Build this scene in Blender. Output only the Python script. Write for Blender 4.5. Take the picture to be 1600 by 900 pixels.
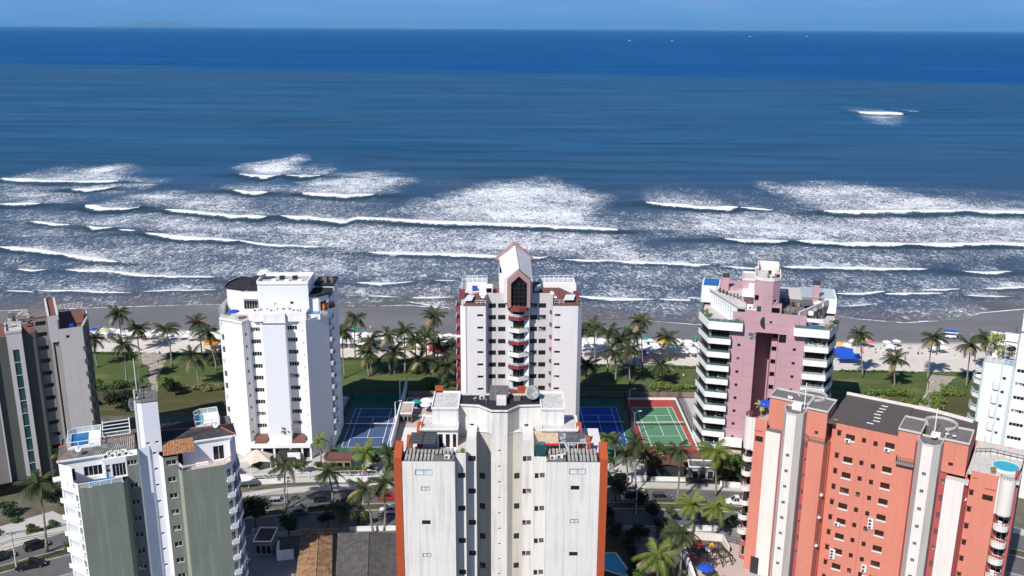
import bpy, bmesh, math, random
import numpy as np
from mathutils import Vector, Matrix, Euler
R = math.radians
rnd = random.Random(7)
SC = bpy.context.scene
COL = SC.collection
for o in list(bpy.data.objects): bpy.data.objects.remove(o)

# ------------------------------------------------------------------ camera, sky, sun
H = 98.0
cam_d = bpy.data.cameras.new('camera'); cam = bpy.data.objects.new('camera', cam_d); COL.objects.link(cam)
cam_d.sensor_width = 36.0; cam_d.lens = 36.0 * 1460 / 1600
cam_d.clip_start = 1.0; cam_d.clip_end = 300000
cam.location = (0, 0, H)
cam.matrix_world = Matrix.Translation((0, 0, H)) @ Matrix.Rotation(R(90 - 15.54), 4, 'X') @ Matrix.Rotation(R(0.3), 4, 'Z')
SC.camera = cam

SUN_AZ, SUN_EL = 33.5, 44.0          # light travels towards azimuth 35 deg right of +Y
world = bpy.data.worlds.new('World'); SC.world = world; world.use_nodes = True
nt = world.node_tree; nt.nodes.clear()
def wn(t, **k):
    n = nt.nodes.new(t)
    for a, b in k.items(): setattr(n, a, b)
    return n
wo = wn('ShaderNodeOutputWorld'); bg = wn('ShaderNodeBackground'); bg.inputs[1].default_value = 0.085
sky = wn('ShaderNodeTexSky', sky_type='NISHITA', sun_disc=False, sun_elevation=R(SUN_EL), sun_rotation=R(180 + SUN_AZ),
         altitude=0, air_density=1.0, dust_density=0.0, ozone_density=3.0)
tint = wn('ShaderNodeMix', data_type='RGBA', blend_type='MULTIPLY'); tint.inputs[0].default_value = 1
tint.inputs[7].default_value = (0.44, 0.53, 0.70, 1)
nt.links.new(sky.outputs[0], tint.inputs[6])
# thin low clouds, the same all round the horizon
tc = wn('ShaderNodeTexCoord'); mp = wn('ShaderNodeMapping'); mp.inputs['Scale'].default_value = (1, 1, 9)
nz = wn('ShaderNodeTexNoise'); nz.inputs['Scale'].default_value = 7; nz.inputs['Detail'].default_value = 7; nz.inputs['Roughness'].default_value = .58
cr = wn('ShaderNodeValToRGB'); cr.color_ramp.elements[0].position = .50; cr.color_ramp.elements[1].position = .86
cr.color_ramp.elements[1].color = (.62, .62, .62, 1)
cm = wn('ShaderNodeMix', data_type='RGBA'); cm.inputs[7].default_value = (3.3, 4.6, 7.0, 1)
nt.links.new(tc.outputs['Generated'], mp.inputs[0]); nt.links.new(mp.outputs[0], nz.inputs[0]); nt.links.new(nz.outputs[0], cr.inputs[0])
# hazy blue band all round the horizon, fading upwards into the clear sky
sp = wn('ShaderNodeSeparateXYZ'); nt.links.new(tc.outputs['Generated'], sp.inputs[0])
mr = wn('ShaderNodeMapRange', interpolation_type='SMOOTHSTEP'); mr.inputs[1].default_value = .0; mr.inputs[2].default_value = .45
nt.links.new(sp.outputs[2], mr.inputs[0])
hz = wn('ShaderNodeMix', data_type='RGBA'); hz.inputs[6].default_value = (1.42, 3.35, 6.8, 1); nt.links.new(mr.outputs[0], hz.inputs[0]); nt.links.new(tint.outputs[2], hz.inputs[7])
nt.links.new(cr.outputs[0], cm.inputs[0]); nt.links.new(hz.outputs[2], cm.inputs[6]); nt.links.new(cm.outputs[2], bg.inputs[0]); nt.links.new(bg.outputs[0], wo.inputs[0])

sd = bpy.data.lights.new('sun', 'SUN'); sd.energy = 4.3; sd.angle = R(0.5); sd.color = (1.0, 0.955, 0.89)
sun = bpy.data.objects.new('sun', sd); COL.objects.link(sun)
ld = Vector((math.sin(R(SUN_AZ)) * math.cos(R(SUN_EL)), math.cos(R(SUN_AZ)) * math.cos(R(SUN_EL)), -math.sin(R(SUN_EL))))
sun.rotation_euler = ld.to_track_quat('-Z', 'Y').to_euler(); sun.location = (-60, -60, 200)
SC.view_settings.view_transform = 'Standard'; SC.view_settings.look = 'None'
SC.view_settings.exposure = 0.35; SC.view_settings.gamma = 1.0

# ------------------------------------------------------------------ materials
MATS = {}
def newmat(name):
    m = bpy.data.materials.new(name); m.use_nodes = True
    n = m.node_tree.nodes; b = n['Principled BSDF']; MATS[name] = m
    return m, m.node_tree, n, b
def link(t, a, b): t.links.new(a, b)
def node(t, ty, **k):
    n = t.nodes.new(ty)
    for a, b in k.items(): setattr(n, a, b)
    return n
def c4(c): return (c[0], c[1], c[2], 1)
def mixrgb(t, fac, a, b, mode='MIX'):
    n = node(t, 'ShaderNodeMix', data_type='RGBA', blend_type=mode)
    for i, v in ((0, fac), (6, a), (7, b)):
        if isinstance(v, (int, float)): n.inputs[i].default_value = v
        elif isinstance(v, tuple): n.inputs[i].default_value = c4(v)
        else: link(t, v, n.inputs[i])
    return n.outputs[2]
def ramp(t, src, p0, p1, c0=(0, 0, 0), c1=(1, 1, 1)):
    n = node(t, 'ShaderNodeValToRGB'); e = n.color_ramp.elements
    e[0].position = p0; e[1].position = p1; e[0].color = c4(c0); e[1].color = c4(c1)
    link(t, src, n.inputs[0]); return n.outputs[0]
def noise(t, vec, scale, detail=4, rough=.55, msc=None, dist=0):
    if msc:
        m = node(t, 'ShaderNodeMapping'); m.inputs['Scale'].default_value = msc; link(t, vec, m.inputs[0]); vec = m.outputs[0]
    n = node(t, 'ShaderNodeTexNoise'); n.inputs['Scale'].default_value = scale; n.inputs['Detail'].default_value = detail
    n.inputs['Roughness'].default_value = rough; n.inputs['Distortion'].default_value = dist
    link(t, vec, n.inputs[0]); return n.outputs[0]
def bump(t, b, h, strength=.3, dist=.05):
    n = node(t, 'ShaderNodeBump'); n.inputs['Strength'].default_value = strength; n.inputs['Distance'].default_value = dist
    link(t, h, n.inputs['Height']); link(t, n.outputs[0], b.inputs['Normal'])
def plain(name, col, rough=.6, metal=0, var=.12, scale=1.5, spec=.4):
    m, t, n, b = newmat(name)
    tc = node(t, 'ShaderNodeTexCoord'); f = noise(t, tc.outputs['Object'], scale, 5)
    f2 = ramp(t, f, .3, .7)
    link(t, mixrgb(t, f2, tuple(x * (1 - var) for x in col), tuple(min(1, x * (1 + var * .5)) for x in col)), b.inputs['Base Color'])
    b.inputs['Roughness'].default_value = rough; b.inputs['Metallic'].default_value = metal; b.inputs['Specular IOR Level'].default_value = spec
    return m
def wallmat(name, col, dirt=(.2, .19, .18), amt=.25, streak=.25, rough=.85, grain=0.0, joints=0):
    """painted render: big blotches, rain streaks running down, fine grain, floor joints"""
    m, t, n, b = newmat(name)
    tc = node(t, 'ShaderNodeTexCoord'); v = tc.outputs['Object']
    blot = ramp(t, noise(t, v, .22, 6, .62), .42, .78)
    st = ramp(t, noise(t, v, 1.0, 5, .6, (1.7, 1.7, .07)), .50, .80)
    fine = noise(t, v, 2.2, 6, .7)
    c = mixrgb(t, ramp(t, fine, .3, .7), tuple(x * .95 for x in col), tuple(min(1, x * 1.03) for x in col))
    f1 = node(t, 'ShaderNodeMath', operation='MULTIPLY'); link(t, blot, f1.inputs[0]); f1.inputs[1].default_value = amt
    c = mixrgb(t, f1.outputs[0], c, tuple(x * .72 for x in col))
    f2 = node(t, 'ShaderNodeMath', operation='MULTIPLY'); link(t, st, f2.inputs[0]); f2.inputs[1].default_value = streak
    c = mixrgb(t, f2.outputs[0], c, dirt)
    if joints:
        w = node(t, 'ShaderNodeSeparateXYZ'); link(t, v, w.inputs[0])
        a = node(t, 'ShaderNodeMath', operation='DIVIDE'); link(t, w.outputs[2], a.inputs[0]); a.inputs[1].default_value = joints
        fr = node(t, 'ShaderNodeMath', operation='FRACT'); link(t, a.outputs[0], fr.inputs[0])
        lt = node(t, 'ShaderNodeMath', operation='LESS_THAN'); link(t, fr.outputs[0], lt.inputs[0]); lt.inputs[1].default_value = .03
        k = node(t, 'ShaderNodeMath', operation='MULTIPLY'); link(t, lt.outputs[0], k.inputs[0]); k.inputs[1].default_value = .45
        c = mixrgb(t, k.outputs[0], c, tuple(x * .45 for x in col))
    if grain:
        g = ramp(t, noise(t, v, 7.0, 3, .8), .35, .68)
        k = node(t, 'ShaderNodeMath', operation='MULTIPLY'); link(t, g, k.inputs[0]); k.inputs[1].default_value = grain
        c = mixrgb(t, k.outputs[0], c, tuple(x * .55 for x in col))
    link(t, c, b.inputs['Base Color']); b.inputs['Roughness'].default_value = rough; b.inputs['Specular IOR Level'].default_value = .25
    bump(t, b, fine, .25, .03)
    return m
def leafmat(name, ca, cb, rough=.55, trans=.0):
    m, t, n, b = newmat(name)
    g = node(t, 'ShaderNodeNewGeometry'); oi = node(t, 'ShaderNodeObjectInfo')
    f = node(t, 'ShaderNodeMath', operation='MULTIPLY_ADD'); link(t, g.outputs['Random Per Island'], f.inputs[0]); f.inputs[1].default_value = .65
    h = node(t, 'ShaderNodeMath', operation='MULTIPLY'); link(t, oi.outputs['Random'], h.inputs[0]); h.inputs[1].default_value = .35; link(t, h.outputs[0], f.inputs[2])
    link(t, mixrgb(t, f.outputs[0], ca, cb), b.inputs['Base Color']); b.inputs['Roughness'].default_value = rough; b.inputs['Specular IOR Level'].default_value = .2
    return m
# walls
wallmat('white_paint', (.80, .80, .80), (.4, .39, .38), amt=.14, streak=.2)
wallmat('white_trim', (.82, .82, .82), amt=.05, streak=.10)
wallmat('pale_blue_white', (.74, .755, .81), amt=.10, streak=.08)
wallmat('green_render', (.185, .21, .18), (.33, .36, .30), amt=.45, streak=.5)
wallmat('green_render_light', (.29, .325, .265), (.2, .22, .18), amt=.2, streak=.2)
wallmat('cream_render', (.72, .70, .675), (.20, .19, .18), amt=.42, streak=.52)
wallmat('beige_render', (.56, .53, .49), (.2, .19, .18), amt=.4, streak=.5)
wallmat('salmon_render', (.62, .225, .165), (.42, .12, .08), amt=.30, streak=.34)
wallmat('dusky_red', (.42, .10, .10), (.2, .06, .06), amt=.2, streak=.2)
wallmat('ivory_render', (.74, .69, .65), (.42, .38, .35), amt=.22, streak=.34)
wallmat('mauve_render', (.50, .31, .35), (.33, .19, .22), amt=.32, streak=.34, joints=3.3)
wallmat('pinkish_frame', (.38, .235, .22), amt=.2, streak=.25)
wallmat('lilac_white', (.74, .705, .71), (.42, .39, .39), amt=.2, streak=.3)
wallmat('lilac_shade_grey', (.56, .53, .54), amt=.2, streak=.15)  # darker lilac; shade of recesses and right sides is partly in the tone
wallmat('mint_white', (.74, .752, .757), amt=.06, streak=.06)
wallmat('mint_trim', (.50, .63, .62), amt=.06, streak=.06)
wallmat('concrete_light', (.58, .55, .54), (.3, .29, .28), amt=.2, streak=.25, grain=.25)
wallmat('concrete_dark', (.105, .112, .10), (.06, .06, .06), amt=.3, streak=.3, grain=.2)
wallmat('concrete_mid', (.25, .24, .235), (.1, .1, .1), amt=.3, streak=.3, grain=.35)
wallmat('orange_paint', (.40, .078, .030), (.25, .06, .03), amt=.2, streak=.25)
wallmat('maroon_paint', (.24, .042, .058), amt=.15, streak=.1)
wallmat('stained_slab', (.66, .64, .62), (.10, .095, .09), amt=.7, streak=.8, grain=.35)
wallmat('roof_membrane', (.10, .085, .082), (.12, .11, .11), amt=.4, streak=.25)
wallmat('roof_grey', (.21, .195, .185), (.03, .03, .03), amt=.75, streak=.75, grain=.8)
wallmat('roof_charcoal', (.028, .028, .034), amt=.3, streak=.2)
wallmat('terrace_tile', (.52, .42, .38), amt=.2, streak=.2, grain=.2)
wallmat('pale_paving', (.50, .48, .47), (.35, .34, .33), amt=.35, streak=.35, grain=.15)
wallmat('grey_paving', (.24, .235, .235), amt=.35, streak=.3, grain=.2)
wallmat('stone_wall', (.30, .23, .18), amt=.4, streak=.2, grain=.5)
plain('dark_interior', (.03, .03, .033), .9)
plain('shade_wall', (.30, .28, .28), .9)  # warm grey for walls behind balconies, their shade put into the tone
plain('steel', (.45, .45, .46), .4, .6)
plain('white_metal', (.80, .80, .80), .45)
plain('dark_metal', (.05, .05, .055), .5)
plain('grey_dish', (.36, .36, .35), .5, .2, .3)
plain('ac_white', (.74, .74, .72), .5)
plain('ac_fan', (.07, .07, .075), .6)
plain('fibre_roof', (.10, .095, .092), .9, 0, .55, 1.2)
plain('fibre_roof_pale', (.40, .39, .37), .9, 0, .6, 1.0)
plain('ridge_red', (.50, .13, .08), .8)
plain('clay_tile', (.43, .22, .115), .85, 0, .5, 2.2)
plain('clay_tile_brown', (.36, .225, .125), .9, 0, .6, .9)
plain('brown_tile', (.17, .075, .062), .85, 0, .3, 2.0)
plain('grey_tile', (.115, .108, .105), .9, 0, .35, .8)
plain('canvas_blue', (.012, .08, .50), .6); plain('pool_blue', (.02, .16, .42), .1)
plain('canvas_white', (.80, .79, .77), .7, 0, .06)
plain('canvas_cream', (.62, .54, .46), .8, 0, .15)
plain('canvas_red', (.62, .03, .04), .7)
plain('canvas_yellow', (.72, .47, .03), .7)
plain('canvas_orange', (.72, .28, .02), .7)
plain('canvas_green', (.03, .25, .17), .7)
plain('canvas_lime', (.48, .58, .22), .7)
plain('canvas_coral', (.75, .17, .11), .7)
plain('wood_dark', (.06, .028, .02), .7, 0, .3, 3)
plain('wood_orange', (.45, .12, .04), .6)
plain('wood_beige', (.55, .44, .30), .8, 0, .3, 2)
plain('palm_bark', (.28, .245, .205), .95, 0, .5, 2)
plain('bark', (.13, .10, .08), .95, 0, .4, 3)
plain('skin_a', (.45, .25, .17), .6); plain('skin_b', (.20, .10, .065), .6)
plain('hair', (.02, .015, .012), .6)
plain('tyre', (.02, .02, .02), .8); plain('rim', (.4, .4, .42), .3, .8)
plain('car_black', (.012, .012, .014), .18, 0, .02, 1, .6); plain('car_grey', (.11, .115, .12), .2, .3, .03)
plain('car_silver', (.42, .43, .44), .22, .5, .03); plain('car_white', (.78, .78, .78), .22, 0, .02); plain('car_red', (.50, .012, .02), .2, 0, .03)
plain('head_lamp', (.75, .75, .72), .1); plain('tail_lamp', (.35, .01, .01), .2)
plain('kerb_stone', (.42, .41, .40), .9, 0, .3, .6); plain('kerb_yellow', (.46, .40, .24), .9, 0, .3, .3)
plain('line_white', (.78, .78, .76), .8, 0, .15, 3); plain('net_mesh', (.05, .055, .05), .9)
plain('court_blue', (.055, .095, .20), .9, 0, .14, .25); plain('court_blue_bright', (.012, .085, .40), .9, 0, .14, .25)
plain('court_green', (.095, .23, .135), .9, 0, .12, .25); plain('court_green_dark', (.035, .145, .085), .9, 0, .15, .25); plain('court_red', (.42, .065, .05), .9, 0, .16, .25)
plain('screen_green', (.012, .17, .12), .85, 0, .2, .7)
leafmat('palm_leaf', (.022, .034, .014), (.075, .088, .032)); leafmat('palm_leaf_bright', (.06, .10, .018), (.19, .22, .045))
leafmat('palm_leaf_dry', (.22, .155, .08), (.34, .26, .13)); leafmat('leaf_dark', (.010, .020, .009), (.035, .055, .020))
leafmat('leaf_mid', (.03, .065, .018), (.085, .14, .035)); leafmat('leaf_bright', (.07, .13, .02), (.20, .25, .06)); leafmat('leaf_olive', (.14, .13, .055), (.30, .27, .11))
leafmat('leaf_yellowish', (.20, .21, .05), (.42, .42, .14)); leafmat('flower_pink', (.5, .10, .42), (.7, .3, .65)); leafmat('leaf_yellow', (.35, .30, .03), (.55, .48, .08)); leafmat('leaf_red', (.16, .03, .03), (.28, .07, .06))

def glassmat(name, col, rough=.06, light=.25, lightcol=(.45, .45, .44)):
    m, t, n, b = newmat(name)
    oi = node(t, 'ShaderNodeObjectInfo')
    f = ramp(t, oi.outputs['Random'], 1 - light - .02, 1 - light + .1)
    tc = node(t, 'ShaderNodeTexCoord'); nz = noise(t, tc.outputs['Object'], 1.3, 2)
    k = node(t, 'ShaderNodeMath', operation='MULTIPLY'); link(t, f, k.inputs[0]); link(t, ramp(t, nz, .44, .54), k.inputs[1])
    link(t, mixrgb(t, k.outputs[0], col, lightcol), b.inputs['Base Color']); b.inputs['Roughness'].default_value = rough
    b.inputs['Specular IOR Level'].default_value = .5
    return m
glassmat('pane', (.014, .014, .016)); glassmat('pane_pale', (.55, .60, .62), .15, .9, (.66, .70, .72)); glassmat('pane_teal', (.02, .075, .08), .08, .2, (.05, .13, .14))
glassmat('pane_brown', (.035, .018, .014), .2, .15, (.16, .13, .12)); glassmat('pane_black', (.006, .006, .007), .1, 0)
glassmat('pane_grey', (.10, .11, .12), .1, .4, (.35, .37, .38))
def clearglass(name, col, alpha):
    m, t, n, b = newmat(name)
    b.inputs['Base Color'].default_value = c4(col); b.inputs['Alpha'].default_value = alpha; b.inputs['Roughness'].default_value = .05
    return m
clearglass('rail_glass', (.62, .72, .72), .38); clearglass('rail_glass_green', (.10, .22, .20), .55)
def watermat(name, col):
    m, t, n, b = newmat(name); b.inputs['Base Color'].default_value = c4(col); b.inputs['Roughness'].default_value = .06
    tc = node(t, 'ShaderNodeTexCoord'); bump(t, b, noise(t, tc.outputs['Object'], 2.5, 3), .25, .05); return m
watermat('pool_water', (.05, .42, .55)); watermat('pool_deep', (.015, .12, .36)); watermat('pool_teal', (.12, .50, .52))
# ------------------------------------------------------------------ mesh helpers
class MB:
    def __init__(s): s.v = []; s.f = []; s.m = []
    def face(s, pts, m=0):
        i = len(s.v); s.v += [tuple(p) for p in pts]; s.f.append(tuple(range(i, i + len(pts)))); s.m.append(m)
    def box(s, x0, x1, y0, y1, z0, z1, m=0):
        i = len(s.v)
        s.v += [(x0, y0, z0), (x1, y0, z0), (x1, y1, z0), (x0, y1, z0), (x0, y0, z1), (x1, y0, z1), (x1, y1, z1), (x0, y1, z1)]
        for q in ((0, 3, 2, 1), (4, 5, 6, 7), (0, 1, 5, 4), (1, 2, 6, 5), (2, 3, 7, 6), (3, 0, 4, 7)):
            s.f.append(tuple(i + k for k in q)); s.m.append(m)
    def prism(s, poly, z0, z1, m=0, bottom=True, top=True):
        i = len(s.v); n = len(poly)
        a = sum(poly[k][0] * poly[(k + 1) % n][1] - poly[(k + 1) % n][0] * poly[k][1] for k in range(n))
        if a < 0: poly = poly[::-1]
        s.v += [(p[0], p[1], z0) for p in poly] + [(p[0], p[1], z1) for p in poly]
        for k in range(n):
            j = (k + 1) % n; s.f.append((i + k, i + j, i + n + j, i + n + k)); s.m.append(m)
        if top: s.f.append(tuple(range(i + n, i + 2 * n))); s.m.append(m)
        if bottom: s.f.append(tuple(range(i + n - 1, i - 1, -1))); s.m.append(m)
    def bar(s, p, q, w, h=None, m=0):
        """rectangular bar from p to q"""
        h = h or w; p = Vector(p); q = Vector(q); d = (q - p).normalized()
        up = Vector((0, 0, 1)) if abs(d.z) < .95 else Vector((0, 1, 0))
        a = d.cross(up).normalized() * (w / 2); b = a.cross(d).normalized() * (h / 2)
        i = len(s.v)
        for c in (p, q): s.v += [tuple(c - a - b), tuple(c + a - b), tuple(c + a + b), tuple(c - a + b)]
        for f in ((0, 1, 5, 4), (1, 2, 6, 5), (2, 3, 7, 6), (3, 0, 4, 7), (3, 2, 1, 0), (4, 5, 6, 7)):
            s.f.append(tuple(i + k for k in f)); s.m.append(m)
    def tube(s, pts, rad, n=6, m=0):
        i0 = len(s.v); pts = [Vector(p) for p in pts]
        for k, p in enumerate(pts):
            d = (pts[min(k + 1, len(pts) - 1)] - pts[max(k - 1, 0)]).normalized()
            up = Vector((1, 0, 0)) if abs(d.z) > .7 else Vector((0, 0, 1))
            a = d.cross(up).normalized(); b = a.cross(d); r = rad[k] if hasattr(rad, '__len__') else rad
            for j in range(n):
                t = 2 * math.pi * j / n; s.v.append(tuple(p + a * (math.cos(t) * r) + b * (math.sin(t) * r)))
        for k in range(len(pts) - 1):
            for j in range(n):
                s.f.append((i0 + k * n + j, i0 + k * n + (j + 1) % n, i0 + (k + 1) * n + (j + 1) % n, i0 + (k + 1) * n + j)); s.m.append(m)
        s.f.append(tuple(i0 + (len(pts) - 1) * n + j for j in range(n))); s.m.append(m)
        s.f.append(tuple(i0 + j for j in range(n - 1, -1, -1))); s.m.append(m)
    def lathe(s, c, prof, n=12, m=0, axis=None, ang0=0, ang1=2 * math.pi, sx=1, sy=1):
        """prof list of (r,z); revolve round z through c"""
        i0 = len(s.v); full = abs(ang1 - ang0 - 2 * math.pi) < 1e-6; N = n if full else n + 1
        for r, z in prof:
            for j in range(N):
                t = ang0 + (ang1 - ang0) * j / n; p = Vector((math.cos(t) * r * sx, math.sin(t) * r * sy, z))
                if axis is not None: p = axis @ p
                s.v.append((c[0] + p.x, c[1] + p.y, c[2] + p.z))
        for k in range(len(prof) - 1):
            for j in range(n):
                j2 = (j + 1) % N
                s.f.append((i0 + k * N + j, i0 + k * N + j2, i0 + (k + 1) * N + j2, i0 + (k + 1) * N + j)); s.m.append(m)
    def wall(s, p0, p1, z0, z1, ops=(), depth=.2, m=0, rm=None):
        p0 = Vector(p0); p1 = Vector(p1); L = (p1 - p0).length; d = (p1 - p0) / L; inn = Vector((-d.y, d.x))
        if rm is None: rm = m
        ops = [(max(.02, a), min(L - .02, b), max(z0 + .02, c), min(z1 - .02, e)) for a, b, c, e in ops]
        ops = [o for o in ops if o[1] - o[0] > .1 and o[3] - o[2] > .1]
        xs = sorted({0, L} | {o[0] for o in ops} | {o[1] for o in ops}); zs = sorted({z0, z1} | {o[2] for o in ops} | {o[3] for o in ops})
        P = lambda t, z, q=0: (p0.x + d.x * t + inn.x * q, p0.y + d.y * t + inn.y * q, z)
        for i in range(len(zs) - 1):
            zc = (zs[i] + zs[i + 1]) / 2; j = 0
            while j < len(xs) - 1:
                def hole(j): xc = (xs[j] + xs[j + 1]) / 2; return any(o[0] < xc < o[1] and o[2] < zc < o[3] for o in ops)
                if hole(j): j += 1; continue
                k = j
                while k + 1 < len(xs) - 1 and not hole(k + 1): k += 1
                s.face([P(xs[j], zs[i]), P(xs[k + 1], zs[i]), P(xs[k + 1], zs[i + 1]), P(xs[j], zs[i + 1])], m); j = k + 1
        for a, b, c, e in ops:
            q = depth
            s.face([P(a, c), P(a, c, q), P(a, e, q), P(a, e)], rm); s.face([P(b, c, q), P(b, c), P(b, e), P(b, e, q)], rm)
            s.face([P(a, c), P(b, c), P(b, c, q), P(a, c, q)], rm); s.face([P(a, e, q), P(b, e, q), P(b, e), P(a, e)], rm)
        return [((p0.x + d.x * (a + b) / 2, p0.y + d.y * (a + b) / 2, (c + e) / 2), math.atan2(d.y, d.x), b - a, e - c) for a, b, c, e in ops]
    def mesh(s, name, mats, smooth=False):
        me = bpy.data.meshes.new(name); me.from_pydata(s.v, [], s.f)
        for m in mats: me.materials.append(MATS[m])
        if len(mats) > 1: me.polygons.foreach_set('material_index', s.m)
        if smooth: me.polygons.foreach_set('use_smooth', [True] * len(s.f))
        me.update(); return me
    def build(s, name, mats, parent=None, loc=(0, 0, 0), rz=0, smooth=False):
        if isinstance(mats, str): mats = (mats,)
        return put(name, s.mesh(name, mats, smooth), parent, loc, rz)
def put(name, me, parent=None, loc=(0, 0, 0), rz=0, rot=None, scale=None):
    o = bpy.data.objects.new(name, me); COL.objects.link(o); o.location = loc; o.rotation_euler = rot if rot else (0, 0, rz)
    if scale: o.scale = scale
    if parent: o.parent = parent
    return o
def tag(o, label, cat, group=None):
    o['label'] = label; o['category'] = cat
    if group: o['group'] = group
    return o
def thing(name, label, cat, loc=(0, 0, 0), rz=0, group=None):
    return tag(put(name, None, None, loc, rz), label, cat, group)
def struct(name, mb, mat, smooth=False):
    o = mb.build(name, mat, smooth=smooth) if isinstance(mb, MB) else mb
    o['kind'] = 'structure'; return o
def kids(o): return [c for c in ALLKIDS.get(o.name, [])]
ALLKIDS = {}
def index_children():
    ALLKIDS.clear()
    for o in bpy.data.objects:
        if o.parent: ALLKIDS.setdefault(o.parent.name, []).append(o)
def dup(root, loc, rz=0, label=None, group=None, scale=None, tree=None):
    """copy a thing with its parts and sub-parts (tree = [(child,[grandchildren])])"""
    r = root.copy(); COL.objects.link(r); r.location = loc; r.rotation_euler = (0, 0, rz)
    if scale: r.scale = (scale,) * 3
    if label: r['label'] = label
    if group: r['group'] = group
    for ch, gs in tree or ():
        c = ch.copy(); COL.objects.link(c); c.parent = r
        for g in gs:
            d = g.copy(); COL.objects.link(d); d.parent = c
    return r
def treeof(root): return [(c, list(c.children)) for c in root.children]
def rail(mb, pts, z, h, step=1.2, t=.05, mid=1, closed=False):
    """posts and rails along a polyline"""
    pts = [Vector((p[0], p[1])) for p in pts]
    for a, b in zip(pts, pts[1:] + (pts[:1] if closed else [])):
        L = (b - a).length; n = max(1, round(L / step))
        for k in range(n + 1):
            p = a.lerp(b, k / n); mb.bar((p.x, p.y, z), (p.x, p.y, z + h), t)
        for q in range(mid + 1):
            zz = z + h * (1 - q / (mid + 1)); mb.bar((a.x, a.y, zz), (b.x, b.y, zz), t * 1.1)
def parapet(mb, pts, z0, z1, t=.18, closed=True, m=0):
    """thin upstand wall along a polyline, mitred by overlap of half a thickness"""
    pts = [Vector((p[0], p[1])) for p in pts]; n = len(pts)
    segs = list(zip(pts, pts[1:] + (pts[:1] if closed else [])))
    for k, (a, b) in enumerate(segs):
        dz = .003 * (k % 3)
        mb.bar((a.x, a.y, (z0 + z1 + dz) / 2), (b.x, b.y, (z0 + z1 + dz) / 2), t, z1 - z0 + dz, m)
def panels(mb, pts, z0, z1, t=.03, closed=False):
    pts = [Vector((p[0], p[1])) for p in pts]
    for a, b in zip(pts, pts[1:] + (pts[:1] if closed else [])):
        mb.bar((a.x, a.y, (z0 + z1) / 2), (b.x, b.y, (z0 + z1) / 2), t, z1 - z0)

WCACHE = {}
def window_meshes(w, h, frame, pane, n, depth, sill, rows=1):
    k = (round(w, 2), round(h, 2), frame, pane, n, depth, sill, rows)
    if k in WCACHE: return WCACHE[k]
    f = MB(); b = .07 if w > .8 else .05; y0, y1 = depth - .09, depth - .002; a, c = w / 2 - .002, h / 2 - .002
    f.box(-a, a, y0, y1, -c, -c + b); f.box(-a, a, y0, y1, c - b, c); f.box(-a, -a + b, y0, y1, -c + b, c - b); f.box(a - b, a, y0, y1, -c + b, c - b)
    for i in range(1, n):
        x = -a + 2 * a * i / n; f.box(x - .03, x + .03, y0 + .01, y1, -c + b, c - b)
    for i in range(1, rows):
        z = -c + 2 * c * i / rows; f.box(-a + b, a - b, y0 + .015, y1, z - .025, z + .025)
    p = MB(); p.box(-a + .02, a - .02, depth - .04, depth - .02, -c + .02, c - .02)
    s = None
    if sill:
        s = MB(); s.box(-w / 2 - .1, w / 2 + .1, -.1, .05, -h / 2 - .26, -h / 2 - .004); s = s.mesh('sill', (sill,))
    WCACHE[k] = (f.mesh('window', (frame,)), p.mesh('pane', (pane,)), s)
    return WCACHE[k]

class Bld:
    def __init__(s, name, label, ox, oy, deg, cat='apartment building'):
        s.e = thing(name, label, cat, (ox, oy, 0), R(deg)); s.w = {}
    def mb(s, mat): return s.w.setdefault(mat, MB())
    def wall(s, mat, p0, p1, z0, z1, wins=(), frame='white_metal', pane='pane', n=2, depth=.22, sill=None, rows=1, name='window', rm=None):
        """wins: (s0,s1,z0,z1[,n[,pane]]) openings along the wall"""
        mb = MB(); pl = mb.wall(p0, p1, z0, z1, [q[:4] for q in wins], depth); mb.build('wall', mat, s.e)
        if len(pl) != len(wins): wins = wins[:len(pl)]
        for q, (c, a, w, h) in zip(wins, pl):
            nn = q[4] if len(q) > 4 and q[4] else n; pn = q[5] if len(q) > 5 else pane
            fm, pm, sm = window_meshes(w, h, frame, pn, nn, depth, sill, rows)
            o = put(name, fm, s.e, c, a); put('pane', pm, o)
            if sm: put('sill', sm, o)
    def part(s, name, mb, mat, parent=None, smooth=False): return mb.build(name, mat, parent or s.e, smooth=smooth)
    def finish(s, wallname='wall'):
        for m, mb in s.w.items():
            nm = m if m.endswith(('render', 'paint', 'trim')) else m
            mb.build('wall' if wallname else nm, m, s.e)
ACM = {}
def ac(parent, x, y, z, rz=0):
    """split air conditioner box with its fan grille"""
    if not ACM:
        a = MB(); a.box(-.45, .45, -.18, .18, 0, .62); ACM['b'] = a.mesh('air_conditioner', ('ac_white',))
        f = MB(); f.lathe((-.1, -.185, .31), [(.24, 0), (.24, .02), (.06, .03), (0.001, .03)], 12, 0, Matrix.Rotation(R(90), 3, 'X')); ACM['f'] = f.mesh('fan_grille', ('ac_fan',))
    o = put('air_conditioner', ACM['b'], parent, (x, y, z), rz); put('fan_grille', ACM['f'], o); return o
DISH = {}
def dish(parent, x, y, z, r, rz, tilt=45, mat='grey_dish'):
    if mat not in DISH:
        b = MB(); b.lathe((0, 0, 0), [(.02, 0), (.35, .03), (.7, .13), (1.0, .28), (1.0, .30), (.68, .16), (.02, .03)], 20)
        for k in range(3):
            t = k * 2.094; b.bar((math.cos(t) * .95, math.sin(t) * .95, .27), (0, 0, .85), .03)
        b.box(-.07, .07, -.07, .07, .8, .92); DISH[mat] = b.mesh('satellite_dish', (mat,), True)
    o = put('satellite_dish', DISH[mat], parent, (x, y, z), rot=(R(tilt), 0, rz), scale=(r, r, r))
    m = MB(); m.bar((0, 0, 0), (0, 0, 1.0), .1); m.build('mast', 'steel', parent, (x, y, z - 1.0 * r)); return o
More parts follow.
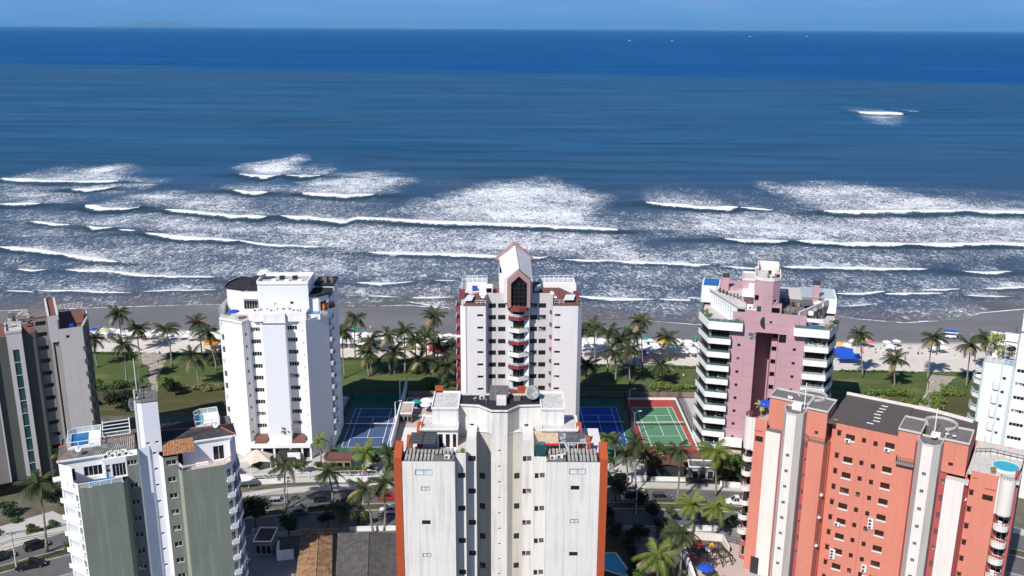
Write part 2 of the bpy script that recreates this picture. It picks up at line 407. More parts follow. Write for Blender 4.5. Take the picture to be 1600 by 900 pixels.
# ------------------------------------------------------------------ terrain, beach and sea
WATERLINE = [(-900,300),(-260,312),(-183,320),(-162,323),(-140,326),(-118,329),(-83,332),(-61,327),(-38,330),(-18,323),(0,317),(22,313.5),(45,313.5),(64,308),(90,314),(115,321),(122,316),(137,311.5),(159,316),(170,324),(189,329),(300,318),(900,250)]
SANDEDGE = [(-900,285),(-160,275.5),(-129,274.8),(-91,274.2),(-52,271),(-20,270.3),(20,266),(56,265),(96,262.4),(122,261),(141,260.8),(152,260),(260,250),(900,180)]
WETLINE = [(-900,310),(-140,297),(-110,296.3),(-58,295),(-20,293),(22,291.5),(60,287.4),(105,288.5),(130,287),(153,289.5),(300,285),(900,220)]
def pl(x, P): return np.interp(x, [p[0] for p in P], [p[1] for p in P])
NR = np.random.RandomState(3)
def vnoise(x, y, seed):
    """smooth value noise, vectorised"""
    xi = np.floor(x).astype(np.int64); yi = np.floor(y).astype(np.int64); fx = x - xi; fy = y - yi
    fx = fx * fx * (3 - 2 * fx); fy = fy * fy * (3 - 2 * fy)
    def h(a, b):
        n = (a * 374761393 + b * 668265263 + seed * 982451653) & 0x7fffffff
        n = ((n ^ (n >> 13)) * 1274126177) & 0x7fffffff
        return ((n ^ (n >> 16)) & 0xffff) / 65535.0
    return (h(xi, yi) * (1 - fx) + h(xi + 1, yi) * fx) * (1 - fy) + (h(xi, yi + 1) * (1 - fx) + h(xi + 1, yi + 1) * fx) * fy
def fbm(x, y, seed, o=4):
    r = 0; a = .5
    for k in range(o): r = r + a * vnoise(x * 2 ** k, y * 2 ** k, seed + k); a *= .5
    return r / (1 - .5 ** o)
def grid_mesh(name, X, Y, Z, mats, attrs=()):
    ny, nx = X.shape; v = np.stack([X, Y, Z], -1).reshape(-1, 3)
    i = np.arange(ny * nx).reshape(ny, nx); f = np.stack([i[:-1, :-1], i[:-1, 1:], i[1:, 1:], i[1:, :-1]], -1).reshape(-1, 4)
    me = bpy.data.meshes.new(name); me.vertices.add(len(v)); me.vertices.foreach_set('co', v.astype(np.float32).ravel())
    me.loops.add(len(f) * 4); me.loops.foreach_set('vertex_index', f.astype(np.int32).ravel())
    me.polygons.add(len(f)); me.polygons.foreach_set('loop_start', np.arange(0, len(f) * 4, 4, dtype=np.int32))
    me.polygons.foreach_set('use_smooth', np.ones(len(f), bool))
    for n, a in attrs:
        t = me.attributes.new(n, 'FLOAT', 'POINT'); t.data.foreach_set('value', a.astype(np.float32).ravel())
    for m in mats: me.materials.append(MATS[m])
    me.update(calc_edges=True); return me
def attr(t, n):
    a = node(t, 'ShaderNodeAttribute'); a.attribute_name = n; return a.outputs['Fac']

# sand
m, t, n, b = newmat('sand_mat')
tc = node(t, 'ShaderNodeTexCoord'); v = tc.outputs['Object']
wet = attr(t, 'wet')
dryc = mixrgb(t, ramp(t, noise(t, v, .9, 8, .75), .35, .72), (.68, .625, .57), (.53, .48, .43))
dryc = mixrgb(t, ramp(t, noise(t, v, .12, 5, .6), .5, .75), dryc, (.55, .50, .45))
wetc = mixrgb(t, ramp(t, noise(t, v, .06, 6, .6, (.35, 1, 1)), .35, .68), (.155, .145, .142), (.205, .19, .184))
link(t, mixrgb(t, wet, dryc, wetc), b.inputs['Base Color'])
rr = node(t, 'ShaderNodeMapRange'); link(t, wet, rr.inputs[0]); rr.inputs[3].default_value = .95; rr.inputs[4].default_value = .42; link(t, rr.outputs[0], b.inputs['Roughness'])
b.inputs['Specular IOR Level'].default_value = .25
bump(t, b, noise(t, v, 1.6, 6, .7), .5, .12)
xs = np.concatenate([np.linspace(-900, -215, 30), np.linspace(-210, 210, 300), np.linspace(215, 900, 30)])
ts = np.linspace(0, 1, 90)
X = np.repeat(xs[None], 90, 0); e0 = pl(xs, SANDEDGE) + 1.2 * (fbm(xs * .35, xs * 0, 5) - .5) * 2; e1 = pl(xs, WATERLINE) + 30
Y = e0[None] + (e1 - e0)[None] * ts[:, None]
wl = pl(xs, WATERLINE)[None]; wt = pl(xs, WETLINE)[None]
dq = np.clip((Y - wt) / np.maximum(wl - wt, 1), 0, 2.5)
Z = .05 - .6 * dq + (fbm(X * .5, Y * .5, 9) - .5) * .12 * (Y < wt) - .25 * np.clip(1 - (Y - e0[None]) / .8, 0, 1)
W = 1 / (1 + np.exp(-(Y - wt - 2.2 * (fbm(X * .08, Y * .2, 12) - .5)) / .7))
sand = put('beach_sand', grid_mesh('beach_sand', X, Y, Z, ['sand_mat'], [('wet', W)])); sand['kind'] = 'structure'
WAVES=[
([(-340,617),(-334,613),(-307,606),(-284,604),(-258,608)],10.5),
([(-273,575),(-261,573),(-251,584)],9.5),
([(-189,641),(-178,632),(-165,628),(-159,637)],12.2),
([(-155,636),(-142,628),(-131,636)],9.4),
([(-173,575),(-162,566),(-150,568)],9.2),
([(-129,566),(-100,556),(-97,558),(-84,562)],9.8),
([(-290,522),(-268,525)],8.7),
([(-241,520),(-227,510),(-213,511),(-209,518)],8.9),
([(-193,511),(-174,503),(-147,490),(-131,489)],7.0),
([(-125,492),(-105,486),(-87,478),(-82,488),(-68,486),(-42,478),(-8,475),(25,467),(54,463)],6.9),
([(-251,478),(-235,470),(-226,469)],4.3),
([(-216,466),(-209,460),(-202,462)],5.7),
([(-198,459),(-187,455)],4.1),
([(-180,449),(-164,441),(-142,437),(-130,434)],5.7),
([(-130,434),(-113,426),(-89,422)],3.6),
([(-236,419),(-214,412),(-199,404),(-183,395),(-170,391)],4.9),
([(-207,379),(-199,376),(-194,378)],3.6),
([(-187,378),(-168,376),(-155,371),(-138,367),(-121,368)],3.1),
([(-114,362),(-105,361)],3.0),
([(-195,346),(-183,344)],2.1),
([(-182,346),(-170,346),(-146,344)],2.1),
([(-143,345),(-130,348),(-115,349)],1.5),
([(-65,412),(-46,409),(-20,408),(-5,405),(12,403),(16,405)],4.5),
([(23,400),(41,398),(59,395),(78,392),(77,391),(87,392)],3.9),
([(-62,360),(-49,359),(-39,362)],2.9),
([(-31,364),(-22,364)],2.3),
([(-63,342),(-58,342)],2.4),
([(-56,342),(-43,340)],2.1),
([(-38,339),(-22,340)],2.1),
([(-39,334),(-29,328),(-20,325)],1.4),
([(24,342),(39,338),(54,338)],3.2),
([(55,339),(67,337),(67,340),(72,340)],2.9),
([(78,541),(88,534),(103,530),(102,528),(114,523),(129,526)],9.4),
([(55,357),(60,357)],2.2),
([(129,526),(148,521)],3.3),
([(173,513),(188,511),(213,514),(245,518),(268,516),(286,515),(300,515)],9.1),
([(103,445),(111,440),(133,439)],5.7),
([(137,440),(150,437),(157,434),(182,434),(213,434),(244,435),(256,435)],6.0),
([(89,390),(105,386)],3.4),
([(116,389),(136,388),(159,387),(178,386)],4.1),
([(190,383),(200,380),(211,383)],4.4),
([(125,348),(135,347),(146,352)],2.5),
([(144,348),(167,349)],2.5),
([(159,353),(177,355)],2.6),
([(186,356),(204,358),(215,360)],2.6),
([(174,346),(182,345),(192,345)],2.1),
([(120,331),(128,332),(136,334)],1.7),
([(424,1166),(449,1159),(477,1160)],27.7),
([(496,1189),(508,1185)],19.3),
]
FOAM=[
([(-317,622),(-303,663),(-288,683),(-258,608),(-306,605),(-337,611)],0.90),
([(-282,597),(-259,615),(-231,609),(-236,585),(-249,577),(-270,572)],0.85),
([(-227,554),(-212,570),(-165,556),(-133,496),(-175,507),(-195,517)],0.72),
([(-194,687),(-168,741),(-158,658),(-159,633),(-179,637)],0.80),
([(-145,658),(-135,669),(-130,638),(-143,633)],0.60),
([(-137,572),(-133,619),(-115,639),(-97,650),(-71,629),(-77,580),(-83,561),(-101,558)],0.82),
([(-177,587),(-144,593),(-139,572),(-172,574)],0.60),
([(-63,498),(-50,548),(-31,576),(-10,610),(19,632),(53,555),(44,510),(54,467),(-8,476),(-54,483),(-88,486)],0.74),
([(-135,470),(-110,479),(-86,474),(-64,475),(-8,471),(46,459),(61,435),(59,396),(12,405),(-17,409),(-46,410),(-66,412),(-75,410),(-96,418)],0.60),
([(-75,410),(-65,410),(-26,407),(-5,403),(-6,366),(-41,362),(-67,361)],0.42),
([(17,401),(59,392),(77,389),(79,382),(70,351),(28,347),(20,366)],0.33),
([(168,607),(210,614),(243,590),(265,561),(271,528),(214,516),(177,514),(170,548)],0.72),
([(93,517),(147,518),(159,510),(212,510),(299,512),(259,440),(158,437),(135,441),(104,448),(90,460)],0.56),
([(59,481),(102,525),(104,512),(103,450),(83,455),(56,449)],0.40),
([(77,422),(128,427),(178,424),(218,425),(187,399),(177,387),(116,390),(88,391),(72,395)],0.50),
([(200,429),(254,430),(237,400),(197,399)],0.38),
([(115,386),(180,382),(183,370),(171,353),(127,349)],0.42),
([(71,389),(88,387),(105,382),(99,368),(77,368),(65,351)],0.42),
([(191,377),(228,385),(215,360),(186,358)],0.40),
([(-336,608),(-282,584),(-266,564),(-274,538),(-296,534)],0.40),
([(-286,514),(-241,509),(-198,504),(-189,464),(-217,442),(-240,428)],0.42),
([(-198,504),(-133,482),(-118,465),(-114,431),(-143,439),(-179,453)],0.50),
([(-193,407),(-188,424),(-175,443),(-135,433),(-92,420),(-78,427),(-67,365),(-115,365),(-156,373),(-174,380)],0.46),
([(-207,365),(-183,369),(-169,363),(-148,347),(-182,346),(-197,346)],0.40),
([(-155,370),(-119,364),(-115,349),(-144,345)],0.30),
([(-275,542),(-268,553),(-253,535),(-267,524)],0.50),
([(-67,361),(-23,362),(-20,340),(-63,342)],0.35),
([(25,373),(50,364),(56,340),(24,343)],0.45),
([(149,338),(168,338),(170,324),(155,317),(141,321)],0.45),
([(-171,343),(-114,346),(-108,327),(-141,329)],0.30),
([(126,346),(172,346),(146,324),(117,320)],0.25),
([(428,1166),(473,1151),(408,1015),(399,1036)],0.35),
]
# sea: rows closer together near the shore, far rows widely spaced
m, t, n, b = newmat('sea_mat')
tc = node(t, 'ShaderNodeTexCoord'); v = tc.outputs['Object']
foam = attr(t, 'foam'); crest = attr(t, 'crest'); depth = attr(t, 'deep'); shal = attr(t, 'shallow'); face = attr(t, 'face')
deepc = mixrgb(t, ramp(t, noise(t, v, .0045, 7, .65, (.16, 1, 1)), .35, .7), (.004, .066, .215), (.010, .098, .285))
deepc = mixrgb(t, ramp(t, noise(t, v, .03, 5, .65, (.15, 1, 1)), .52, .68), deepc, (.003, .050, .165))
midc = mixrgb(t, ramp(t, noise(t, v, .011, 7, .66, (.22, 1, 1)), .34, .68), (.017, .083, .185), (.030, .115, .240))
midc = mixrgb(t, ramp(t, noise(t, v, .0035, 4, .6, (.25, 1, 1)), .5, .72), midc, (.040, .090, .170))
midc = mixrgb(t, ramp(t, noise(t, v, .026, 6, .7, (.17, 1, 1), .5), .50, .70), midc, (.012, .066, .150))
shc = mixrgb(t, ramp(t, noise(t, v, .035, 6, .65, (.25, 1, 1)), .35, .68), (.034, .066, .122), (.054, .088, .148))
edge = mixrgb(t, noise(t, v, .2, 5), (.112, .106, .116), (.15, .142, .148))
c = mixrgb(t, depth, midc, deepc)
sh1 = ramp(t, shal, .02, .55); sh2 = ramp(t, shal, .72, 1.0)
c = mixrgb(t, sh1, c, shc); c = mixrgb(t, sh2, c, edge)
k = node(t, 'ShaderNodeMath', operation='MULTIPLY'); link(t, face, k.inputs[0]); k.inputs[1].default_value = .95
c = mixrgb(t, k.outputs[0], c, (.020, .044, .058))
# lacy foam: fine noise kept where the foam is dense
la = noise(t, v, 1.0, 6, .70, (.40, .21, 1), 2.2); lb = noise(t, v, .14, 4, .6, (.6, .5, 1), .6)
mxn = node(t, 'ShaderNodeMath', operation='MULTIPLY_ADD'); link(t, lb, mxn.inputs[0]); mxn.inputs[1].default_value = .20
ml = node(t, 'ShaderNodeMath', operation='MULTIPLY'); link(t, la, ml.inputs[0]); ml.inputs[1].default_value = .80; link(t, ml.outputs[0], mxn.inputs[2])
th = node(t, 'ShaderNodeMapRange'); link(t, foam, th.inputs[0]); th.inputs[3].default_value = .625; th.inputs[4].default_value = .405
sb = node(t, 'ShaderNodeMath', operation='SUBTRACT'); link(t, mxn.outputs[0], sb.inputs[0]); link(t, th.outputs[0], sb.inputs[1])
lace = node(t, 'ShaderNodeMapRange'); link(t, sb.outputs[0], lace.inputs[0]); lace.inputs[1].default_value = -.065; lace.inputs[2].default_value = .095
gate = node(t, 'ShaderNodeMath', operation='MULTIPLY'); link(t, lace.outputs[0], gate.inputs[0]); link(t, ramp(t, foam, .02, .2), gate.inputs[1])
cq = node(t, 'ShaderNodeMath', operation='MULTIPLY_ADD'); link(t, noise(t, v, .45, 5, .7, (.8, 1, 1), .8), cq.inputs[0]); cq.inputs[1].default_value = 1.5; cq.inputs[2].default_value = -.75
cqa = node(t, 'ShaderNodeMath', operation='ADD'); link(t, crest, cqa.inputs[0]); link(t, cq.outputs[0], cqa.inputs[1])
cqb = node(t, 'ShaderNodeMath', operation='MULTIPLY'); link(t, ramp(t, cqa.outputs[0], .34, .62), cqb.inputs[0]); link(t, ramp(t, crest, .02, .15), cqb.inputs[1]); cs = cqb.outputs[0]
veil = node(t, 'ShaderNodeMath', operation='MULTIPLY'); link(t, ramp(t, foam, .05, 1.0), veil.inputs[0]); link(t, ramp(t, la, .32, .60, (.06,) * 3, (.42,) * 3), veil.inputs[1])
fm0 = node(t, 'ShaderNodeMath', operation='MAXIMUM'); link(t, gate.outputs[0], fm0.inputs[0]); link(t, veil.outputs[0], fm0.inputs[1])
fm = node(t, 'ShaderNodeMath', operation='MAXIMUM'); link(t, fm0.outputs[0], fm.inputs[0]); link(t, cs, fm.inputs[1])
fcol = mixrgb(t, noise(t, v, .5, 4), (.70, .73, .78), (.84, .84, .84))
c = mixrgb(t, fm.outputs[0], c, fcol)
# rough sea: wave facets keep the mirror part small and even at every angle
df = node(t, 'ShaderNodeBsdfDiffuse'); gl = node(t, 'ShaderNodeBsdfGlossy'); gl.inputs['Roughness'].default_value = .3; ms = node(t, 'ShaderNodeMixShader')
link(t, c, df.inputs[0]); link(t, ramp(t, fm.outputs[0], 0, .5, (.05,) * 3, (.0,) * 3), ms.inputs[0]); link(t, df.outputs[0], ms.inputs[1]); link(t, gl.outputs[0], ms.inputs[2])
link(t, ms.outputs[0], n['Material Output'].inputs[0])
h1 = noise(t, v, .045, 6, .6, (.22, 1, 1), .4); h2 = noise(t, v, .5, 7, .72, (.45, 1, 1), .3)
ha = node(t, 'ShaderNodeMath', operation='MULTIPLY_ADD'); link(t, h1, ha.inputs[0]); ha.inputs[1].default_value = 6.0; link(t, h2, ha.inputs[2])
hb = node(t, 'ShaderNodeMath', operation='MULTIPLY_ADD'); link(t, fm.outputs[0], hb.inputs[0]); hb.inputs[1].default_value = .35; link(t, ha.outputs[0], hb.inputs[2])
bump(t, df, hb.outputs[0], .55, .5); link(t, df.inputs['Normal'].links[0].from_socket, gl.inputs['Normal'])

NY, NX = 620, 560
inv = np.linspace(1 / 306., 1 / 130000., NY)          # even steps in 1/distance
y0 = 1 / inv
s = np.linspace(-1, 1, NX)
Y = np.repeat(y0[:, None], NX, 1); X = s[None] * (Y * .68 + 70)
# follow the curved waterline near the beach, straighten out to sea
wl = pl(X, WATERLINE); t_ = np.clip((Y - 306) / 260., 0, 1); Y = Y + (wl - 306 - .3) * (1 - t_) ** 2
near = Y[:, NX // 2] < 1500; k = int(near.sum())
Xn, Yn = X[:k], Y[:k]
foam = np.zeros_like(Xn); crest = np.zeros_like(Xn); face = np.zeros_like(Xn); hgt = np.zeros_like(Xn)
wx = Xn + 16 * (fbm(Xn * .05, Yn * .05, 21) - .5) + 7 * (fbm(Xn * .22, Yn * .22, 23, 3) - .5)
wy = Yn + 20 * (fbm(Xn * .05, Yn * .05, 31) - .5) + 10 * (fbm(Xn * .22, Yn * .22, 33, 3) - .5)
def inside(P, x, y):
    c = np.zeros(x.shape, bool); d = np.full(x.shape, 1e9)
    for (ax, ay), (bx, by) in zip(P, P[1:] + P[:1]):
        if ay != by:
            cond = ((ay > y) != (by > y)) & (x < (bx - ax) * (y - ay) / (by - ay) + ax); c ^= cond
        L = (bx - ax) ** 2 + (by - ay) ** 2 + 1e-9; q = np.clip(((x - ax) * (bx - ax) + (y - ay) * (by - ay)) / L, 0, 1)
        d = np.minimum(d, np.hypot(x - ax - q * (bx - ax), (y - ay - q * (by - ay)) * .6))
    return c, d
for P, dn in FOAM:
    c, d = inside(P, wx, wy); soft = 22.0
    f = np.where(c, np.clip(.55 + d / soft, 0, 1), np.clip(.55 - d / soft, 0, 1)); foam = np.maximum(foam, f * dn * 1.0)
foam *= .66 + .76 * fbm(Xn * .03, Yn * .045, 41)
base = np.interp(Yn - pl(Xn, WATERLINE), [0, 12, 40, 190, 260, 330], [.10, .22, .30, .26, .12, 0]) * np.clip(fbm(Xn * .018, Yn * .03, 45, 4) * 2.6 - .55, 0, 1.3); foam = np.maximum(foam, base)
jit = 1.6 * (fbm(Xn * .12, Yn * .02, 51, 3) - .5) * 2
for P, th in WAVES:
    th = th * .5
    px = np.array([p[0] for p in P]); py = np.array([p[1] for p in P])
    yc = np.interp(Xn, px, py); scale = np.clip(th / 3., .5, 2.)
    taper = np.clip((Xn - px.min()) / 7., 0, 1) * np.clip((px.max() - Xn) / 7., 0, 1)
    tp = np.clip((Xn - px.min() + 34) / 40., 0, 1) * np.clip((px.max() + 34 - Xn) / 40., 0, 1)
    d = Yn - yc - jit * scale
    thv = th * (.25 + 1.35 * fbm(Xn * .09, Xn * 0 + py[0] * .3, 61, 3)) * np.sqrt(taper)
    cz = np.clip(1.15 - np.abs(d) / np.maximum(thv, .05) * .72, 0, 1) * (taper > 0)
    crest = np.maximum(crest, cz)
    amp = np.clip(th * .28, .25, 1.1) * tp
    w1, w2 = 2.6 * scale + .6, 6.0 * scale
    hh = amp * np.where(d < 0, np.exp(-(d / w1) ** 2), np.exp(-(d / w2) ** 2)); hgt = np.maximum(hgt, hh)
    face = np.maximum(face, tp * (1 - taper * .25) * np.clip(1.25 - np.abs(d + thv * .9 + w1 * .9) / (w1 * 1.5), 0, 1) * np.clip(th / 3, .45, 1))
    Lt = 15 * scale + 7; foam = np.maximum(foam, np.exp(-np.clip(d - thv * .2, 0, 999) / Lt) * (d > -thv * .3) * .92 * np.clip((Xn - px.min() + 4) / 16., 0, 1) * np.clip((px.max() + 4 - Xn) / 16., 0, 1))
foam *= (1 - .9 * np.clip(face * 1.2, 0, 1)) * np.clip(.42 + 1.15 * fbm(Xn * .016, Yn * .03, 47, 3), .4, 1.25)
# ragged swash line along the sand
wl_n = pl(Xn, WATERLINE); dsw = Yn - (wl_n - .3) - 1.2 * (fbm(Xn * .1, Xn * 0, 71, 3) - .35)
sw = np.clip(1 - np.abs(dsw) / 1.1, 0, 1) * (fbm(Xn * .05, Xn * 0 + 3, 73, 3) > .42); crest = np.maximum(crest, sw * .75)
# swell
sea_amp = np.clip((Yn - 320) / 300, .05, 1)
per = 46.0; ph = Yn / per * 6.283 + 5 * fbm(Xn * .004, Yn * .006, 81, 3) * 3 + Xn * .006
swell = np.sin(ph) * .5 + .5; swell = swell ** 5 * (.15 + 1.1 * np.clip(fbm(Xn * .008, Yn * .012, 91, 3) - .3, 0, 1))
swz = swell * 1.9 * sea_amp
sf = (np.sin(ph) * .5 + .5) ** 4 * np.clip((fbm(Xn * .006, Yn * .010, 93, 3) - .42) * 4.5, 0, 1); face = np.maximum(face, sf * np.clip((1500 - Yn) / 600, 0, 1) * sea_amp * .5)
Z = np.full_like(X, -.52); Z[:k] += hgt + swz * 1.0
shallow = np.zeros_like(X)
dist = Yn - wl_n
sh = np.interp(dist + 30 * (fbm(Xn * .02, Yn * .02, 101) - .5), [0, 10, 30, 90, 230, 330, 520], [1, .9, .72, .55, .42, .2, 0]); shallow[:k] = sh
def full(a): r = np.zeros_like(X); r[:k] = a; return r
line = Y + .352 * X + 520 * (fbm(X * .0016, Y * .0006, 111, 3) - .5)
deep = np.clip((line - 1990) / 260., 0, 1)
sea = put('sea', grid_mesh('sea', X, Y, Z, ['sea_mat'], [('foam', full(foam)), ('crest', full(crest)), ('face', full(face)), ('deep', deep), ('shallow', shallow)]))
sea['kind'] = 'structure'
# ------------------------------------------------------------------ ground, lawns, paths, roads
m, t, n, b = newmat('ground_mat'); tc = node(t, 'ShaderNodeTexCoord'); v = tc.outputs['Object']
link(t, mixrgb(t, ramp(t, noise(t, v, .25, 6, .65), .35, .7), (.075, .075, .045), (.16, .145, .11)), b.inputs['Base Color']); b.inputs['Roughness'].default_value = .95
bump(t, b, noise(t, v, 2, 5, .7), .6, .2)
def lawnmat(name, a, bb, dry):
    m, t, n, b = newmat(name); tc = node(t, 'ShaderNodeTexCoord'); v = tc.outputs['Object']
    c = mixrgb(t, ramp(t, noise(t, v, 1.4, 7, .75), .3, .7), a, bb)
    c = mixrgb(t, ramp(t, noise(t, v, .10, 5, .6, (.6, 1.6, 1)), .48, .72), c, dry)
    link(t, c, b.inputs['Base Color']); b.inputs['Roughness'].default_value = .95; b.inputs['Specular IOR Level'].default_value = .1
    bump(t, b, noise(t, v, 3.5, 6, .75), .8, .15)
lawnmat('lawn_mat', (.050, .085, .025), (.105, .142, .048), (.17, .165, .075))
lawnmat('back_lawn_mat', (.06, .062, .026), (.105, .10, .045), (.15, .13, .07))
m, t, n, b = newmat('asphalt_mat'); tc = node(t, 'ShaderNodeTexCoord'); v = tc.outputs['Object']
c = mixrgb(t, ramp(t, noise(t, v, .3, 6, .65), .3, .72), (.075, .075, .08), (.135, .13, .13)); c = mixrgb(t, ramp(t, noise(t, v, 6, 4, .8), .4, .7), c, (.12, .12, .12))
link(t, c, b.inputs['Base Color']); b.inputs['Roughness'].default_value = .9; bump(t, b, noise(t, v, 9, 3, .8), .3, .02)
plain('path_mat', (.40, .345, .295), .95, 0, .35, .7); plain('path_dark_mat', (.20, .175, .155), .95, 0, .35, .5)
G0 = MB(); G0.face([(-4000, -600, 0), (4000, -600, 0), (4000, 150, 0), (1000, 182, 0), (300, 250, 0), (152, 262, 0), (56, 267, 0), (-20, 272, 0), (-160, 277, 0), (-1000, 287, 0), (-4000, 300, 0)])
struct('ground', G0, 'ground_mat')
def sheet(name, poly, z, mat, wob=0, seed=1):
    if wob:
        out = []; r = random.Random(seed); n = len(poly)
        for k in range(n):
            a, bq = Vector(poly[k]), Vector(poly[(k + 1) % n]); L = (bq - a).length; q = max(1, int(L / 1.2))
            for j in range(q): p = a.lerp(bq, j / q); out.append((p.x + r.uniform(-wob, wob), p.y + r.uniform(-wob, wob)))
        poly = out
    mb = MB(); mb.face([(p[0], p[1], z) for p in poly]); return struct(name, mb, mat)
sheet('lawn', [(-220, 245), (-94, 247), (-22, 247), (33, 247), (60, 246), (98, 244), (130, 243), (260, 236), (260, 251), (152, 261), (122, 262), (96, 263.3), (56, 266), (20, 267), (-20, 271.2), (-52, 272), (-91, 275.2), (-160, 276.6), (-220, 277)], .012, 'lawn_mat', .5)
sheet('back_lawn', [(-220, 226), (-66, 226), (-66, 247), (-220, 245)], .008, 'back_lawn_mat', .4)
sheet('back_lawn', [(48, 240), (70, 222), (150, 214), (260, 205), (260, 236), (130, 243), (98, 244), (60, 246)], .008, 'back_lawn_mat', .4)
sheet('back_lawn', [(-66, 240), (-66, 247), (60, 246), (48, 240)], .0085, 'back_lawn_mat', .3)
sheet('beach_path', [(123, 259.5), (130.5, 257.5), (125.5, 252), (122.3, 247), (116.5, 239), (110.5, 229), (104, 217), (101, 219), (106.5, 229.5), (113, 240), (118, 247.5), (120.2, 252)], .03, 'path_mat', .3, 3)
sheet('beach_path', [(-116.5, 274.5), (-107.5, 274.5), (-105.4, 268), (-104.2, 262), (-102.3, 252), (-99.5, 246), (-97, 237.4), (-96, 228), (-98.4, 228), (-99, 238), (-101.7, 247.5), (-104.8, 253), (-108.2, 262.5), (-112.5, 266)], .03, 'path_mat', .3, 4)
CL = [(-175, 84), (-150, 108), (-125, 130), (-107, 145), (-90, 158), (-70, 169), (-55, 174.6), (-40, 177.6), (-20, 179), (10, 179.6), (36, 179.4), (56, 177.4), (75, 173), (95, 164), (115, 151), (140, 130), (170, 98)]
def smooth_line(P, k=3):
    P = [Vector(p) for p in P]
    for _ in range(k):
        Q = [P[0]]
        for a, bq in zip(P, P[1:]): Q += [a.lerp(bq, .25), a.lerp(bq, .75)]
        P = Q + [P[-1]]
    return P
CLS = smooth_line(CL)
def off(d):
    out = []
    for k, p in enumerate(CLS):
        tt = (CLS[min(k + 1, len(CLS) - 1)] - CLS[max(k - 1, 0)]).normalized(); out.append((p.x - tt.y * d, p.y + tt.x * d))
    return out
def ribbon(name, a, bq, z, mat, thick=0):
    A, B_ = off(a), off(bq); mb = MB()
    for k in range(len(A) - 1):
        mb.face([(*A[k], z), (*A[k + 1], z), (*B_[k + 1], z), (*B_[k], z)])
        if thick:
            mb.face([(*A[k], z - thick), (*A[k + 1], z - thick), (*A[k + 1], z), (*A[k], z)]); mb.face([(*B_[k], z), (*B_[k + 1], z), (*B_[k + 1], z - thick), (*B_[k], z - thick)])
    return struct(name, mb, mat)
ribbon('road', -8.3, 8.0, .02, 'asphalt_mat')
ribbon('median_strip', -1.15, 1.15, .13, 'back_lawn_mat')
ribbon('median_kerb', 1.15, 1.4, .14, 'kerb_stone', .14); ribbon('median_kerb', -1.4, -1.15, .14, 'kerb_stone', .14)
ribbon('kerb', 8.0, 8.3, .14, 'kerb_yellow', .14); ribbon('kerb', -8.6, -8.3, .14, 'kerb_stone', .14)
ribbon('pavement', 8.3, 10.8, .125, 'pale_paving'); ribbon('pavement', -10.4, -8.6, .125, 'grey_paving')

# ------------------------------------------------------------------ tennis courts
def court(label, cx, cy, deg, w, l, outer, inner, wi, li, surround=None):
    e = thing('tennis_court', label, 'tennis court', (cx, cy, 0), R(deg))
    f = MB(); f.box(-w / 2, w / 2, -l / 2, l / 2, .01, .05); f.build('court_surround', outer, e)
    f = MB(); f.box(-wi / 2, wi / 2, -li / 2, li / 2, .05, .056); f.build('playing_surface', inner, e)
    ln = MB(); z0, z1 = .056, .0605; a, q = 5.48, 11.88; s = 4.115
    for x in (-a, -s, s, a): ln.box(x - .07, x + .07, -q, q, z0, z1)
    for y in (-q, q): ln.box(-a, a, y - .07, y + .07, z0 + .001, z1 + .001)
    for y in (-6.4, 6.4): ln.box(-s + .07, s - .07, y - .07, y + .07, z0 + .001, z1 + .001)
    ln.box(-.06, .06, -6.33, 6.33, z0, z1 + .0005); ln.build('court_lines', 'line_white', e)
    nt_ = MB()
    for k in range(9): nt_.bar((-6.2, 0, .12 + k * .1), (6.2, 0, .12 + k * .1), .02)
    for k in range(42): nt_.bar((-6.2 + k * .302, 0, .06), (-6.2 + k * .302, 0, .95), .02)
    net = nt_.build('net', 'net_mesh', e); tp = MB(); tp.box(-6.25, 6.25, -.05, .05, .93, 1.08); tp.build('net_tape', 'line_white', net)
    for x in (-6.3, 6.3): p = MB(); p.tube([(x, 0, .05), (x, 0, 1.12)], .06); p.build('net_post', 'dark_metal', e)
    return e
cB = court('blue tennis court with green surround, half in shadow beside the white tower', -35.8, 219.6, 1, 13.6, 35.4, 'court_green_dark', 'court_blue', 11.6, 24.4)
cC = court('bright blue tennis court with green ends right of the beige tower', 22.8, 221.4, 1, 13.4, 34.6, 'court_green_dark', 'court_blue_bright', 11.2, 24.2)
cD = court('green tennis court with red border beside the mauve tower', 38.0, 221.4, 1.6, 13.0, 34.2, 'court_red', 'court_green', 11.0, 24.6)
def fence(label, pts, h, panel=None, post='dark_metal', pan=(.3, 1), step=3, name='fence', cat='fence', t=.06, group=None):
    """posts and rails; optional sheet of netting fabric"""
    x0, y0 = pts[0]; e = thing(name, label, cat, (x0, y0, 0), 0, group); Q = [(p[0] - x0, p[1] - y0) for p in pts]
    pm = MB(); pm.bar((0, 0, 0), (0, 0, h), t + .02); pm = pm.mesh('post', (post,))
    for a, bq in zip(Q, Q[1:]):
        A, B_ = Vector(a), Vector(bq); L = (B_ - A).length; nn = max(1, round(L / step))
        for k in range(nn + (1 if bq is Q[-1] else 0)): p = A.lerp(B_, k / nn); put('post', pm, e, (p.x, p.y, 0))
    rm = MB()
    for a, bq in zip(Q, Q[1:]):
        for z in ((.1, h / 2, h) if h > 1.6 else (.15, h)): rm.bar((*a, z), (*bq, z), t)
    rm.build('rail', post, e)
    if panel:
        sm = MB(); panels(sm, Q, pan[0] * h if pan[0] < 1 else pan[0], pan[1] * h, .03); sm.build('netting', panel, e)
    else:
        sm = MB()
        for a, bq in zip(Q, Q[1:]):
            A, B_ = Vector(a), Vector(bq); nn = int((B_ - A).length / .45)
            for k in range(nn): p = A.lerp(B_, (k + .5) / nn); sm.bar((p.x, p.y, .1), (p.x, p.y, h), .025)
        o = sm.build('bars', post, e); o['kind'] = 'stuff'
    return e
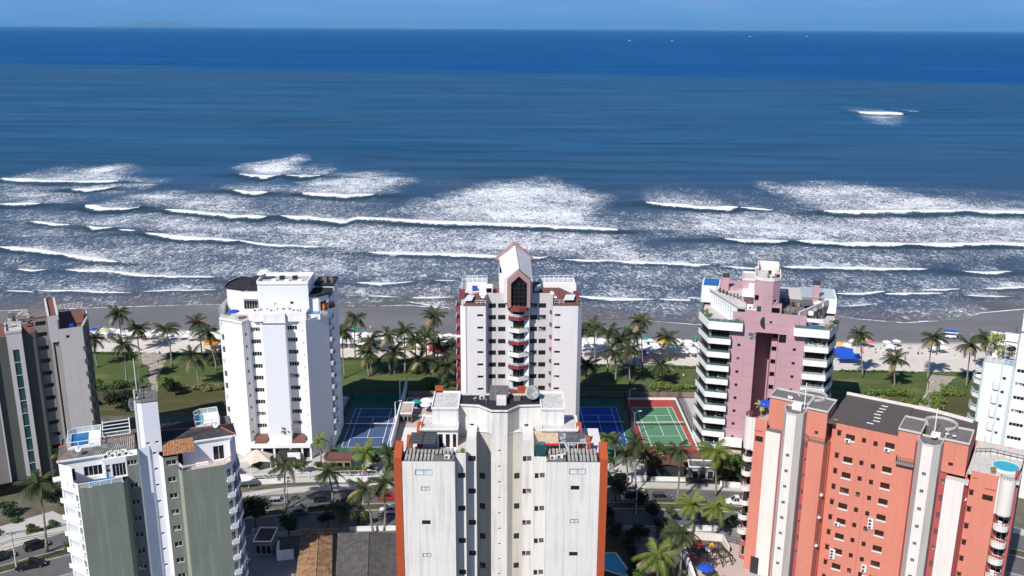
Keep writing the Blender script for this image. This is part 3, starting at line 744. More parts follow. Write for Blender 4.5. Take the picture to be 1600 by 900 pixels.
fence('green netting fence round the back of the shaded blue court', [(-43.1, 203), (-43.4, 237.4)], 3.4, None)
fence('tall green windscreen fence closing the shaded end of the blue court', [(-43.3, 237.6), (-29.3, 237.3)], 3.0, 'screen_green', pan=(.05, .7))
fence('green windscreen fence at the street end of the blue court', [(-42.5, 201.6), (-29.6, 201.7)], 3.0, 'screen_green', pan=(.05, .75))
fence('mesh fence between the bright blue court and the green court', [(30.2, 205), (31.0, 239)], 3.2, None)
fence('mesh fence closing the far ends of the right-hand courts', [(16, 239.6), (46, 239.7)], 3.0, None)
fence('mesh fence down the right side of the red bordered court', [(45.6, 204.4), (45.9, 239.5)], 3.2, None)
fence('mesh fence at the street end of the green court', [(31.2, 204.2), (45.3, 204)], 3.0, None)
def wall_thing(label, pts, h, mat, t=.22, name='garden_wall'):
    x0, y0 = pts[0]; mb = MB(); parapet(mb, [(p[0] - x0, p[1] - y0) for p in pts], 0, h, t, False)
    cap = MB(); parapet(cap, [(p[0] - x0, p[1] - y0) for p in pts], h, h + .07, t + .1, False)
    e = thing(name, label, 'wall', (x0, y0, 0)); mb.build('wall_body', mat, e); cap.build('coping', mat, e); return e
wall_thing('tall pale wall between the blue court and the pool garden', [(-28.8, 205), (-29.2, 237), (-29.5, 247)], 3.0, 'white_paint', .3)
wall_thing('low white kerb wall around the red bordered court', [(45.15, 205), (44.95, 238.9), (31.6, 238.8)], .5, 'white_paint')
wall_thing('long dark wall behind the courts along the shaded lawn', [(-28.5, 240.5), (17, 241), (52, 240.6)], 1.4, 'stone_wall')
wall_thing('white street wall left of the dark garden pavilion', [(16, 189.6), (30.5, 190.9)], 1.3, 'white_paint')
wall_thing('white street wall below the dark garden pavilion', [(31.5, 190.9), (39.2, 190.8)], 1.0, 'white_paint')
wall_thing('white street wall right of the glazed entrance below the mauve tower', [(46.5, 188.6), (58, 186.5), (72, 182)], 1.2, 'white_paint')
wall_thing('white wall on the near side of the street by two young palms', [(34.4, 169.3), (42.3, 169.2)], 1.2, 'white_paint')
wall_thing('white wall with pale pink face beside the playground', [(36.6, 166.2), (42.0, 165.4), (42.3, 160.9)], 1.5, 'ivory_render')
wall_thing('tall white wall left of the playground', [(33.4, 161.5), (33.5, 150)], 2.0, 'white_paint', .5)
wall_thing('white garden wall in front of the white tower, left of the gate', [(-62, 187.6), (-50, 189.2)], 1.1, 'white_paint')
wall_thing('white garden wall below the blue court, along the pavement', [(-38.5, 189.6), (-28.6, 190.3)], 1.2, 'white_paint')
wall_thing('white wall at the street edge of the grey tiled house', [(-32.5, 168.4), (-21, 169.0)], 1.0, 'white_paint')
wall_thing('white yard wall in the shade beside the brown tiled roof', [(-45.0, 161.5), (-44.4, 157.6), (-41.4, 158.2)], 2.0, 'white_paint')
wall_thing('white ramp wall under the palms by the orange-sided block', [(22.3, 196), (26.6, 201.4), (31.8, 200.8)], 1.6, 'white_paint')
fence('white railing fence in front of the white tower', [(-64, 189.2), (-50.5, 190.6), (-45.5, 191.2)], 1.7, None, 'white_metal', step=2.2)
fence('white picket fence below the blue tennis court', [(-40.5, 191.6), (-30.4, 192.1)], 1.7, None, 'white_metal', step=2)
fence('dark railing beside the playground terrace', [(42.3, 165.6), (47, 163)], 1.4, None)
fence('low glass fence in front of the shaded yard left of the tiled roofs', [(-51.5, 166.5), (-46.5, 165.6)], 1.6, None, 'white_metal')
sheet('plaza', [(-66, 188), (-29, 190.6), (-29, 201.3), (-44.5, 201.5), (-44.5, 240), (-47, 240), (-47, 203), (-66, 203)], .018, 'pale_paving')
sheet('plaza', [(45.9, 204), (52, 204), (52, 240), (46.1, 240)], .018, 'pale_paving')
sheet('plaza', [(15, 190), (72, 184), (66, 203), (15, 204)], .016, 'back_lawn_mat')
sheet('plaza', [(21.8, 190.6), (31, 192), (31, 200), (27, 201), (21.8, 195)], .03, 'pale_paving')
sheet('yard', [(24.2, 160.5), (30.2, 160.8), (31.0, 171), (25.0, 171)], .02, 'grey_paving')
sheet('yard', [(33.8, 150), (50, 150), (50, 166), (42.4, 164.9), (42.4, 161), (33.8, 161)], .02, 'terrace_tile')
sheet('yard', [(-56, 148), (-40, 148), (-40, 158.3), (-45, 160), (-52, 166.4), (-56, 166)], .02, 'grey_paving')
sheet('yard', [(42.5, 170.2), (42.5, 166), (47.5, 163), (60, 163), (60, 168)], .024, 'grey_paving')
sheet('plaza', [(-104, 152), (-108, 166), (-96, 176), (-86, 169.5), (-90, 167.0), (-97.5, 161.2)], .03, 'pale_paving')
sheet('garden', [(-97.6, 167.6), (-91.5, 170.2), (-89.6, 168.6), (-95.8, 165.3)], .05, 'lawn_mat')
sheet('garden', [(15, 150), (24, 150), (24, 170), (15, 170)], .012, 'back_lawn_mat')
sheet('garden', [(-62, 189.4), (-50, 190.6), (-50, 192.4), (-62, 191.5)], .03, 'lawn_mat')
# ------------------------------------------------------------------ buildings
def balcony(bd, pts, z, back, par, mat, slab=.22, rail_h=0, rail_mat='dark_metal', glass=None, floor_mat=None, t=.16, par_bottom=None):
    """slab over polygon pts+back, solid parapet along pts, optional railing on top"""
    m = MB(); m.prism(list(pts) + list(back), z - slab, z)
    pb = z - slab - .003 if par_bottom is None else par_bottom
    parapet(m, pts, pb, z + par, t, False)
    o = m.build('balcony', mat, bd.e)
    if rail_h:
        r = MB(); rail(r, pts, z + par, rail_h, 1.4, .05, 0); r.build('railing', rail_mat, o)
        if glass: g = MB(); panels(g, pts, z + par + .05, z + par + rail_h - .05); g.build('glass_panel', glass, o)
    return o
def roofcap(bd, poly, z, mat, name='roof', par=0, pmat=None, t=.2, th=.25):
    m = MB(); m.prism(poly, z - th, z); o = m.build(name, mat, bd.e)
    if par:
        p = MB(); parapet(p, poly, z - .02, z + par, t); p.build('parapet', pmat or mat, o)
    return o
def boxpart(bd, name, x0, x1, y0, y1, z0, z1, mat, parent=None):
    m = MB(); m.box(x0, x1, y0, y1, z0, z1); return m.build(name, mat, parent or bd.e)
def col(bd, mat, pts, z0, z1):
    for a, q in zip(pts, pts[1:]): bd.wall(mat, a, q, z0, z1)
def zs(top, step, n): return [top - step * k for k in range(n)]

# ---- green and white tower, front left
def build_green():
    b = Bld('green_tower', 'green and white apartment tower with tall white lift shaft at the lower left', -62.2, 136, 22.5)
    T = 27.5
    b.wall('green_render', (-6.6, 0), (0, 0), 0, T); b.wall('green_render', (0, 0), (.75, 2), 0, T)
    Zw = [25.63, 22.63, 19.6, 16.6, 13.57, 10.5, 7.5, 4.5]
    b.wall('green_render', (.75, 2), (2.5, 2), 0, 31, [(.08, 1.42, z - .48, z + .48) for z in Zw] + [(.05, 1.6, 29.3, 30.2, 3)], frame='white_metal')
    b.wall('pale_blue_white', (2.5, 2), (2.75, 3), 0, 31.6)
    b.wall('pale_blue_white', (2.75, 3), (4.35, 3), 0, 31.6)
    b.wall('pale_blue_white', (4.35, 3), (4.55, 3.25), 0, 31.6)
    Zs = [30.2, 27.35, 24.44, 21.45, 18.45, 15.42, 12.45, 9.45, 6.45]
    b.wall('pale_blue_white', (4.55, 3.25), (5.75, 3.25), 0, 31.0, [(.25, .82, z - .2, z + .22, 1) for z in Zs])
    b.wall('white_paint', (5.75, 3.25), (6.25, 2), 0, 29.8)
    b.wall('green_render', (6.25, 2), (8.45, 2), 0, 29.7, [(.45, 1.75, z - .48, z + .48) for z in Zw] + [(.45, 2.05, 28.2, 29.1, 2)])
    b.wall('green_render_light', (8.45, 2), (8.95, .5), 0, T)
    b.wall('green_render', (8.95, .5), (15.8, .5), 0, T)
    # left side with banded windows, right side, back
    Zf = [2.95 * k + 1.1 for k in range(9)]
    lw = [(.2, 1.2, z + .2, z + 1.75, 2, 'pane_grey') for z in Zf]
    b.wall('white_trim', (-7.25, 1.0), (-6.6, 0), 0, T + .8, [(.15, .95, z + .3, z + 1.7, 2, 'pane_grey') for z in Zf])
    b.wall('white_trim', (-9.2, 3.2), (-7.25, 1.0), 0, 31, [(.3, 2.6, z + .1, z + 1.8, 4, 'pane_pale') for z in Zf])
    b.wall('white_trim', (-9.2, 14), (-9.2, 3.2), 0, 31, [(1 + 2.4 * k, 2.8 + 2.4 * k, z + .1, z + 1.8, 2, 'pane_grey') for z in Zf for k in (0, 1, 3)])
    b.wall('pale_blue_white', (15.8, .5), (16.9, 1.6), 0, T, [(.2, 1.3, z + .25, z + 1.7, 2) for z in Zf])
    b.wall('pale_blue_white', (16.9, 1.6), (18.1, 5), 0, 31, [(.5, 3.2, z + .1, z + 1.7, 3) for z in Zf])
    b.wall('pale_blue_white', (18.1, 5), (18.1, 14), 0, 31, [(.5, 4, z + .1, z + 1.7, 3) for z in Zf])
    b.wall('white_paint', (18.1, 14), (-9.2, 14), 0, 30.35)
    for k in range(9):
        z = 2.95 * k + .95
        balcony(b, [(-9.55, 3.0), (-7.45, .62), (-6.9, .15)], z, [(-6.6, .05), (-7.25, .98), (-9.15, 3.2)], .55, 'white_trim', t=.12)
        balcony(b, [(15.95, .15), (17.1, .45), (17.35, 1.9)], z, [(16.95, 1.6), (15.85, .55)], .65, 'white_trim', t=.12)
        balcony(b, [(17.4, 1.95), (18.5, 5.0), (18.5, 12)], z, [(18.12, 12), (18.12, 5), (17, 1.7)], .5, 'white_trim', t=.12)
    # terraces on top of both wings
    m = MB(); m.prism([(-9.2, 3.2), (-7.25, 1.0), (-6.55, .1), (-.05, .1), (.7, 2.0), (2.4, 2.05), (2.4, 4.5), (-9.15, 4.5)], 26.2, 26.5); m.build('terrace_floor', 'terrace_tile', b.e)
    m = MB(); m.prism([(6.3, 2.05), (8.45, 2.05), (9, .6), (15.75, .6), (16.85, 1.65), (17.9, 4.6), (6.3, 4.6)], 26.2, 26.5); m.build('terrace_floor', 'terrace_tile', b.e)
    r = MB(); rail(r, [(-9.15, 3.1), (-7.3, .95), (-6.55, .06), (-.1, .06)], 27.5, .85, 1.7, .1, 0); r.build('terrace_railing', 'white_metal', b.e)
    r = MB(); panels(r, [(-7.3, .95), (-6.55, .08), (-.1, .08)], 27.55, 28.25); r.build('glass_panel', 'rail_glass', b.e)
    r = MB(); rail(r, [(8.7, 2.0), (9.05, .56), (15.75, .56), (16.8, 1.6), (17.9, 4.6)], 27.5, .85, 1.8, .1, 0); r.build('terrace_railing', 'white_metal', b.e)
    boxpart(b, 'plunge_pool', -4.6, -1.4, .5, 2.2, 26.5, 27.75, 'pool_blue')
    boxpart(b, 'awning', 11.2, 13.2, .35, 1.6, 28.0, 28.12, 'canvas_white')
    # penthouse walls
    W = lambda *a, **k: b.wall(*a, **k)
    W('white_paint', (-9.0, 4.4), (-2.6, 4.4), 26.4, 30.9, [(.4, 2.0, 27.0, 29.2, 2), (3.2, 6.0, 27.4, 29.2, 4)])
    W('white_paint', (-2.6, 4.4), (-2.6, 2.0), 26.4, 30.9); 
    W('white_trim', (-2.6, 2.0), (.75, 2.0), 27.5, 30.3, [(.2, .9, 27.7, 30, 1), (1.15, 3.2, 27.7, 30, 4)])
    W('white_paint', (8.5, 4.2), (18.0, 4.2), 26.4, 30.9, [(.1, .9, 27, 29.9, 1), (5.8, 7.6, 26.8, 29.4, 2)])
    boxpart(b, 'service_ledge', -2.7, 2.45, 2.02, 4.3, 30.3, 31.0, 'white_trim')
    for i, (x, y, rz) in enumerate([(-2.2, 2.5, .3), (-1.1, 2.6, -.2), (-.1, 2.5, .1), (.9, 2.6, 0), (-1.7, 3.5, .5), (-.6, 3.4, 0), (.5, 3.5, -.3)]): ac(b.e, x, y, 31.01, rz)
    # corrugated roofs with red ridge lines
    def hip(poly_z, ridges, name='tiled_roof', mat='fibre_roof'):
        mm = MB()
        for f in poly_z: mm.face(f)
        o = mm.build(name, mat, b.e)
        for p, q in ridges: k = MB(); k.bar(p, q, .22, .14); k.build('ridge_tile', 'ridge_red', o)
        return o
    def ribs(o, quad, n, mat='fibre_roof_pale', w=.10):
        """raised corrugations running down the slope of a quad"""
        a, q, c, d = [Vector(p) for p in quad]; mm = MB()
        for k in range(1, n):
            t_ = k / n; mm.bar(a.lerp(q, t_) + Vector((0, 0, .03)), d.lerp(c, t_) + Vector((0, 0, .03)), w, .07)
        s_ = mm.build('corrugation', mat, o); s_['kind'] = 'stuff'
    e1, e2 = 31.0, 32.0
    A, B_, C, D = (-9.4, 4.2, e1), (2.3, 4.2, e1), (2.3, 12.0, e1), (-4.4, 12.0, e1)
    m1, m2 = (-6.8, 7.4, e2), (2.3, 7.4, e2)
    o = hip([[A, B_, m2, m1], [A, m1, (-9.4, 10, e1)], [m1, m2, C, D], [(-9.4, 10, e1), m1, D]], [(A, m1), (m1, m2), (m1, D), (m1, (-9.4, 10, e1))])
    ribs(o, [A, B_, m2, m1], 34); ribs(o, [m1, m2, C, D], 24)
    A, B_, C, D = (6.4, 4.6, 31.0), (18.3, 4.0, 31), (18.3, 9.0, 31), (6.4, 13.5, 31)
    m1, m2 = (6.4, 8.0, 32), (15.6, 6.6, 32)
    o = hip([[A, B_, m2, m1], [B_, C, m2], [m1, m2, C, (12, 13, 31), D]], [(m1, m2), (B_, m2), (C, m2)], mat='roof_charcoal')
    ribs(o, [A, B_, m2, m1], 34, 'fibre_roof')
    mm = MB(); mm.face([(6.3, 2.1, 30.0), (11.3, 2.1, 30.0), (11.3, 4.9, 31.3), (6.6, 4.9, 31.3)]); o = mm.build('clay_tile_roof', 'clay_tile', b.e); ribs(o, [(6.3, 2.1, 30.02), (11.3, 2.1, 30.02), (11.3, 4.9, 31.32), (6.6, 4.9, 31.32)], 20, 'clay_tile', .1)
    boxpart(b, 'gutter', -9.5, 2.3, 4.0, 4.2, 30.75, 31.02, 'white_trim'); boxpart(b, 'gutter', 11.4, 18.4, 3.85, 4.05, 30.75, 31.02, 'white_trim')
    m = MB(); m.prism([(-9.1, 4.5), (18, 4.5), (18, 13.9), (-9.1, 13.9)], 30.4, 30.6); m.build('roof_slab', 'roof_grey', b.e)
    # roof pools with glazed railings
    for (x0, x1, y0, y1, wm) in ((-7.9, -2.9, 6.3, 12.2, 'pool_blue'), (12.0, 16.0, 7.5, 13.0, 'pool_teal')):
        boxpart(b, 'pool_tank', x0, x1, y0, y1, 30.6, 32.1, 'white_trim'); boxpart(b, 'pool_water', x0 + .5, x1 - 1.9 if wm == 'pool_blue' else x0 + 1.4, y0 + .5, y1 - .4, 32.09, 32.12, wm)
        r = MB(); rail(r, [(x0, y0), (x0, y1 - 1), (x0 + 1, y1), (x1, y1), (x1, y0)], 32.1, .85, 1.5, .1, 0, True); o = r.build('pool_railing', 'white_metal', b.e)
        r = MB(); panels(r, [(x0, y0), (x0, y1 - 1), (x0 + 1, y1), (x1, y1)], 32.15, 32.85); r.build('glass_panel', 'rail_glass', o)
    r = MB()
    for k in range(5): r.bar((-2.6, 9 + k * .7, 32.0 + k * .35), (1.6, 9 + k * .7, 32.0 + k * .35), .12)
    r.bar((-2.6, 9, 32), (-2.6, 12, 33.6), .12); r.bar((1.6, 9, 32), (1.6, 12, 33.6), .12); r.build('white_pergola', 'white_metal', b.e)
    # lift shaft tower
    b.wall('white_paint', (2.95, 4.4), (3.85, 4.0), 30, 39.2); b.wall('pale_blue_white', (3.85, 4.0), (6.35, 4.0), 30.0, 39.2, [(.1, .7, 31.6, 32.0, 1), (1.5, 2.1, 31.6, 32.0, 1)])
    b.wall('pale_blue_white', (6.35, 4.0), (6.35, 8), 30, 39.2); b.wall('white_paint', (6.35, 8), (2.95, 8), 30, 39.2); b.wall('white_paint', (2.95, 8), (2.95, 4.4), 30, 39.2)
    boxpart(b, 'shaft_pilaster', 2.75, 3.05, 4.25, 4.6, 30, 39.4, 'white_trim')
    roofcap(b, [(2.95, 4.4), (3.85, 4), (6.35, 4), (6.35, 8), (2.95, 8)], 39.15, 'roof_grey', par=.35, pmat='concrete_mid')
    r = MB(); rail(r, [(3.1, 4.4), (6.2, 4.2), (6.2, 7.8), (3.1, 7.8)], 39.4, 1.2, .9, .06, 1, True)
    for k in range(7): r.bar((3.3 + k * .45, 5 + (k % 3) * .8, 39.4), (3.5 + k * .4, 5.6 + (k % 2), 40.4), .05)
    r.build('roof_railing', 'steel', b.e)
    m = MB(); m.bar((3.8, 5, 39), (3.9, 5, 44.5), .07); m.build('antenna', 'steel', b.e)
    dish(b.e, 2.2, 8.4, 37.3, 1.15, R(60), 75)
    m = MB(); m.tube([(3.0, 5.2, 39.2), (3.0, 5.2, 41)], .2); m.build('vent_pipe', 'concrete_light', b.e)
    for x, y in ((-6.2, 4.6), (15.2, 6.2)): dish(b.e, x, y, 32.3, .45, R(-20), 50, 'white_metal')
    b.finish()
build_green()

# ---- cream tower with orange edges, front middle
def build_cream():
    b = Bld('cream_tower', 'cream tower with orange end walls and stepped recess in front centre', -2, 141, 0)
    ZL = [24.0, 17.74, 11.5, 5.3]; fr = 'dark_metal'
    b.wall('cream_render', (-16.1, 0), (-7.3, 0), 0, 29.0, [(2.2, 5.05, 26.4, 27.5, 2, 'pane_pale')] + [(3.15, 4.6, z - .4, z + .4, 2, pn) for z, pn in zip(ZL, ('pane_pale', 'pane', 'pane_pale', 'pane'))], frame=fr)
    b.wall('cream_render', (7.9, 0), (16.7, 0), 0, 29.0, [(3.75, 6.5, 26.7, 27.8, 2, 'pane_pale')] + [(4.05, 5.5, z - .4, z + .4, 2, pn) for z, pn in zip([24.3, 18.1, 11.9, 5.7], ('pane', 'pane_pale', 'pane', 'pane_pale'))], frame=fr)
    for x0, x1 in ((-17.4, -16.1), (16.7, 18.0)):
        boxpart(b, 'orange_end_wall', x0, x1, -.12, 3.2, 0, 29.6, 'orange_paint')
        mm = MB(); mm.face([(x0, -.12, 29.6), (x1, -.12, 29.6), (x1, 3.2, 31.2), (x0, 3.2, 31.2)]); mm.face([(x1, -.12, 29.6), (x1, 3.2, 29.6), (x1, 3.2, 31.2)]); mm.face([(x0, -.12, 29.6), (x0, 3.2, 31.2), (x0, 3.2, 29.6)]); mm.face([(x0, 3.2, 29.6), (x0, 3.2, 31.2), (x1, 3.2, 31.2), (x1, 3.2, 29.6)])
        mm.build('sloped_orange_fin', 'orange_paint', b.e)
    # stepped recess, left half then centre then right half
    Z1 = [25.45, 19.3, 13.15, 7.0]; Z2 = [27.6, 21.5, 15.5, 9.5, 3.5]; Z3 = [22.2, 16.3, 10.35, 4.4]
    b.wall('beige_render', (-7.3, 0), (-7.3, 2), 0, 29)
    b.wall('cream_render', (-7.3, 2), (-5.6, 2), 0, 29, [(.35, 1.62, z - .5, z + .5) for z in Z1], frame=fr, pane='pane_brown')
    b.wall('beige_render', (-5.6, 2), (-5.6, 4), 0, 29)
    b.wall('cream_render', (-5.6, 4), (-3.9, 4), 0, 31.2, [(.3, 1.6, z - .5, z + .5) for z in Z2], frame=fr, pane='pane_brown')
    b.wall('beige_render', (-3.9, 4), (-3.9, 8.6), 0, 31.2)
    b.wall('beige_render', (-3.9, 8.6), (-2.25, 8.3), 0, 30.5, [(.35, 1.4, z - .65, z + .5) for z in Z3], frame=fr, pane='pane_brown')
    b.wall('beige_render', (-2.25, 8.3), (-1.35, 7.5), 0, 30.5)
    Zc = [24.4, 21.4, 18.35, 15.35, 12.3, 9.25, 6.2, 3.2, 27.4]
    b.wall('cream_render', (-1.35, 7.5), (1.35, 7.5), 0, 35, [(1.15, 1.6, z - .18, z + .18, 1, 'pane_black') for z in Zc])
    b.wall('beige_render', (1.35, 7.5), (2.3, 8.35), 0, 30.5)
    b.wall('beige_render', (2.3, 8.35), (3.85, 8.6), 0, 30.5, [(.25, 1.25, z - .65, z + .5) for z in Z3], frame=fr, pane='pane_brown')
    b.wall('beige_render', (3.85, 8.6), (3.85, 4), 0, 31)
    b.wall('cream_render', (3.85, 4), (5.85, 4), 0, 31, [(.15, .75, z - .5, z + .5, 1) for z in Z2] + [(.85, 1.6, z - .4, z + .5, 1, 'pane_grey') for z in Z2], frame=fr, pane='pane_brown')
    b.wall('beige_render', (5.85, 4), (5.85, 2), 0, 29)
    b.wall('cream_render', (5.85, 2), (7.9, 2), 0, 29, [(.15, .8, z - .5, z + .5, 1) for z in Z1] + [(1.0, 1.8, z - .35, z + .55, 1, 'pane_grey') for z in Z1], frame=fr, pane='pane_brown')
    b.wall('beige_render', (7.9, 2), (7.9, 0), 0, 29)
    # core above the wings
    b.wall('cream_render', (-7.1, 10.1), (-3.75, 9.8), 26, 35, [(1.9, 2.6, 30.9, 31.4, 1)], frame=fr); b.wall('cream_render', (-3.75, 9.8), (-1.35, 7.5), 30.5, 35)
    b.wall('beige_render', (1.35, 7.5), (3.4, 9.8), 30.5, 35); b.wall('cream_render', (3.4, 9.8), (7.1, 10.1), 26, 35, [(.9, 1.6, 30.9, 31.4, 1)], frame=fr)
    b.wall('cream_render', (-7.1, 15), (-7.1, 10.1), 26, 35); b.wall('cream_render', (7.1, 10.1), (7.1, 15), 26, 35); b.wall('cream_render', (7.1, 15), (-7.1, 15), 0, 35)
    core = [(-7.1, 10.1), (-3.75, 9.8), (-1.35, 7.5), (1.35, 7.5), (3.4, 9.8), (7.1, 10.1), (7.1, 15), (-7.1, 15)]
    roofcap(b, core, 34.7, 'roof_charcoal', par=.3, pmat='cream_render', t=.18); ac(b.e, -3.2, 13.2, 34.7, .4); boxpart(b, 'roof_tank', 2.4, 3.6, 12.4, 13.4, 34.7, 35.3, 'roof_grey')
    boxpart(b, 'roof_hatch', -1.9, 1.5, 12.6, 16.0, 34.5, 36.2, 'roof_grey'); boxpart(b, 'roof_hatch', -.6, 1.1, 10.3, 12.2, 34.7, 35.9, 'cream_render')
    m = MB(); m.bar((-.8, 12, 34.7), (-.8, 12, 40.5), .07); m.build('antenna', 'steel', b.e)
    dish(b.e, 5.6, 12.2, 36.3, 1.3, R(15), 55); dish(b.e, -4.3, 11.6, 35.3, .42, R(200), 45, 'white_metal'); dish(b.e, -2.4, 11.2, 35.2, .4, R(160), 40)
    for i in range(10): 
        x = rnd.uniform(-4, 5); y = rnd.uniform(11, 14.4); m = MB(); m.bar((x, y, 34.72), (x + rnd.uniform(-1.2, 1.2), y + rnd.uniform(-.8, .8), 34.85 + rnd.random() * .6), .06); m.build('cable', 'dark_metal', b.e)
    # wing bodies behind the fronts
    for sx in (-1, 1):
        X0, X1 = (-17.3, -7.1) if sx < 0 else (7.1, 17.9)
        mm = MB()
        mm.box(X0 + .05, X1 - .25, 3.0, 14.9, 0, 28.4); mm.build('wing_body', 'cream_render', b.e)
        mm = MB(); mm.box(-11.6 if sx < 0 else 7.12, -7.12 if sx < 0 else 11.1, 8.3, 15.6, 28.4, 34.5); mm.build('penthouse', 'cream_render', b.e)
        xa, xb = (-11.7, -7.15) if sx < 0 else (7.15, 11.2)
        roofcap(b, [(xa, 8.2), (xb, 8.2), (xb, 15.7), (xa, 15.7)], 34.9, 'stained_slab', par=.25, pmat='white_paint', th=.36)
        xa, xb = (-13.5, -7.15) if sx < 0 else (7.15, 13.4)
        mm = MB(); mm.box(xa, xb, 6.55, 8.1, 28.4, 31.7); mm.build('penthouse', 'white_paint', b.e)
        roofcap(b, [(xa, 5.9), (xb, 5.9), (xb, 11.6), (xa, 11.6)] if sx < 0 else [(xa, 5.9), (xb, 5.9), (xb, 11.8), (xa, 11.8)], 32.0, 'stained_slab', par=.25, pmat='white_paint')
        # barrel roof channels over the front rooms: every channel a piece of its own
        ch = MB(); pr = [(.24 * math.cos(math.pi * k / 5), .14 * math.sin(math.pi * k / 5)) for k in range(6)]
        for k in range(5): ch.face([(pr[k][0], 0, pr[k][1]), (pr[k][0], 1.85, pr[k][1]), (pr[k + 1][0], 1.85, pr[k + 1][1]), (pr[k + 1][0], 0, pr[k + 1][1])])
        ch.face([(p[0], 0, p[1]) for p in pr[::-1]]); cm = ch.mesh('roof_channel', ('fibre_roof_pale',))
        xa, xb = (-15.9, -7.5) if sx < 0 else (8.1, 16.5)
        boxpart(b, 'roof_valley', xa, xb, .05, 3.9, 28.7, 29.0, 'roof_charcoal')
        n = 13
        for row, (y0, z0) in enumerate(((.1, 29.02), (2.0, 29.3))):
            for k in range(n):
                x = xa + .4 + (xb - xa - .8) * k / (n - 1)
                if row == 0 and ((sx < 0 and x > -10.9) or (sx > 0 and x < 11.2)): continue
                put('roof_channel', cm, b.e, (x + rnd.uniform(-.04, .04), y0, z0), rot=(R(8), 0, rnd.uniform(-.03, .03)))
        boxpart(b, 'ac_ledge', -10.8 if sx < 0 else 8.1, -7.4 if sx < 0 else 11.1, .06, 1.9, 29.0, 29.25, 'roof_grey')
        if sx < 0: ac(b.e, -8.6, .6, 29.26)
        else: ac(b.e, 8.9, .6, 29.26); ac(b.e, 9.9, .9, 29.26, .5); ac(b.e, 10.7, 1.2, 29.26, .9)
        for y0, xx in ((4.3, (-15.2, 14.9)), (7.0, (-13.7, 13.6))):
            x = xx[0] if sx < 0 else xx[1]; mm = MB(); z = 31.0 if y0 < 6 else 32.2
            mm.box(x - .45, x + .45, y0 - .8, y0 + .8, 28.4, z - .5)
            mm.face([(x - .45, y0 - .8, z - .5), (x + .45, y0 - .8, z - .5), (x + .45, y0 + .8, z + .5), (x - .45, y0 + .8, z + .5)]); mm.face([(x + .45, y0 - .8, z - .5), (x + .45, y0 + .8, z - .5), (x + .45, y0 + .8, z + .5)])
            mm.face([(x - .45, y0 + .8, z - .5), (x - .45, y0 - .8, z - .5), (x - .45, y0 + .8, z + .5)]); mm.face([(x + .45, y0 + .8, z - .5), (x - .45, y0 + .8, z - .5), (x - .45, y0 + .8, z + .5), (x + .45, y0 + .8, z + .5)])
            mm.build('orange_fin', 'orange_paint', b.e)
    # left terrace: shutters and pergola;  right terrace: tarpaulin roof and solar panel
    b.wall('white_paint', (-10.7, 6.15), (-7.15, 6.15), 28.4, 31.4, [(.3, 1.0, 28.6, 31.1, 1, 'pane_brown'), (1.5, 2.2, 28.6, 31.1, 1, 'pane_brown'), (2.7, 3.3, 28.6, 31.1, 1, 'pane_brown')], frame='wood_dark')
    g = MB(); g.prism([(-15.1, 1.9), (-10.8, 1.9), (-10.6, 6.0), (-15.0, 6.4)], 31.25, 31.3); g.build('pergola_sheet', 'pane_grey', b.e)
    for k in range(7): g = MB(); y = 2.0 + k * .68; g.bar((-15.1, y, 31.36), (-10.7, y, 31.36), .1); g.build('pergola_beam', 'dark_metal', b.e)
    g = MB(); g.bar((-12.9, 1.9, 31.42), (-12.9, 6.2, 31.42), .1); g.build('pergola_beam', 'dark_metal', b.e)
    g = MB(); g.face([(6.7, 3.1, 30.9), (10.0, 3.1, 30.9), (10.0, 6.5, 31.6), (5.8, 6.5, 31.6)]); g.face([(6.7, 3.1, 30.85), (5.8, 6.5, 31.55), (10, 6.5, 31.55), (10, 3.1, 30.85)]); g.build('tarpaulin_roof', 'wood_beige', b.e)
    boxpart(b, 'red_fascia', 6.7, 10.0, 2.95, 3.1, 30.6, 30.92, 'canvas_red'); boxpart(b, 'rolled_cover', 10.2, 13.6, 6.3, 6.9, 31.4, 31.8, 'white_trim')
    for r_ in range(2):
        for c_ in range(4):
            g = MB(); x0 = 10.2 + c_ * 1.12; y0 = 3.2 + r_ * 1.5; g.face([(x0, y0, 31.0 + r_ * .25), (x0 + 1.06, y0, 31.0 + r_ * .25), (x0 + 1.06, y0 + 1.4, 31.24 + r_ * .25), (x0, y0 + 1.4, 31.24 + r_ * .25)]); g.build('solar_panel', 'pane_grey', b.e)
    g = MB(); rail(g, [(10.1, 3.1), (14.7, 3.1)], 29, 2.0, 1.5, .08, 0); g.build('canopy_frame', 'white_metal', b.e)
    boxpart(b, 'terrace_parapet', -7.25, -5.6, 2.0, 2.2, 29, 29.5, 'cream_render')
    g = MB(); g.box(6.1, 7.7, 2.25, 4.2, 29.0, 31.0); g.build('glazed_porch', 'pane_teal', b.e)
    boxpart(b, 'orange_chimney', -11.7, -10.3, 15.6, 16.3, 28, 36.0, 'orange_paint'); boxpart(b, 'orange_chimney', 3.1, 4.6, 15.2, 15.8, 28, 36.2, 'orange_paint')
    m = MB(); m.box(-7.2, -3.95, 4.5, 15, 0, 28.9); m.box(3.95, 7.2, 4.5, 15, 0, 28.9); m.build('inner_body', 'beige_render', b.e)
    m = MB(); m.prism([(-7.2, 2.1), (-5.7, 2.1), (-5.7, 4.05), (-7.2, 4.05)], 28.6, 28.8); m.prism([(-3.95, 4.1), (3.95, 4.1), (3.95, 9.9), (-3.95, 9.9)], -.02, 0.05); m.build('ledge_floor', 'roof_grey', b.e)
    m = MB(); m.prism([(-5.55, 4.05), (-3.95, 4.05), (-3.95, 9.8), (-5.55, 9.8)], 30.9, 31.15); m.prism([(3.9, 4.05), (5.8, 4.05), (5.8, 9.8), (3.9, 9.8)], 30.7, 30.95); m.build('ledge_roof', 'cream_render', b.e)
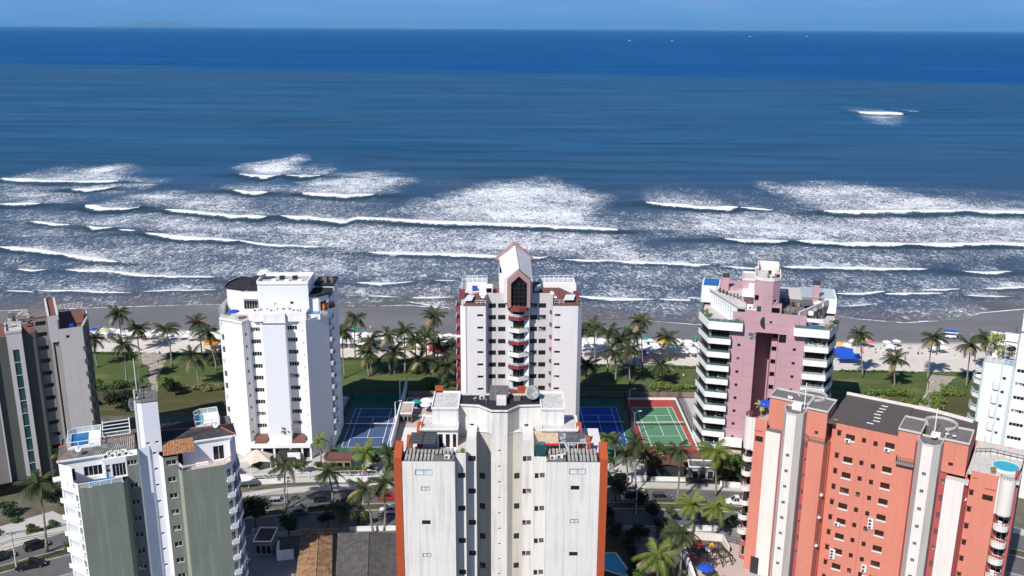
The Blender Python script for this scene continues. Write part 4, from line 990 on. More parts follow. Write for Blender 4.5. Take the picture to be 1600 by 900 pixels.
    m = MB(); m.prism([(-3.9, 8.6), (-2.25, 8.3), (-1.35, 7.5), (-3.75, 9.85)], 30.3, 30.49); m.prism([(1.35, 7.5), (2.3, 8.35), (3.85, 8.6), (3.4, 9.85)], 30.3, 30.49); m.build('ledge_roof', 'cream_render', b.e)
    b.finish()
build_cream()

# ---- salmon tower, front right
def build_salmon():
    b = Bld('salmon_tower', 'long salmon coloured tower with white pillars and rooftop pool at the lower right', 62, 144.5, -32)
    S = 'salmon_render'; fr = 'wood_dark'; pn = 'pane_brown'
    z1 = [30.9, 26.73, 23.8, 20.9, 17.92, 14.94, 12.0, 9.0, 6.0, 3.0]
    big = lambda s0, s1, zz: [(s0, s1, z - .52, z + .52, 2) for z in zz]
    b.wall(S, (-7.3, 0), (-1.54, 0), 0, 33, big(1.75, 3.25, z1), frame=fr, pane=pn, sill='ivory_render')
    sm = MB()
    # small windows on the same wall are built as a second pass on a slightly proud strip so that each wall has its own openings
    b.wall(S, (-1.5, 0), (5.5, 0), 0, 33, big(2.35, 3.85, [31.0] + [26.6 - 2.99 * k for k in range(9)]), frame=fr, pane=pn, sill='ivory_render')
    boxpart(b, 'shadow_joint', -1.545, -1.495, .02, .1, 0, 33, 'dusky_red')
    def small(x, z, w=.66, h=.8, hood=False):
        fm, pm, _ = window_meshes(w, h, fr, pn, 1, .1, None); o = put('window', fm, b.e, (x, -.09, z)); put('pane', pm, o)
        if hood: h_ = MB(); h_.box(-w / 2 - .08, w / 2 + .08, -.12, .1, h / 2 + .14, h / 2 + .24); h_.build('hood', 'dusky_red', o)
    for k, z in enumerate([30.99, 26.8, 23.85, 20.87, 17.9, 14.95, 12.0, 9.0, 6.0, 3.0]):
        small(-2.55, z); small(-.66, z - .15); small(-6.68, z + .3, .62, .85, True)
    # left wing
    b.wall(S, (-21.3, 0), (-19.1, 0), 0, 30.7, [(.25, 1.65, 26.2, 27.3, 2)], frame=fr, pane=pn)
    b.wall('ivory_render', (-19.1, -.5), (-16.5, -.5), 0, 28.9); b.wall(S, (-19.1, 0), (-19.1, -.5), 0, 28.9); b.wall('dusky_red', (-16.5, -.5), (-16.1, -.5), 0, 28.9)
    boxpart(b, 'slab_roof', -19.1, -16.1, -.45, 1.2, 28.5, 28.88, 'roof_grey')
    def pillar(x, zt, Zp):
        b.wall('beige_render', (x, -1), (x + .95, -3), 0, zt); b.wall('ivory_render', (x + .95, -3), (x + 2.6, -3), 0, zt, [(.5, 1.1, z - .32, z + .32) for z in Zp], frame='steel', pane='pane_grey')
        b.wall('beige_render', (x + 2.6, -3), (x + 3.6, -2), 0, zt); b.wall('beige_render', (x + 3.6, -2), (x + 3.75, .2), 0, zt)
        roofcap(b, [(x + .03, -.95), (x + .97, -2.95), (x + 2.58, -2.95), (x + 3.55, -1.98), (x + 3.7, .9), (x + .03, .9)], zt - .25, 'roof_grey', par=.3, pmat='concrete_light', t=.16)
    pillar(-16.05, 34.2, [26.3, 23.3, 20.28, 17.2, 14.15, 11.07, 8, 5]); pillar(5.9, 33.9, [28.7, 25.62, 22.4, 19.2, 16.03, 12.95, 9.9, 6.8, 3.7])
    # dusky red recess strips with windows
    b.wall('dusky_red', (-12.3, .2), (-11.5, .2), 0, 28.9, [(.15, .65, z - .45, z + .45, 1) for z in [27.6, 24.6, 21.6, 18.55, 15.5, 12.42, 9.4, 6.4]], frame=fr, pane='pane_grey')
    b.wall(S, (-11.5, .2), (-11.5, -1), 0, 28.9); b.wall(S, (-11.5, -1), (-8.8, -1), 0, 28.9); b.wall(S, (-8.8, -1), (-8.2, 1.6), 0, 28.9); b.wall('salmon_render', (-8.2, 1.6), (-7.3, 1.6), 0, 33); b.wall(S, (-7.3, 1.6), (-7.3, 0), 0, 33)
    boxpart(b, 'balcony_floor', -11.48, -8.75, -.95, .1, 28.6, 28.88, 'grey_paving')
    g = MB(); rail(g, [(-12.4, -.2), (-11.45, -.95), (-8.85, -.95), (-8.35, 1.2)], 28.9, .95, .35, .05, 0); g.build('railing', 'dark_metal', b.e)
    # cubes on the roof
    def cube(x0, x1, zt, win=None, d=6.2):
        b.wall(S, (x0, 0.05), (x1, 0.05), 28.5, zt, [win] if win else [], frame=fr, pane=pn); b.wall(S, (x1, .05), (x1, d), 28.5, zt); b.wall(S, (x0, d), (x0, .05), 28.5, zt); b.wall(S, (x1, d), (x0, d), 28.5, zt)
        roofcap(b, [(x0, .05), (x1, .05), (x1, d), (x0, d)], zt - .2, 'roof_grey', par=.28, pmat='concrete_light', t=.2)
    cube(-12.5, -8.9, 34.7, (1.7, 2.3, 30.1, 30.7, 1)); cube(2.66, 6.1, 34.4, (1.9, 2.7, 29.9, 30.5, 1)); cube(9.7, 13.3, 34.3, (1.0, 1.7, 29.8, 30.4, 1))
    b.wall(S, (-19.4, 1.5), (-16.1, 1.5), 28.5, 34.9); b.wall(S, (-19.4, 6), (-19.4, 1.5), 28.5, 34.9)
    roofcap(b, [(-19.4, 1.5), (-12.7, 1.5), (-12.7, 6), (-19.4, 6)], 34.6, 'roof_grey', par=.3, pmat='concrete_light')
    for cx, cy in ((-13.2, 6.3), (8.3, 5.6)):
        mm = MB(); mm.prism([(cx + 2.5 * math.cos(t * .3927), cy + 2.5 * math.sin(t * .3927)) for t in range(16)], 30, 34.45); o = mm.build('round_tank_roof', 'roof_grey', b.e)
        mm = MB(); parapet(mm, [(cx + 2.5 * math.cos(t * .3927), cy + 2.5 * math.sin(t * .3927)) for t in range(-3, 11)], 34.4, 34.85, .18, False); mm.build('parapet', 'concrete_light', o)
    boxpart(b, 'roof_vent', -14.9, -13.3, -.6, .8, 34.0, 35.1, 'white_trim'); dish(b.e, -15.9, 1.6, 35.2, .45, R(30), 20, 'white_metal'); dish(b.e, 8.1, -.2, 34.6, .5, R(10), 55, 'white_metal')
    for x, y in ((-13.0, .4), (8.0, .6)): m = MB(); m.bar((x, y, 34), (x, y, 39.0), .13); m.build('antenna', 'white_metal', b.e)
    for x, y in ((9.8, 1.6), (10.9, 1.4)): dish(b.e, x, y, 34.5, .3, 0, 10, 'white_metal')
    boxpart(b, 'water_pump', 7.6, 8.9, .9, 1.5, 33.9, 34.6, 'white_trim')
    # main roof, parapet along the back
    roofcap(b, [(-8.9, .1), (2.7, .1), (2.7, 14.8), (-8.9, 14.8)], 32.85, 'roof_membrane'); mm = MB(); parapet(mm, [(-9, 14.9), (6, 14.9), (12.5, 13.5)], 32.7, 33.3, .35, False); mm.build('parapet', 'ivory_render', b.e)
    roofcap(b, [(2.75, 6.4), (13.2, 6.4), (13.2, 14.4), (2.75, 14.7)], 32.78, 'roof_membrane')
    boxpart(b, 'balcony_floor', 2.9, 5.75, -1.0, .04, 28.5, 28.8, 'grey_paving'); g = MB(); rail(g, [(2.95, 0), (2.95, -.95), (5.7, -.95)], 28.8, .95, .35, .05, 0); g.build('railing', 'dark_metal', b.e)
    for k in range(7):
        mm = MB(); x = -2.6 + rnd.uniform(-.4, .4) + k * .05; y = 3.2 + k * 1.55; mm.box(x, x + 1.1, y, y + .13, 32.85, 32.95); mm.build('skylight_strip', 'white_trim', b.e)
    m = MB(); m.box(-19, 13.2, 6.3, 15, 0, 28.4); m.box(2.7, 13.2, 6.3, 14.5, 28.4, 32.6); m.build('rear_body', S, b.e)
    m = MB(); m.box(-21.2, -8.3, .9, 6.4, 0, 28.3); m.box(5.6, 13.9, 1.6, 6.4, 0, 28.4); m.build('inner_body', S, b.e)
    # right side: recess, slab, plain salmon end with round balconies
    b.wall('dusky_red', (5.5, 0), (5.9, -.9), 0, 33); 
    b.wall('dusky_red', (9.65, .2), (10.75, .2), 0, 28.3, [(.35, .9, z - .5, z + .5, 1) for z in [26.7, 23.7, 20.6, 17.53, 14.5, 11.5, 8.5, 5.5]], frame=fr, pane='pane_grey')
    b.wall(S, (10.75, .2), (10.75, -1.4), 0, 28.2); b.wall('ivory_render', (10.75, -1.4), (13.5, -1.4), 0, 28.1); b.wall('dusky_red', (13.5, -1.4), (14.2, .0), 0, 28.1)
    boxpart(b, 'slab_roof', 10.75, 14.1, -1.35, .1, 27.7, 28.08, 'concrete_light')
    b.wall(S, (14.2, 0), (18.25, 0), 0, 29.9, [(2.05, 3.6, 25.3, 26.3, 2)], frame=fr, pane=pn)
    for z in [26.08, 23.11, 20.06, 17.07, 14.07, 11.0, 8.0, 5.0]: small(14.62, z, .62, .8, True)
    for x0, x1, z in ((16.4, 18.0, 27.35), (14.5, 15.2, 28.7), (-21.2, -19.9, 28.3)): boxpart(b, 'hood', x0, x1, -.12, .05, z, z + .12, 'dusky_red')
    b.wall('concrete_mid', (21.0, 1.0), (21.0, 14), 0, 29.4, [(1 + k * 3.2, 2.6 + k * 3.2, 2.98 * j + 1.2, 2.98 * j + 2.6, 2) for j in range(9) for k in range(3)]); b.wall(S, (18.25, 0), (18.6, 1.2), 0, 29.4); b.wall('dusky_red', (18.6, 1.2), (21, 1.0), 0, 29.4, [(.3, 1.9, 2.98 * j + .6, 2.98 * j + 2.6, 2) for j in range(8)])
    b.wall(S, (-21.3, 8), (-21.3, 0), 0, 30.7); b.wall('dusky_red', (-23.2, 3), (-21.3, 2.8), 0, 28, [(.2, 1.6, 2.98 * j + .9, 2.98 * j + 2.9, 2) for j in range(8)])
    b.wall(S, (21, 14), (-21.3, 14), 0, 29.5)
    boxpart(b, 'terrace_floor', 13.6, 21.1, .1, 14, 29.1, 29.4, 'stained_slab'); boxpart(b, 'terrace_floor', -21.3, -19.4, .1, 6, 29.9, 30.2, 'terrace_tile')
    o = MB(); o.lathe((18.75, 5.2, 29.4), [(1, .0), (1, .3), (.9, .3), (.9, .16), (.001, .16)], 32, 0, None, 0, 2 * math.pi, 2.15, 2.3); o = o.build('pool_rim', 'ivory_render', b.e)
    w_ = MB(); w_.prism([(18.75 + 1.98 * math.cos(t * .1963), 5.2 + 2.12 * math.sin(t * .1963)) for t in range(32)], 29.5, 29.62); w_.build('pool_water', 'pool_water', o)
    g = MB(); rail(g, [(13.9, 8.2), (16, 9.6), (21, 9.3), (21, 5.2), (20.7, 1.2)], 29.4, 1.0, 1.0, .07, 1); g.build('terrace_railing', 'dark_metal', b.e)
    mm = MB(); parapet(mm, [(13.8, 8.6), (16, 10), (21.1, 9.6)], 29.3, 29.9, .25, False); mm.build('parapet', 'ivory_render', b.e)
    boxpart(b, 'red_planter', 20.3, 20.9, .9, 3.4, 29.4, 30.2, 'dusky_red')
    def roundbal(cx, cy, r, ztop, zbot, Zb, a0, a1, inn):
        mm = MB(); mm.lathe((cx, cy, 0), [(r, zbot), (r, ztop), (r - .12, ztop), (r - .12, zbot)], 18, 0, None, a0, a1); mm.prism([(cx + r * math.cos(a0 + (a1 - a0) * k / 18), cy + r * math.sin(a0 + (a1 - a0) * k / 18)) for k in range(19)], zbot - .05, zbot + .1); o = mm.build('curved_parapet', 'ivory_render', b.e)
        def rr(z, par):
            g = MB(); P = [(cx + (r - .06) * math.cos(a0 + (a1 - a0) * k / 10), cy + (r - .06) * math.sin(a0 + (a1 - a0) * k / 10)) for k in range(11)]; rail(g, P, z, .55, .6, .05, 0); g.build('railing', 'dark_metal', par)
        rr(ztop, o)
        for z in Zb:
            mm = MB(); mm.lathe((cx, cy, 0), [(r, z - .35), (r, z + .62), (r - .12, z + .62), (r - .12, z)], 18, 0, None, a0, a1)
            mm.prism([(cx + r * .98 * math.cos(a0 + (a1 - a0) * k / 18), cy + r * .98 * math.sin(a0 + (a1 - a0) * k / 18)) for k in range(19)] + [inn], z - .3, z)
            o = mm.build('round_balcony', 'ivory_render', b.e); rr(z + .62, o)
            if rnd.random() < .7:
                f = MB(); f.box(cx - .5, cx + .1, cy + .1, cy + .7, z, z + .75); f.box(cx + .15, cx + .6, cy - .2, cy + .25, z, z + .45); f.build('balcony_table', 'wood_dark' if cx < 0 else 'white_metal', o)
    roundbal(19.5, 0.1, 1.15, 29.9, 23.7, [21.3, 18.3, 15.3, 12.3, 9.3, 6.3, 3.3], -math.pi * .97, .35, (18.4, 1.2)); roundbal(-22.3, .9, 1.05, 30.6, 24.3, [22.2, 19.25, 16.25, 13.3, 10.3, 7.3], -math.pi * 1.25, 0, (-21.4, 2.6))
    boxpart(b, 'ivory_jamb', 18.2, 18.55, -.25, .35, 23.5, 29.6, 'ivory_render'); boxpart(b, 'ivory_jamb', -21.55, -21.25, -.12, .5, 24.2, 30.3, 'ivory_render')
    for x, z in ((-5.1, 30.0), (1.3, 29.95), (-5.4, 14.0), (-5.6, 8.6), (-5.6, 8.0), (-5.6, 7.4), (.1, 16.4), (.1, 15.75), (.1, 15.1), (-.1, 7.3), (-.1, 6.6), (.1, 5.2)): ac(b.e, x, -.2, z)
    for z in (19.2, 14.8, 9.2): dish(b.e, -8.55, -.4, z, .3, R(40), 70, 'white_metal')
    dish(b.e, 13.9, -.5, 24.9, .28, R(40), 70, 'white_metal')
    boxpart(b, 'garage_door', -19.9, -18.4, -.62, -.5, 0, 3.4, 'dark_interior')
    b.finish()
build_salmon()
# ---- white faceted tower, back row
def build_white():
    b = Bld('white_tower', 'tall white faceted tower with rooftop pool and dark roofs, left of centre', -55, 202, 2)
    W = 'white_paint'; zr = [30.9, 28.0, 24.98, 21.98, 19.05, 16.02, 13.05, 10.03, 7.0]; zq = [31.3, 28.4, 25.45, 22.5, 19.5, 16.55, 13.57, 10.58, 7.68]
    zf = [2.985 * k + 3.2 for k in range(1, 11)]
    b.wall(W, (-12.2, 3.4), (-6.2, 0), 0, 33.6, [(.35, 1.15, z - .3, z + 1.2, 1, 'pane_teal' if k % 3 else 'pane_pale') for k, z in enumerate([4.6 + 2.985 * k for k in range(10)])])
    b.wall('white_trim', (-6.2, 0), (-5.35, 2.2), 0, 33.2, [(.9, 1.6, z - .35, z + .4, 1) for z in [30.2, 27.25, 24.27, 21.2, 18.2, 15.2, 12.2, 9.1, 6.04]])
    b.wall(W, (-5.35, 2.2), (-5.2, 2.5), 0, 33.2)
    b.wall(W, (-5.2, 2.5), (-2.7, 2.5), 0, 34.8, [(.15, 2.45, z - .55, z + .55, 4) for z in zr] + [(.2, 2.3, 3.2, 4.3, 4)])
    b.wall(W, (-2.7, 2.5), (-1.65, 0), 0, 33); b.wall('pale_blue_white', (-1.65, 0), (3.45, 0), 0, 32.9); b.wall(W, (3.45, 0), (3.3, 2.5), 0, 33)
    b.wall(W, (3.3, 2.5), (5.75, 2.5), 0, 34.8, [(.05, 2.4, z - .55, z + .55, 4) for z in zq])
    b.wall(W, (5.75, 2.5), (8.15, 0), 0, 33.7, [(1.9, 2.45, z - .3, z + .35, 2) for z in [28.0, 25.1, 22.16, 19.15, 16.1, 13.08, 10.1, 7.1]] + [(1.9, 2.45, 30.7, 31.35, 2)])
    b.wall('pale_blue_white', (8.15, 0), (12.4, 5.4), 0, 33.9)
    sw = [(.5 + 3.4 * k, 2.6 + 3.4 * k, 2.985 * j + 3.7, 2.985 * j + 5.6, 2, 'pane_grey') for j in range(10) for k in range(2)]
    b.wall('pale_blue_white', (12.4, 5.4), (12.75, 12.5), 0, 36.0, sw); b.wall('pale_blue_white', (12.75, 12.5), (12.75, 19), 0, 38.4)
    b.wall(W, (12.75, 19), (-10, 19), 0, 36); b.wall(W, (-12.2, 12), (-12.2, 3.4), 0, 36); b.wall(W, (-10, 19), (-12.2, 12), 0, 36)
    for j in range(10):
        z = 2.985 * j + 3.3
        for q, (p0, p1) in enumerate((((12.4, 5.6), (12.5, 7.4)), ((12.55, 8.6), (12.65, 10.4)))):
            zz = z + (.9 if q else 0)
            balcony(b, [(p0[0] + .03, p0[1]), (p0[0] + .5, p0[1] + .2), (p1[0] + .5, p1[1]), (p1[0] + .03, p1[1])], zz, [], .75, 'white_trim', t=.12)
    # base with arches and small red tiled roofs in the recesses
    for x0, x1 in ((-5.2, -2.3), (3.4, 6.6)):
        m = MB(); m.face([(x0, -.7, 4.0), (x1, -.7, 4.0), (x1, 2.4, 5.0), (x0, 2.4, 5.0)]); m.face([(x0, -.7, 3.9), (x0, 2.4, 4.9), (x1, 2.4, 4.9), (x1, -.7, 3.9)]); m.build('red_tiled_roof', 'brown_tile', b.e)
    m = MB(); m.prism([(-6.6, .2), (-5.6, -1.4), (7.9, -1.4), (8.4, .4), (8.4, 1.2), (-6.6, 1.2)], 3.0, 3.85); m.build('canopy', 'white_trim', b.e)
    for x in (-6.3, -3.4, -.6, 3.2, 5.9, 7.9): boxpart(b, 'column', x - .22, x + .22, -1.2, -.7, 0, 3.0, 'white_trim')
    boxpart(b, 'lobby_shade_panel', -6.0, 8.0, -.1, 0, 0, 2.98, 'dark_interior')  # thin near-black panel; the lobby's shade is put into its colour
    boxpart(b, 'entrance_canopy', .6, 5.2, -6.8, -1.5, 2.3, 2.7, 'roof_charcoal'); boxpart(b, 'entrance_fascia', 3.4, 6.3, -5.6, -5.3, 2.0, 3.7, 'white_trim')
    for x in (.8, 5.0): boxpart(b, 'column', x - .15, x + .15, -6.7, -6.4, 0, 2.3, 'white_trim')
    m = MB(); m.wall((-12.0, 3.1), (-6.6, .1), 0, 3.2, [(2.2, 4.2, .05, 2.5)], .5); m.build('arched_porch', 'white_trim', b.e)
    # roof: terrace, upper rooms and penthouse
    m = MB(); m.prism([(-12.2, 3.4), (-6.2, 0), (-5.3, 2.3), (5.7, 2.4), (8.15, .05), (12.35, 5.4), (12.7, 12.5), (12.7, 18.9), (-9.9, 18.9), (-12.1, 12)], 32.9, 33.15); m.build('terrace_floor', 'terrace_tile', b.e)
    m = MB(); parapet(m, [(-12.1, 3.45), (-6.2, .1), (-5.4, 2.2)], 33.15, 33.6, .2, False); parapet(m, [(5.9, 2.3), (8.15, .15), (12.3, 5.4)], 33.15, 33.9, .2, False); m.build('parapet', 'white_trim', b.e)
    g = MB(); panels(g, [(-12.15, 4.5), (-12.0, 3.6), (-7.0, .6)], 33.6, 34.5); g.build('glass_panel', 'rail_glass', b.e)
    b.wall(W, (-4.3, 2.5), (8.1, 2.5), 34.75, 35.3); b.wall(W, (-4.2, 1.6), (-1.7, 1.6), 33.1, 35.3, [(.7, 1.6, 33.8, 34.7, 2)]); b.wall(W, (-1.7, .9), (3.4, .9), 32.9, 35.2, [(.5, 1.4, 33.1, 34.6, 2), (3.2, 4.4, 33.2, 34.8, 1, 'pane_pale')]); b.wall(W, (3.4, 1.6), (8.0, 1.6), 33.1, 35.3, [(1.1, 2.2, 33.4, 34.7, 1, 'pane_pale')])
    m = MB(); m.box(-4.3, 8.05, 1.65, 5.2, 33.2, 35.25); m.box(-1.65, 3.35, .95, 2.4, 33.0, 35.15); m.build('service_deck', W, b.e)
    g = MB(); rail(g, [(-4.2, 1.7), (8.0, 1.7)], 35.3, .7, 1.6, .06, 0); g.build('railing', 'white_metal', b.e)
    for k in range(9): ac(b.e, -3.6 + k * 1.25 + rnd.uniform(-.2, .2), 2.4 + rnd.uniform(0, 1.6), 35.26, rnd.uniform(-.6, .6))
    for k in range(6): g = MB(); x = -2 + k * 1.6; g.bar((x, 3, 35.35), (x + rnd.uniform(-1, 1), 4.2, 35.9), .07); g.build('pipe', 'dark_metal', b.e)
    b.wall('pale_blue_white', (-3.1, 5), (8.2, 5), 33, 41.4, [(3.3, 4.2, 35.4, 36.6, 1, 'pane_pale'), (7.0, 7.8, 36.2, 36.9, 1)]); b.wall(W, (8.2, 5), (8.2, 13), 33, 41.4); b.wall(W, (-3.5, 13), (-3.5, 5.6), 33, 41.4); b.wall(W, (-3.5, 5.6), (-3.1, 5), 33, 41.4); b.wall(W, (8.2, 13), (-3.5, 13), 33, 41.4)
    roofcap(b, [(-3.5, 5.6), (-3.1, 5), (8.2, 5), (8.2, 13), (-3.5, 13)], 41.0, 'pale_paving', par=.75, pmat='white_trim', t=.25)
    for k in range(5): boxpart(b, 'roof_hatch', -1 + k * 1.5 + .4, .2 + k * 1.5 + .3, 7 + (k % 2) * 2, 8.1 + (k % 2) * 2, 41.0, 41.5 + .3 * (k % 2), 'roof_charcoal' if k % 2 else 'white_trim')
    dish(b.e, -2.9, 9.6, 42.4, 1.35, R(-50), 22, 'white_metal')
    # penthouse rooms either side with dark roofs
    b.wall(W, (-11.6, 9.3), (-7.6, 7.4), 33, 38.8); b.wall(W, (-7.6, 7.4), (-3.5, 7.4), 33, 38.8, [(.3, 3.9, 34.3, 36.4, 6)]); b.wall(W, (-11.6, 16), (-11.6, 9.3), 33, 38.8)
    roofcap(b, [(-12.0, 9.2), (-7.6, 7.1), (-3.6, 7.1), (-3.6, 16), (-10.2, 18), (-12.0, 14)], 39.2, 'roof_charcoal', par=.25, pmat='roof_charcoal')
    boxpart(b, 'roof_hatch', -6.3, -3.9, 11, 14.5, 39.2, 40.6, 'roof_charcoal'); boxpart(b, 'awning', -7.7, -3.8, 6.1, 7.3, 37.2, 37.4, 'white_trim')
    b.wall('pale_blue_white', (8.2, 6.2), (10.3, 5.6), 33, 37.8); b.wall(W, (10.3, 5.6), (12.4, 7.6), 33, 37.8, [(.5, 2.3, 34.2, 36.6, 2)]); b.wall('pale_blue_white', (12.4, 7.6), (12.65, 12.4), 33, 36.8)
    roofcap(b, [(8.3, 5.4), (10.3, 5.3), (12.6, 7.6), (12.8, 11.5), (8.3, 12)], 38.1, 'roof_charcoal', par=.25, pmat='roof_charcoal')
    m = MB(); m.prism([(9.6, 12), (12.9, 12.4), (12.9, 18.8), (8.4, 18.8), (8.4, 12.5)], 33.2, 38.5); m.build('corner_room', 'pale_blue_white', b.e); roofcap(b, [(9.4, 11.9), (13.0, 12.2), (13.0, 18.9), (8.3, 18.9), (8.3, 12.5)], 38.9, 'roof_charcoal', par=.3, pmat='roof_charcoal')
    for k in range(5): boxpart(b, 'roof_unit', 8.8 + k * .8, 9.4 + k * .8, 14 + (k % 2) * 2.4, 15 + (k % 2) * 2.4, 38.9, 39.6 + .25 * (k % 3), 'roof_grey')
    boxpart(b, 'pool_tank', 8.2, 11.0, 2.9, 5.4, 33.15, 34.4, 'white_trim'); boxpart(b, 'pool_water', 8.35, 10.85, 3.0, 5.3, 34.38, 34.42, 'pool_blue'); 
    m = MB(); m.tube([(11.3, 6.2, 35.2), (13.2, 8.3, 35.2)], .8, 12); m.build('barrel_sauna', 'wood_dark', b.e); m = MB(); m.tube([(11.22, 6.12, 35.2), (11.3, 6.2, 35.2)], .72, 12); m.build('sauna_end', 'wood_orange', b.e)
    g = MB(); rail(g, [(8.3, .2), (12.3, 5.3)], 33.9, .5, 1.2, .05, 0); g.build('railing', 'white_metal', b.e)
    b.finish()
build_white()

# ---- beige and maroon tower with gabled lift house, centre back
def build_gable():
    b = Bld('gabled_tower', 'pale tower with maroon balconies and gabled glass crown in centre back', 2, 196, 1.6)
    L = 'lilac_white'; fr = 'dark_metal'
    b.wall('white_trim', (-13.3, 1.0), (-12.2, 0), 0, 39.3); b.wall('lilac_shade_grey', (-12.2, 0), (-11.85, .12), 0, 39.3)
    zs_ = [37.3, 34.45, 31.55, 28.75, 25.85, 22.95, 20.05, 17.15, 14.25, 11.35]
    b.wall(L, (-11.85, 0), (-7.75, 0), 0, 39.4, [(2.25, 3.55, z - .26, z + .26, 1) for z in zs_], frame=fr)
    b.wall(L, (7.0, 0), (12.55, 0), 0, 39.4, [(.45, 1.7, z - .26, z + .26, 1) for z in zs_], frame=fr); b.wall('white_trim', (12.55, 0), (13.5, 1.1), 0, 39.4); b.wall('lilac_shade_grey', (13.5, 1.1), (13.5, 20), 0, 39.4); b.wall('lilac_white', (-13.3, 20), (-13.3, 1), 0, 39.3)
    b.wall('lilac_shade_grey', (-7.75, 0), (-7.4, 2), 0, 41.8); b.wall('lilac_shade_grey', (6.35, 2), (7.0, 0), 0, 41.8)
    zc = [38.9, 36.2, 33.45, 30.6, 27.9, 25.05, 22.25, 19.4, 16.6, 13.75, 10.9, 8.1]
    b.wall('lilac_shade_grey', (-7.4, 2), (-3.0, 2), 0, 41.8, [(s0, s1, z - .55, z + .55, 3) for z in zc for s0, s1 in ((.3, 1.95), (2.4, 4.05))], frame=fr)
    b.wall('lilac_shade_grey', (1.95, 2), (6.35, 2), 0, 41.8, [(s0, s1, z - .55, z + .55, 3) for z in zc for s0, s1 in ((.15, 1.75), (2.1, 3.7))], frame=fr)
    # prow shaped centre bay
    b.wall('white_trim', (-3.0, 2), (-2.9, .2), 0, 39.2); b.wall('white_trim', (1.85, .2), (1.95, 2), 0, 39.2)
    b.wall('white_trim', (-2.9, .2), (-1.7, .5), 0, 39.2); b.wall('white_trim', (.75, .5), (1.85, .2), 0, 39.2)
    b.wall('dark_interior', (-1.7, .6), (.75, .6), 0, 39.2, [(.2, 2.2, z - 1.0, z + 1.1, 3) for z in [5.9 + 2.83 * k for k in range(12)]], frame='steel')
    for k in range(12):
        z = 5.4 + 2.83 * k; P = [(-2.75, .15), (-.5, -1.1), (1.7, .15)]
        if k % 2:
            o = balcony(b, P, z, [(1.7, .5), (-2.75, .5)], .55, 'maroon_paint', t=.12); g = MB(); rail(g, P, z + .55, .55, .9, .07, 0); g.build('railing', 'white_metal', o); g = MB(); panels(g, P, z + .6, z + 1.0); g.build('glass_panel', 'rail_glass', o)
        else:
            o = balcony(b, P, z, [(1.7, .5), (-2.75, .5)], .75, 'white_trim', t=.14)
            LEAFJOBS.append((b, o, [( -2.3 + .6 * q, -.1 - .55 * (1 - abs(q - 3) / 3.3), z + .8) for q in range(7)], .35, 'leaf_olive' if k % 4 else 'leaf_mid'))
    # gable frame
    fr_ = [(-3.05, 39.1), (-3.05, 45.4), (-.55, 47.75), (1.95, 45.5), (1.95, 39.1)]; inn = [(-2.25, 39.5), (-2.25, 44.8), (-.55, 46.45), (1.25, 44.8), (1.25, 39.5)]
    m = MB()
    for y in (-1.15, .6):
        for k in range(4): q = [(*[fr_[k][0]], y, fr_[k][1]), (inn[k][0], y, inn[k][1]), (inn[k + 1][0], y, inn[k + 1][1]), (fr_[k + 1][0], y, fr_[k + 1][1])]; m.face(q if y < 0 else q[::-1])
    for poly, rv in ((fr_, 0), (inn, 1)):
        for k in range(4):
            q = [(poly[k][0], -1.15, poly[k][1]), (poly[k][0], .6, poly[k][1]), (poly[k + 1][0], .6, poly[k + 1][1]), (poly[k + 1][0], -1.15, poly[k + 1][1])]; m.face(q[::-1] if rv else q)
    for a, c in ((0, 0), (4, 4)): m.face([(fr_[a][0], -1.15, fr_[a][1]), (inn[c][0], -1.15, inn[c][1]), (inn[c][0], .6, inn[c][1]), (fr_[a][0], .6, fr_[a][1])])
    m.build('gable_frame', 'pinkish_frame', b.e)
    m = MB(); m.face([(p[0], -.35, p[1]) for p in inn]); g = m.build('crown_glazing', 'pane_black', b.e)
    for k in range(5): m = MB(); z = 40.6 + k * 1.0; m.bar((-2.2, -.42, z), (1.2, -.42, z), .06); m.build('glazing_bar', 'dark_metal', g)
    for x in (-1.4, -.5, .4): m = MB(); m.bar((x, -.42, 39.6), (x, -.42, 45.6), .06); m.build('glazing_bar', 'dark_metal', g)
    m = MB(); m.prism([(-2.9, -.1), (-2.2, -1.15), (-.5, -1.9), (1.2, -1.15), (1.8, -.1)], 38.6, 39.45); o = m.build('planter', 'maroon_paint', b.e); LEAFJOBS.append((b, o, [(-2.2 + .5 * q, -1.0, 39.6) for q in range(7)], .4, 'leaf_olive'))
    # lift house with long gabled roof
    b.wall(L, (-3.7, .6), (-3.0, .6), 40, 45.3); b.wall(L, (1.95, .6), (2.5, .6), 40, 45.3); b.wall('white_trim', (-3.7, 6.2), (-3.7, .6), 40, 45.2); b.wall('white_trim', (-4.6, 21), (-4.6, 6.2), 39, 45.3); b.wall('white_trim', (-4.6, 6.2), (-3.7, 6.2), 39, 45.3); b.wall('lilac_shade_grey', (2.5, .6), (2.9, 21), 39, 45.3); b.wall('lilac_shade_grey', (2.9, 21), (-4.6, 21), 39, 45.3)
    m = MB(); m.face([(-3.75, .6, 45.05), (-.55, .6, 47.7), (-.8, 21.5, 47.9), (-4.7, 21.5, 45.0)]); m.face([(-.55, .6, 47.7), (2.6, .6, 45.05), (3.1, 21.5, 45.0), (-.8, 21.5, 47.9)]); m.face([(-3.7, .62, 45), (2.55, .62, 45), (-.55, .62, 47.7)]); o = m.build('gable_roof', 'lilac_white', b.e)
    m = MB(); m.bar((-.55, .6, 47.75), (-.8, 21.4, 47.95), .25, .12); m.build('roof_ridge', 'white_trim', o)
    gb = [(-5.3, 44.6), (-.9, 48.6), (3.5, 44.6)]
    for p, q in zip(gb, gb[1:]): m = MB(); m.bar((p[0], 21.8, p[1]), (q[0], 21.8, q[1]), 1.0, .7); m.build('rear_gable', 'pinkish_frame', b.e)
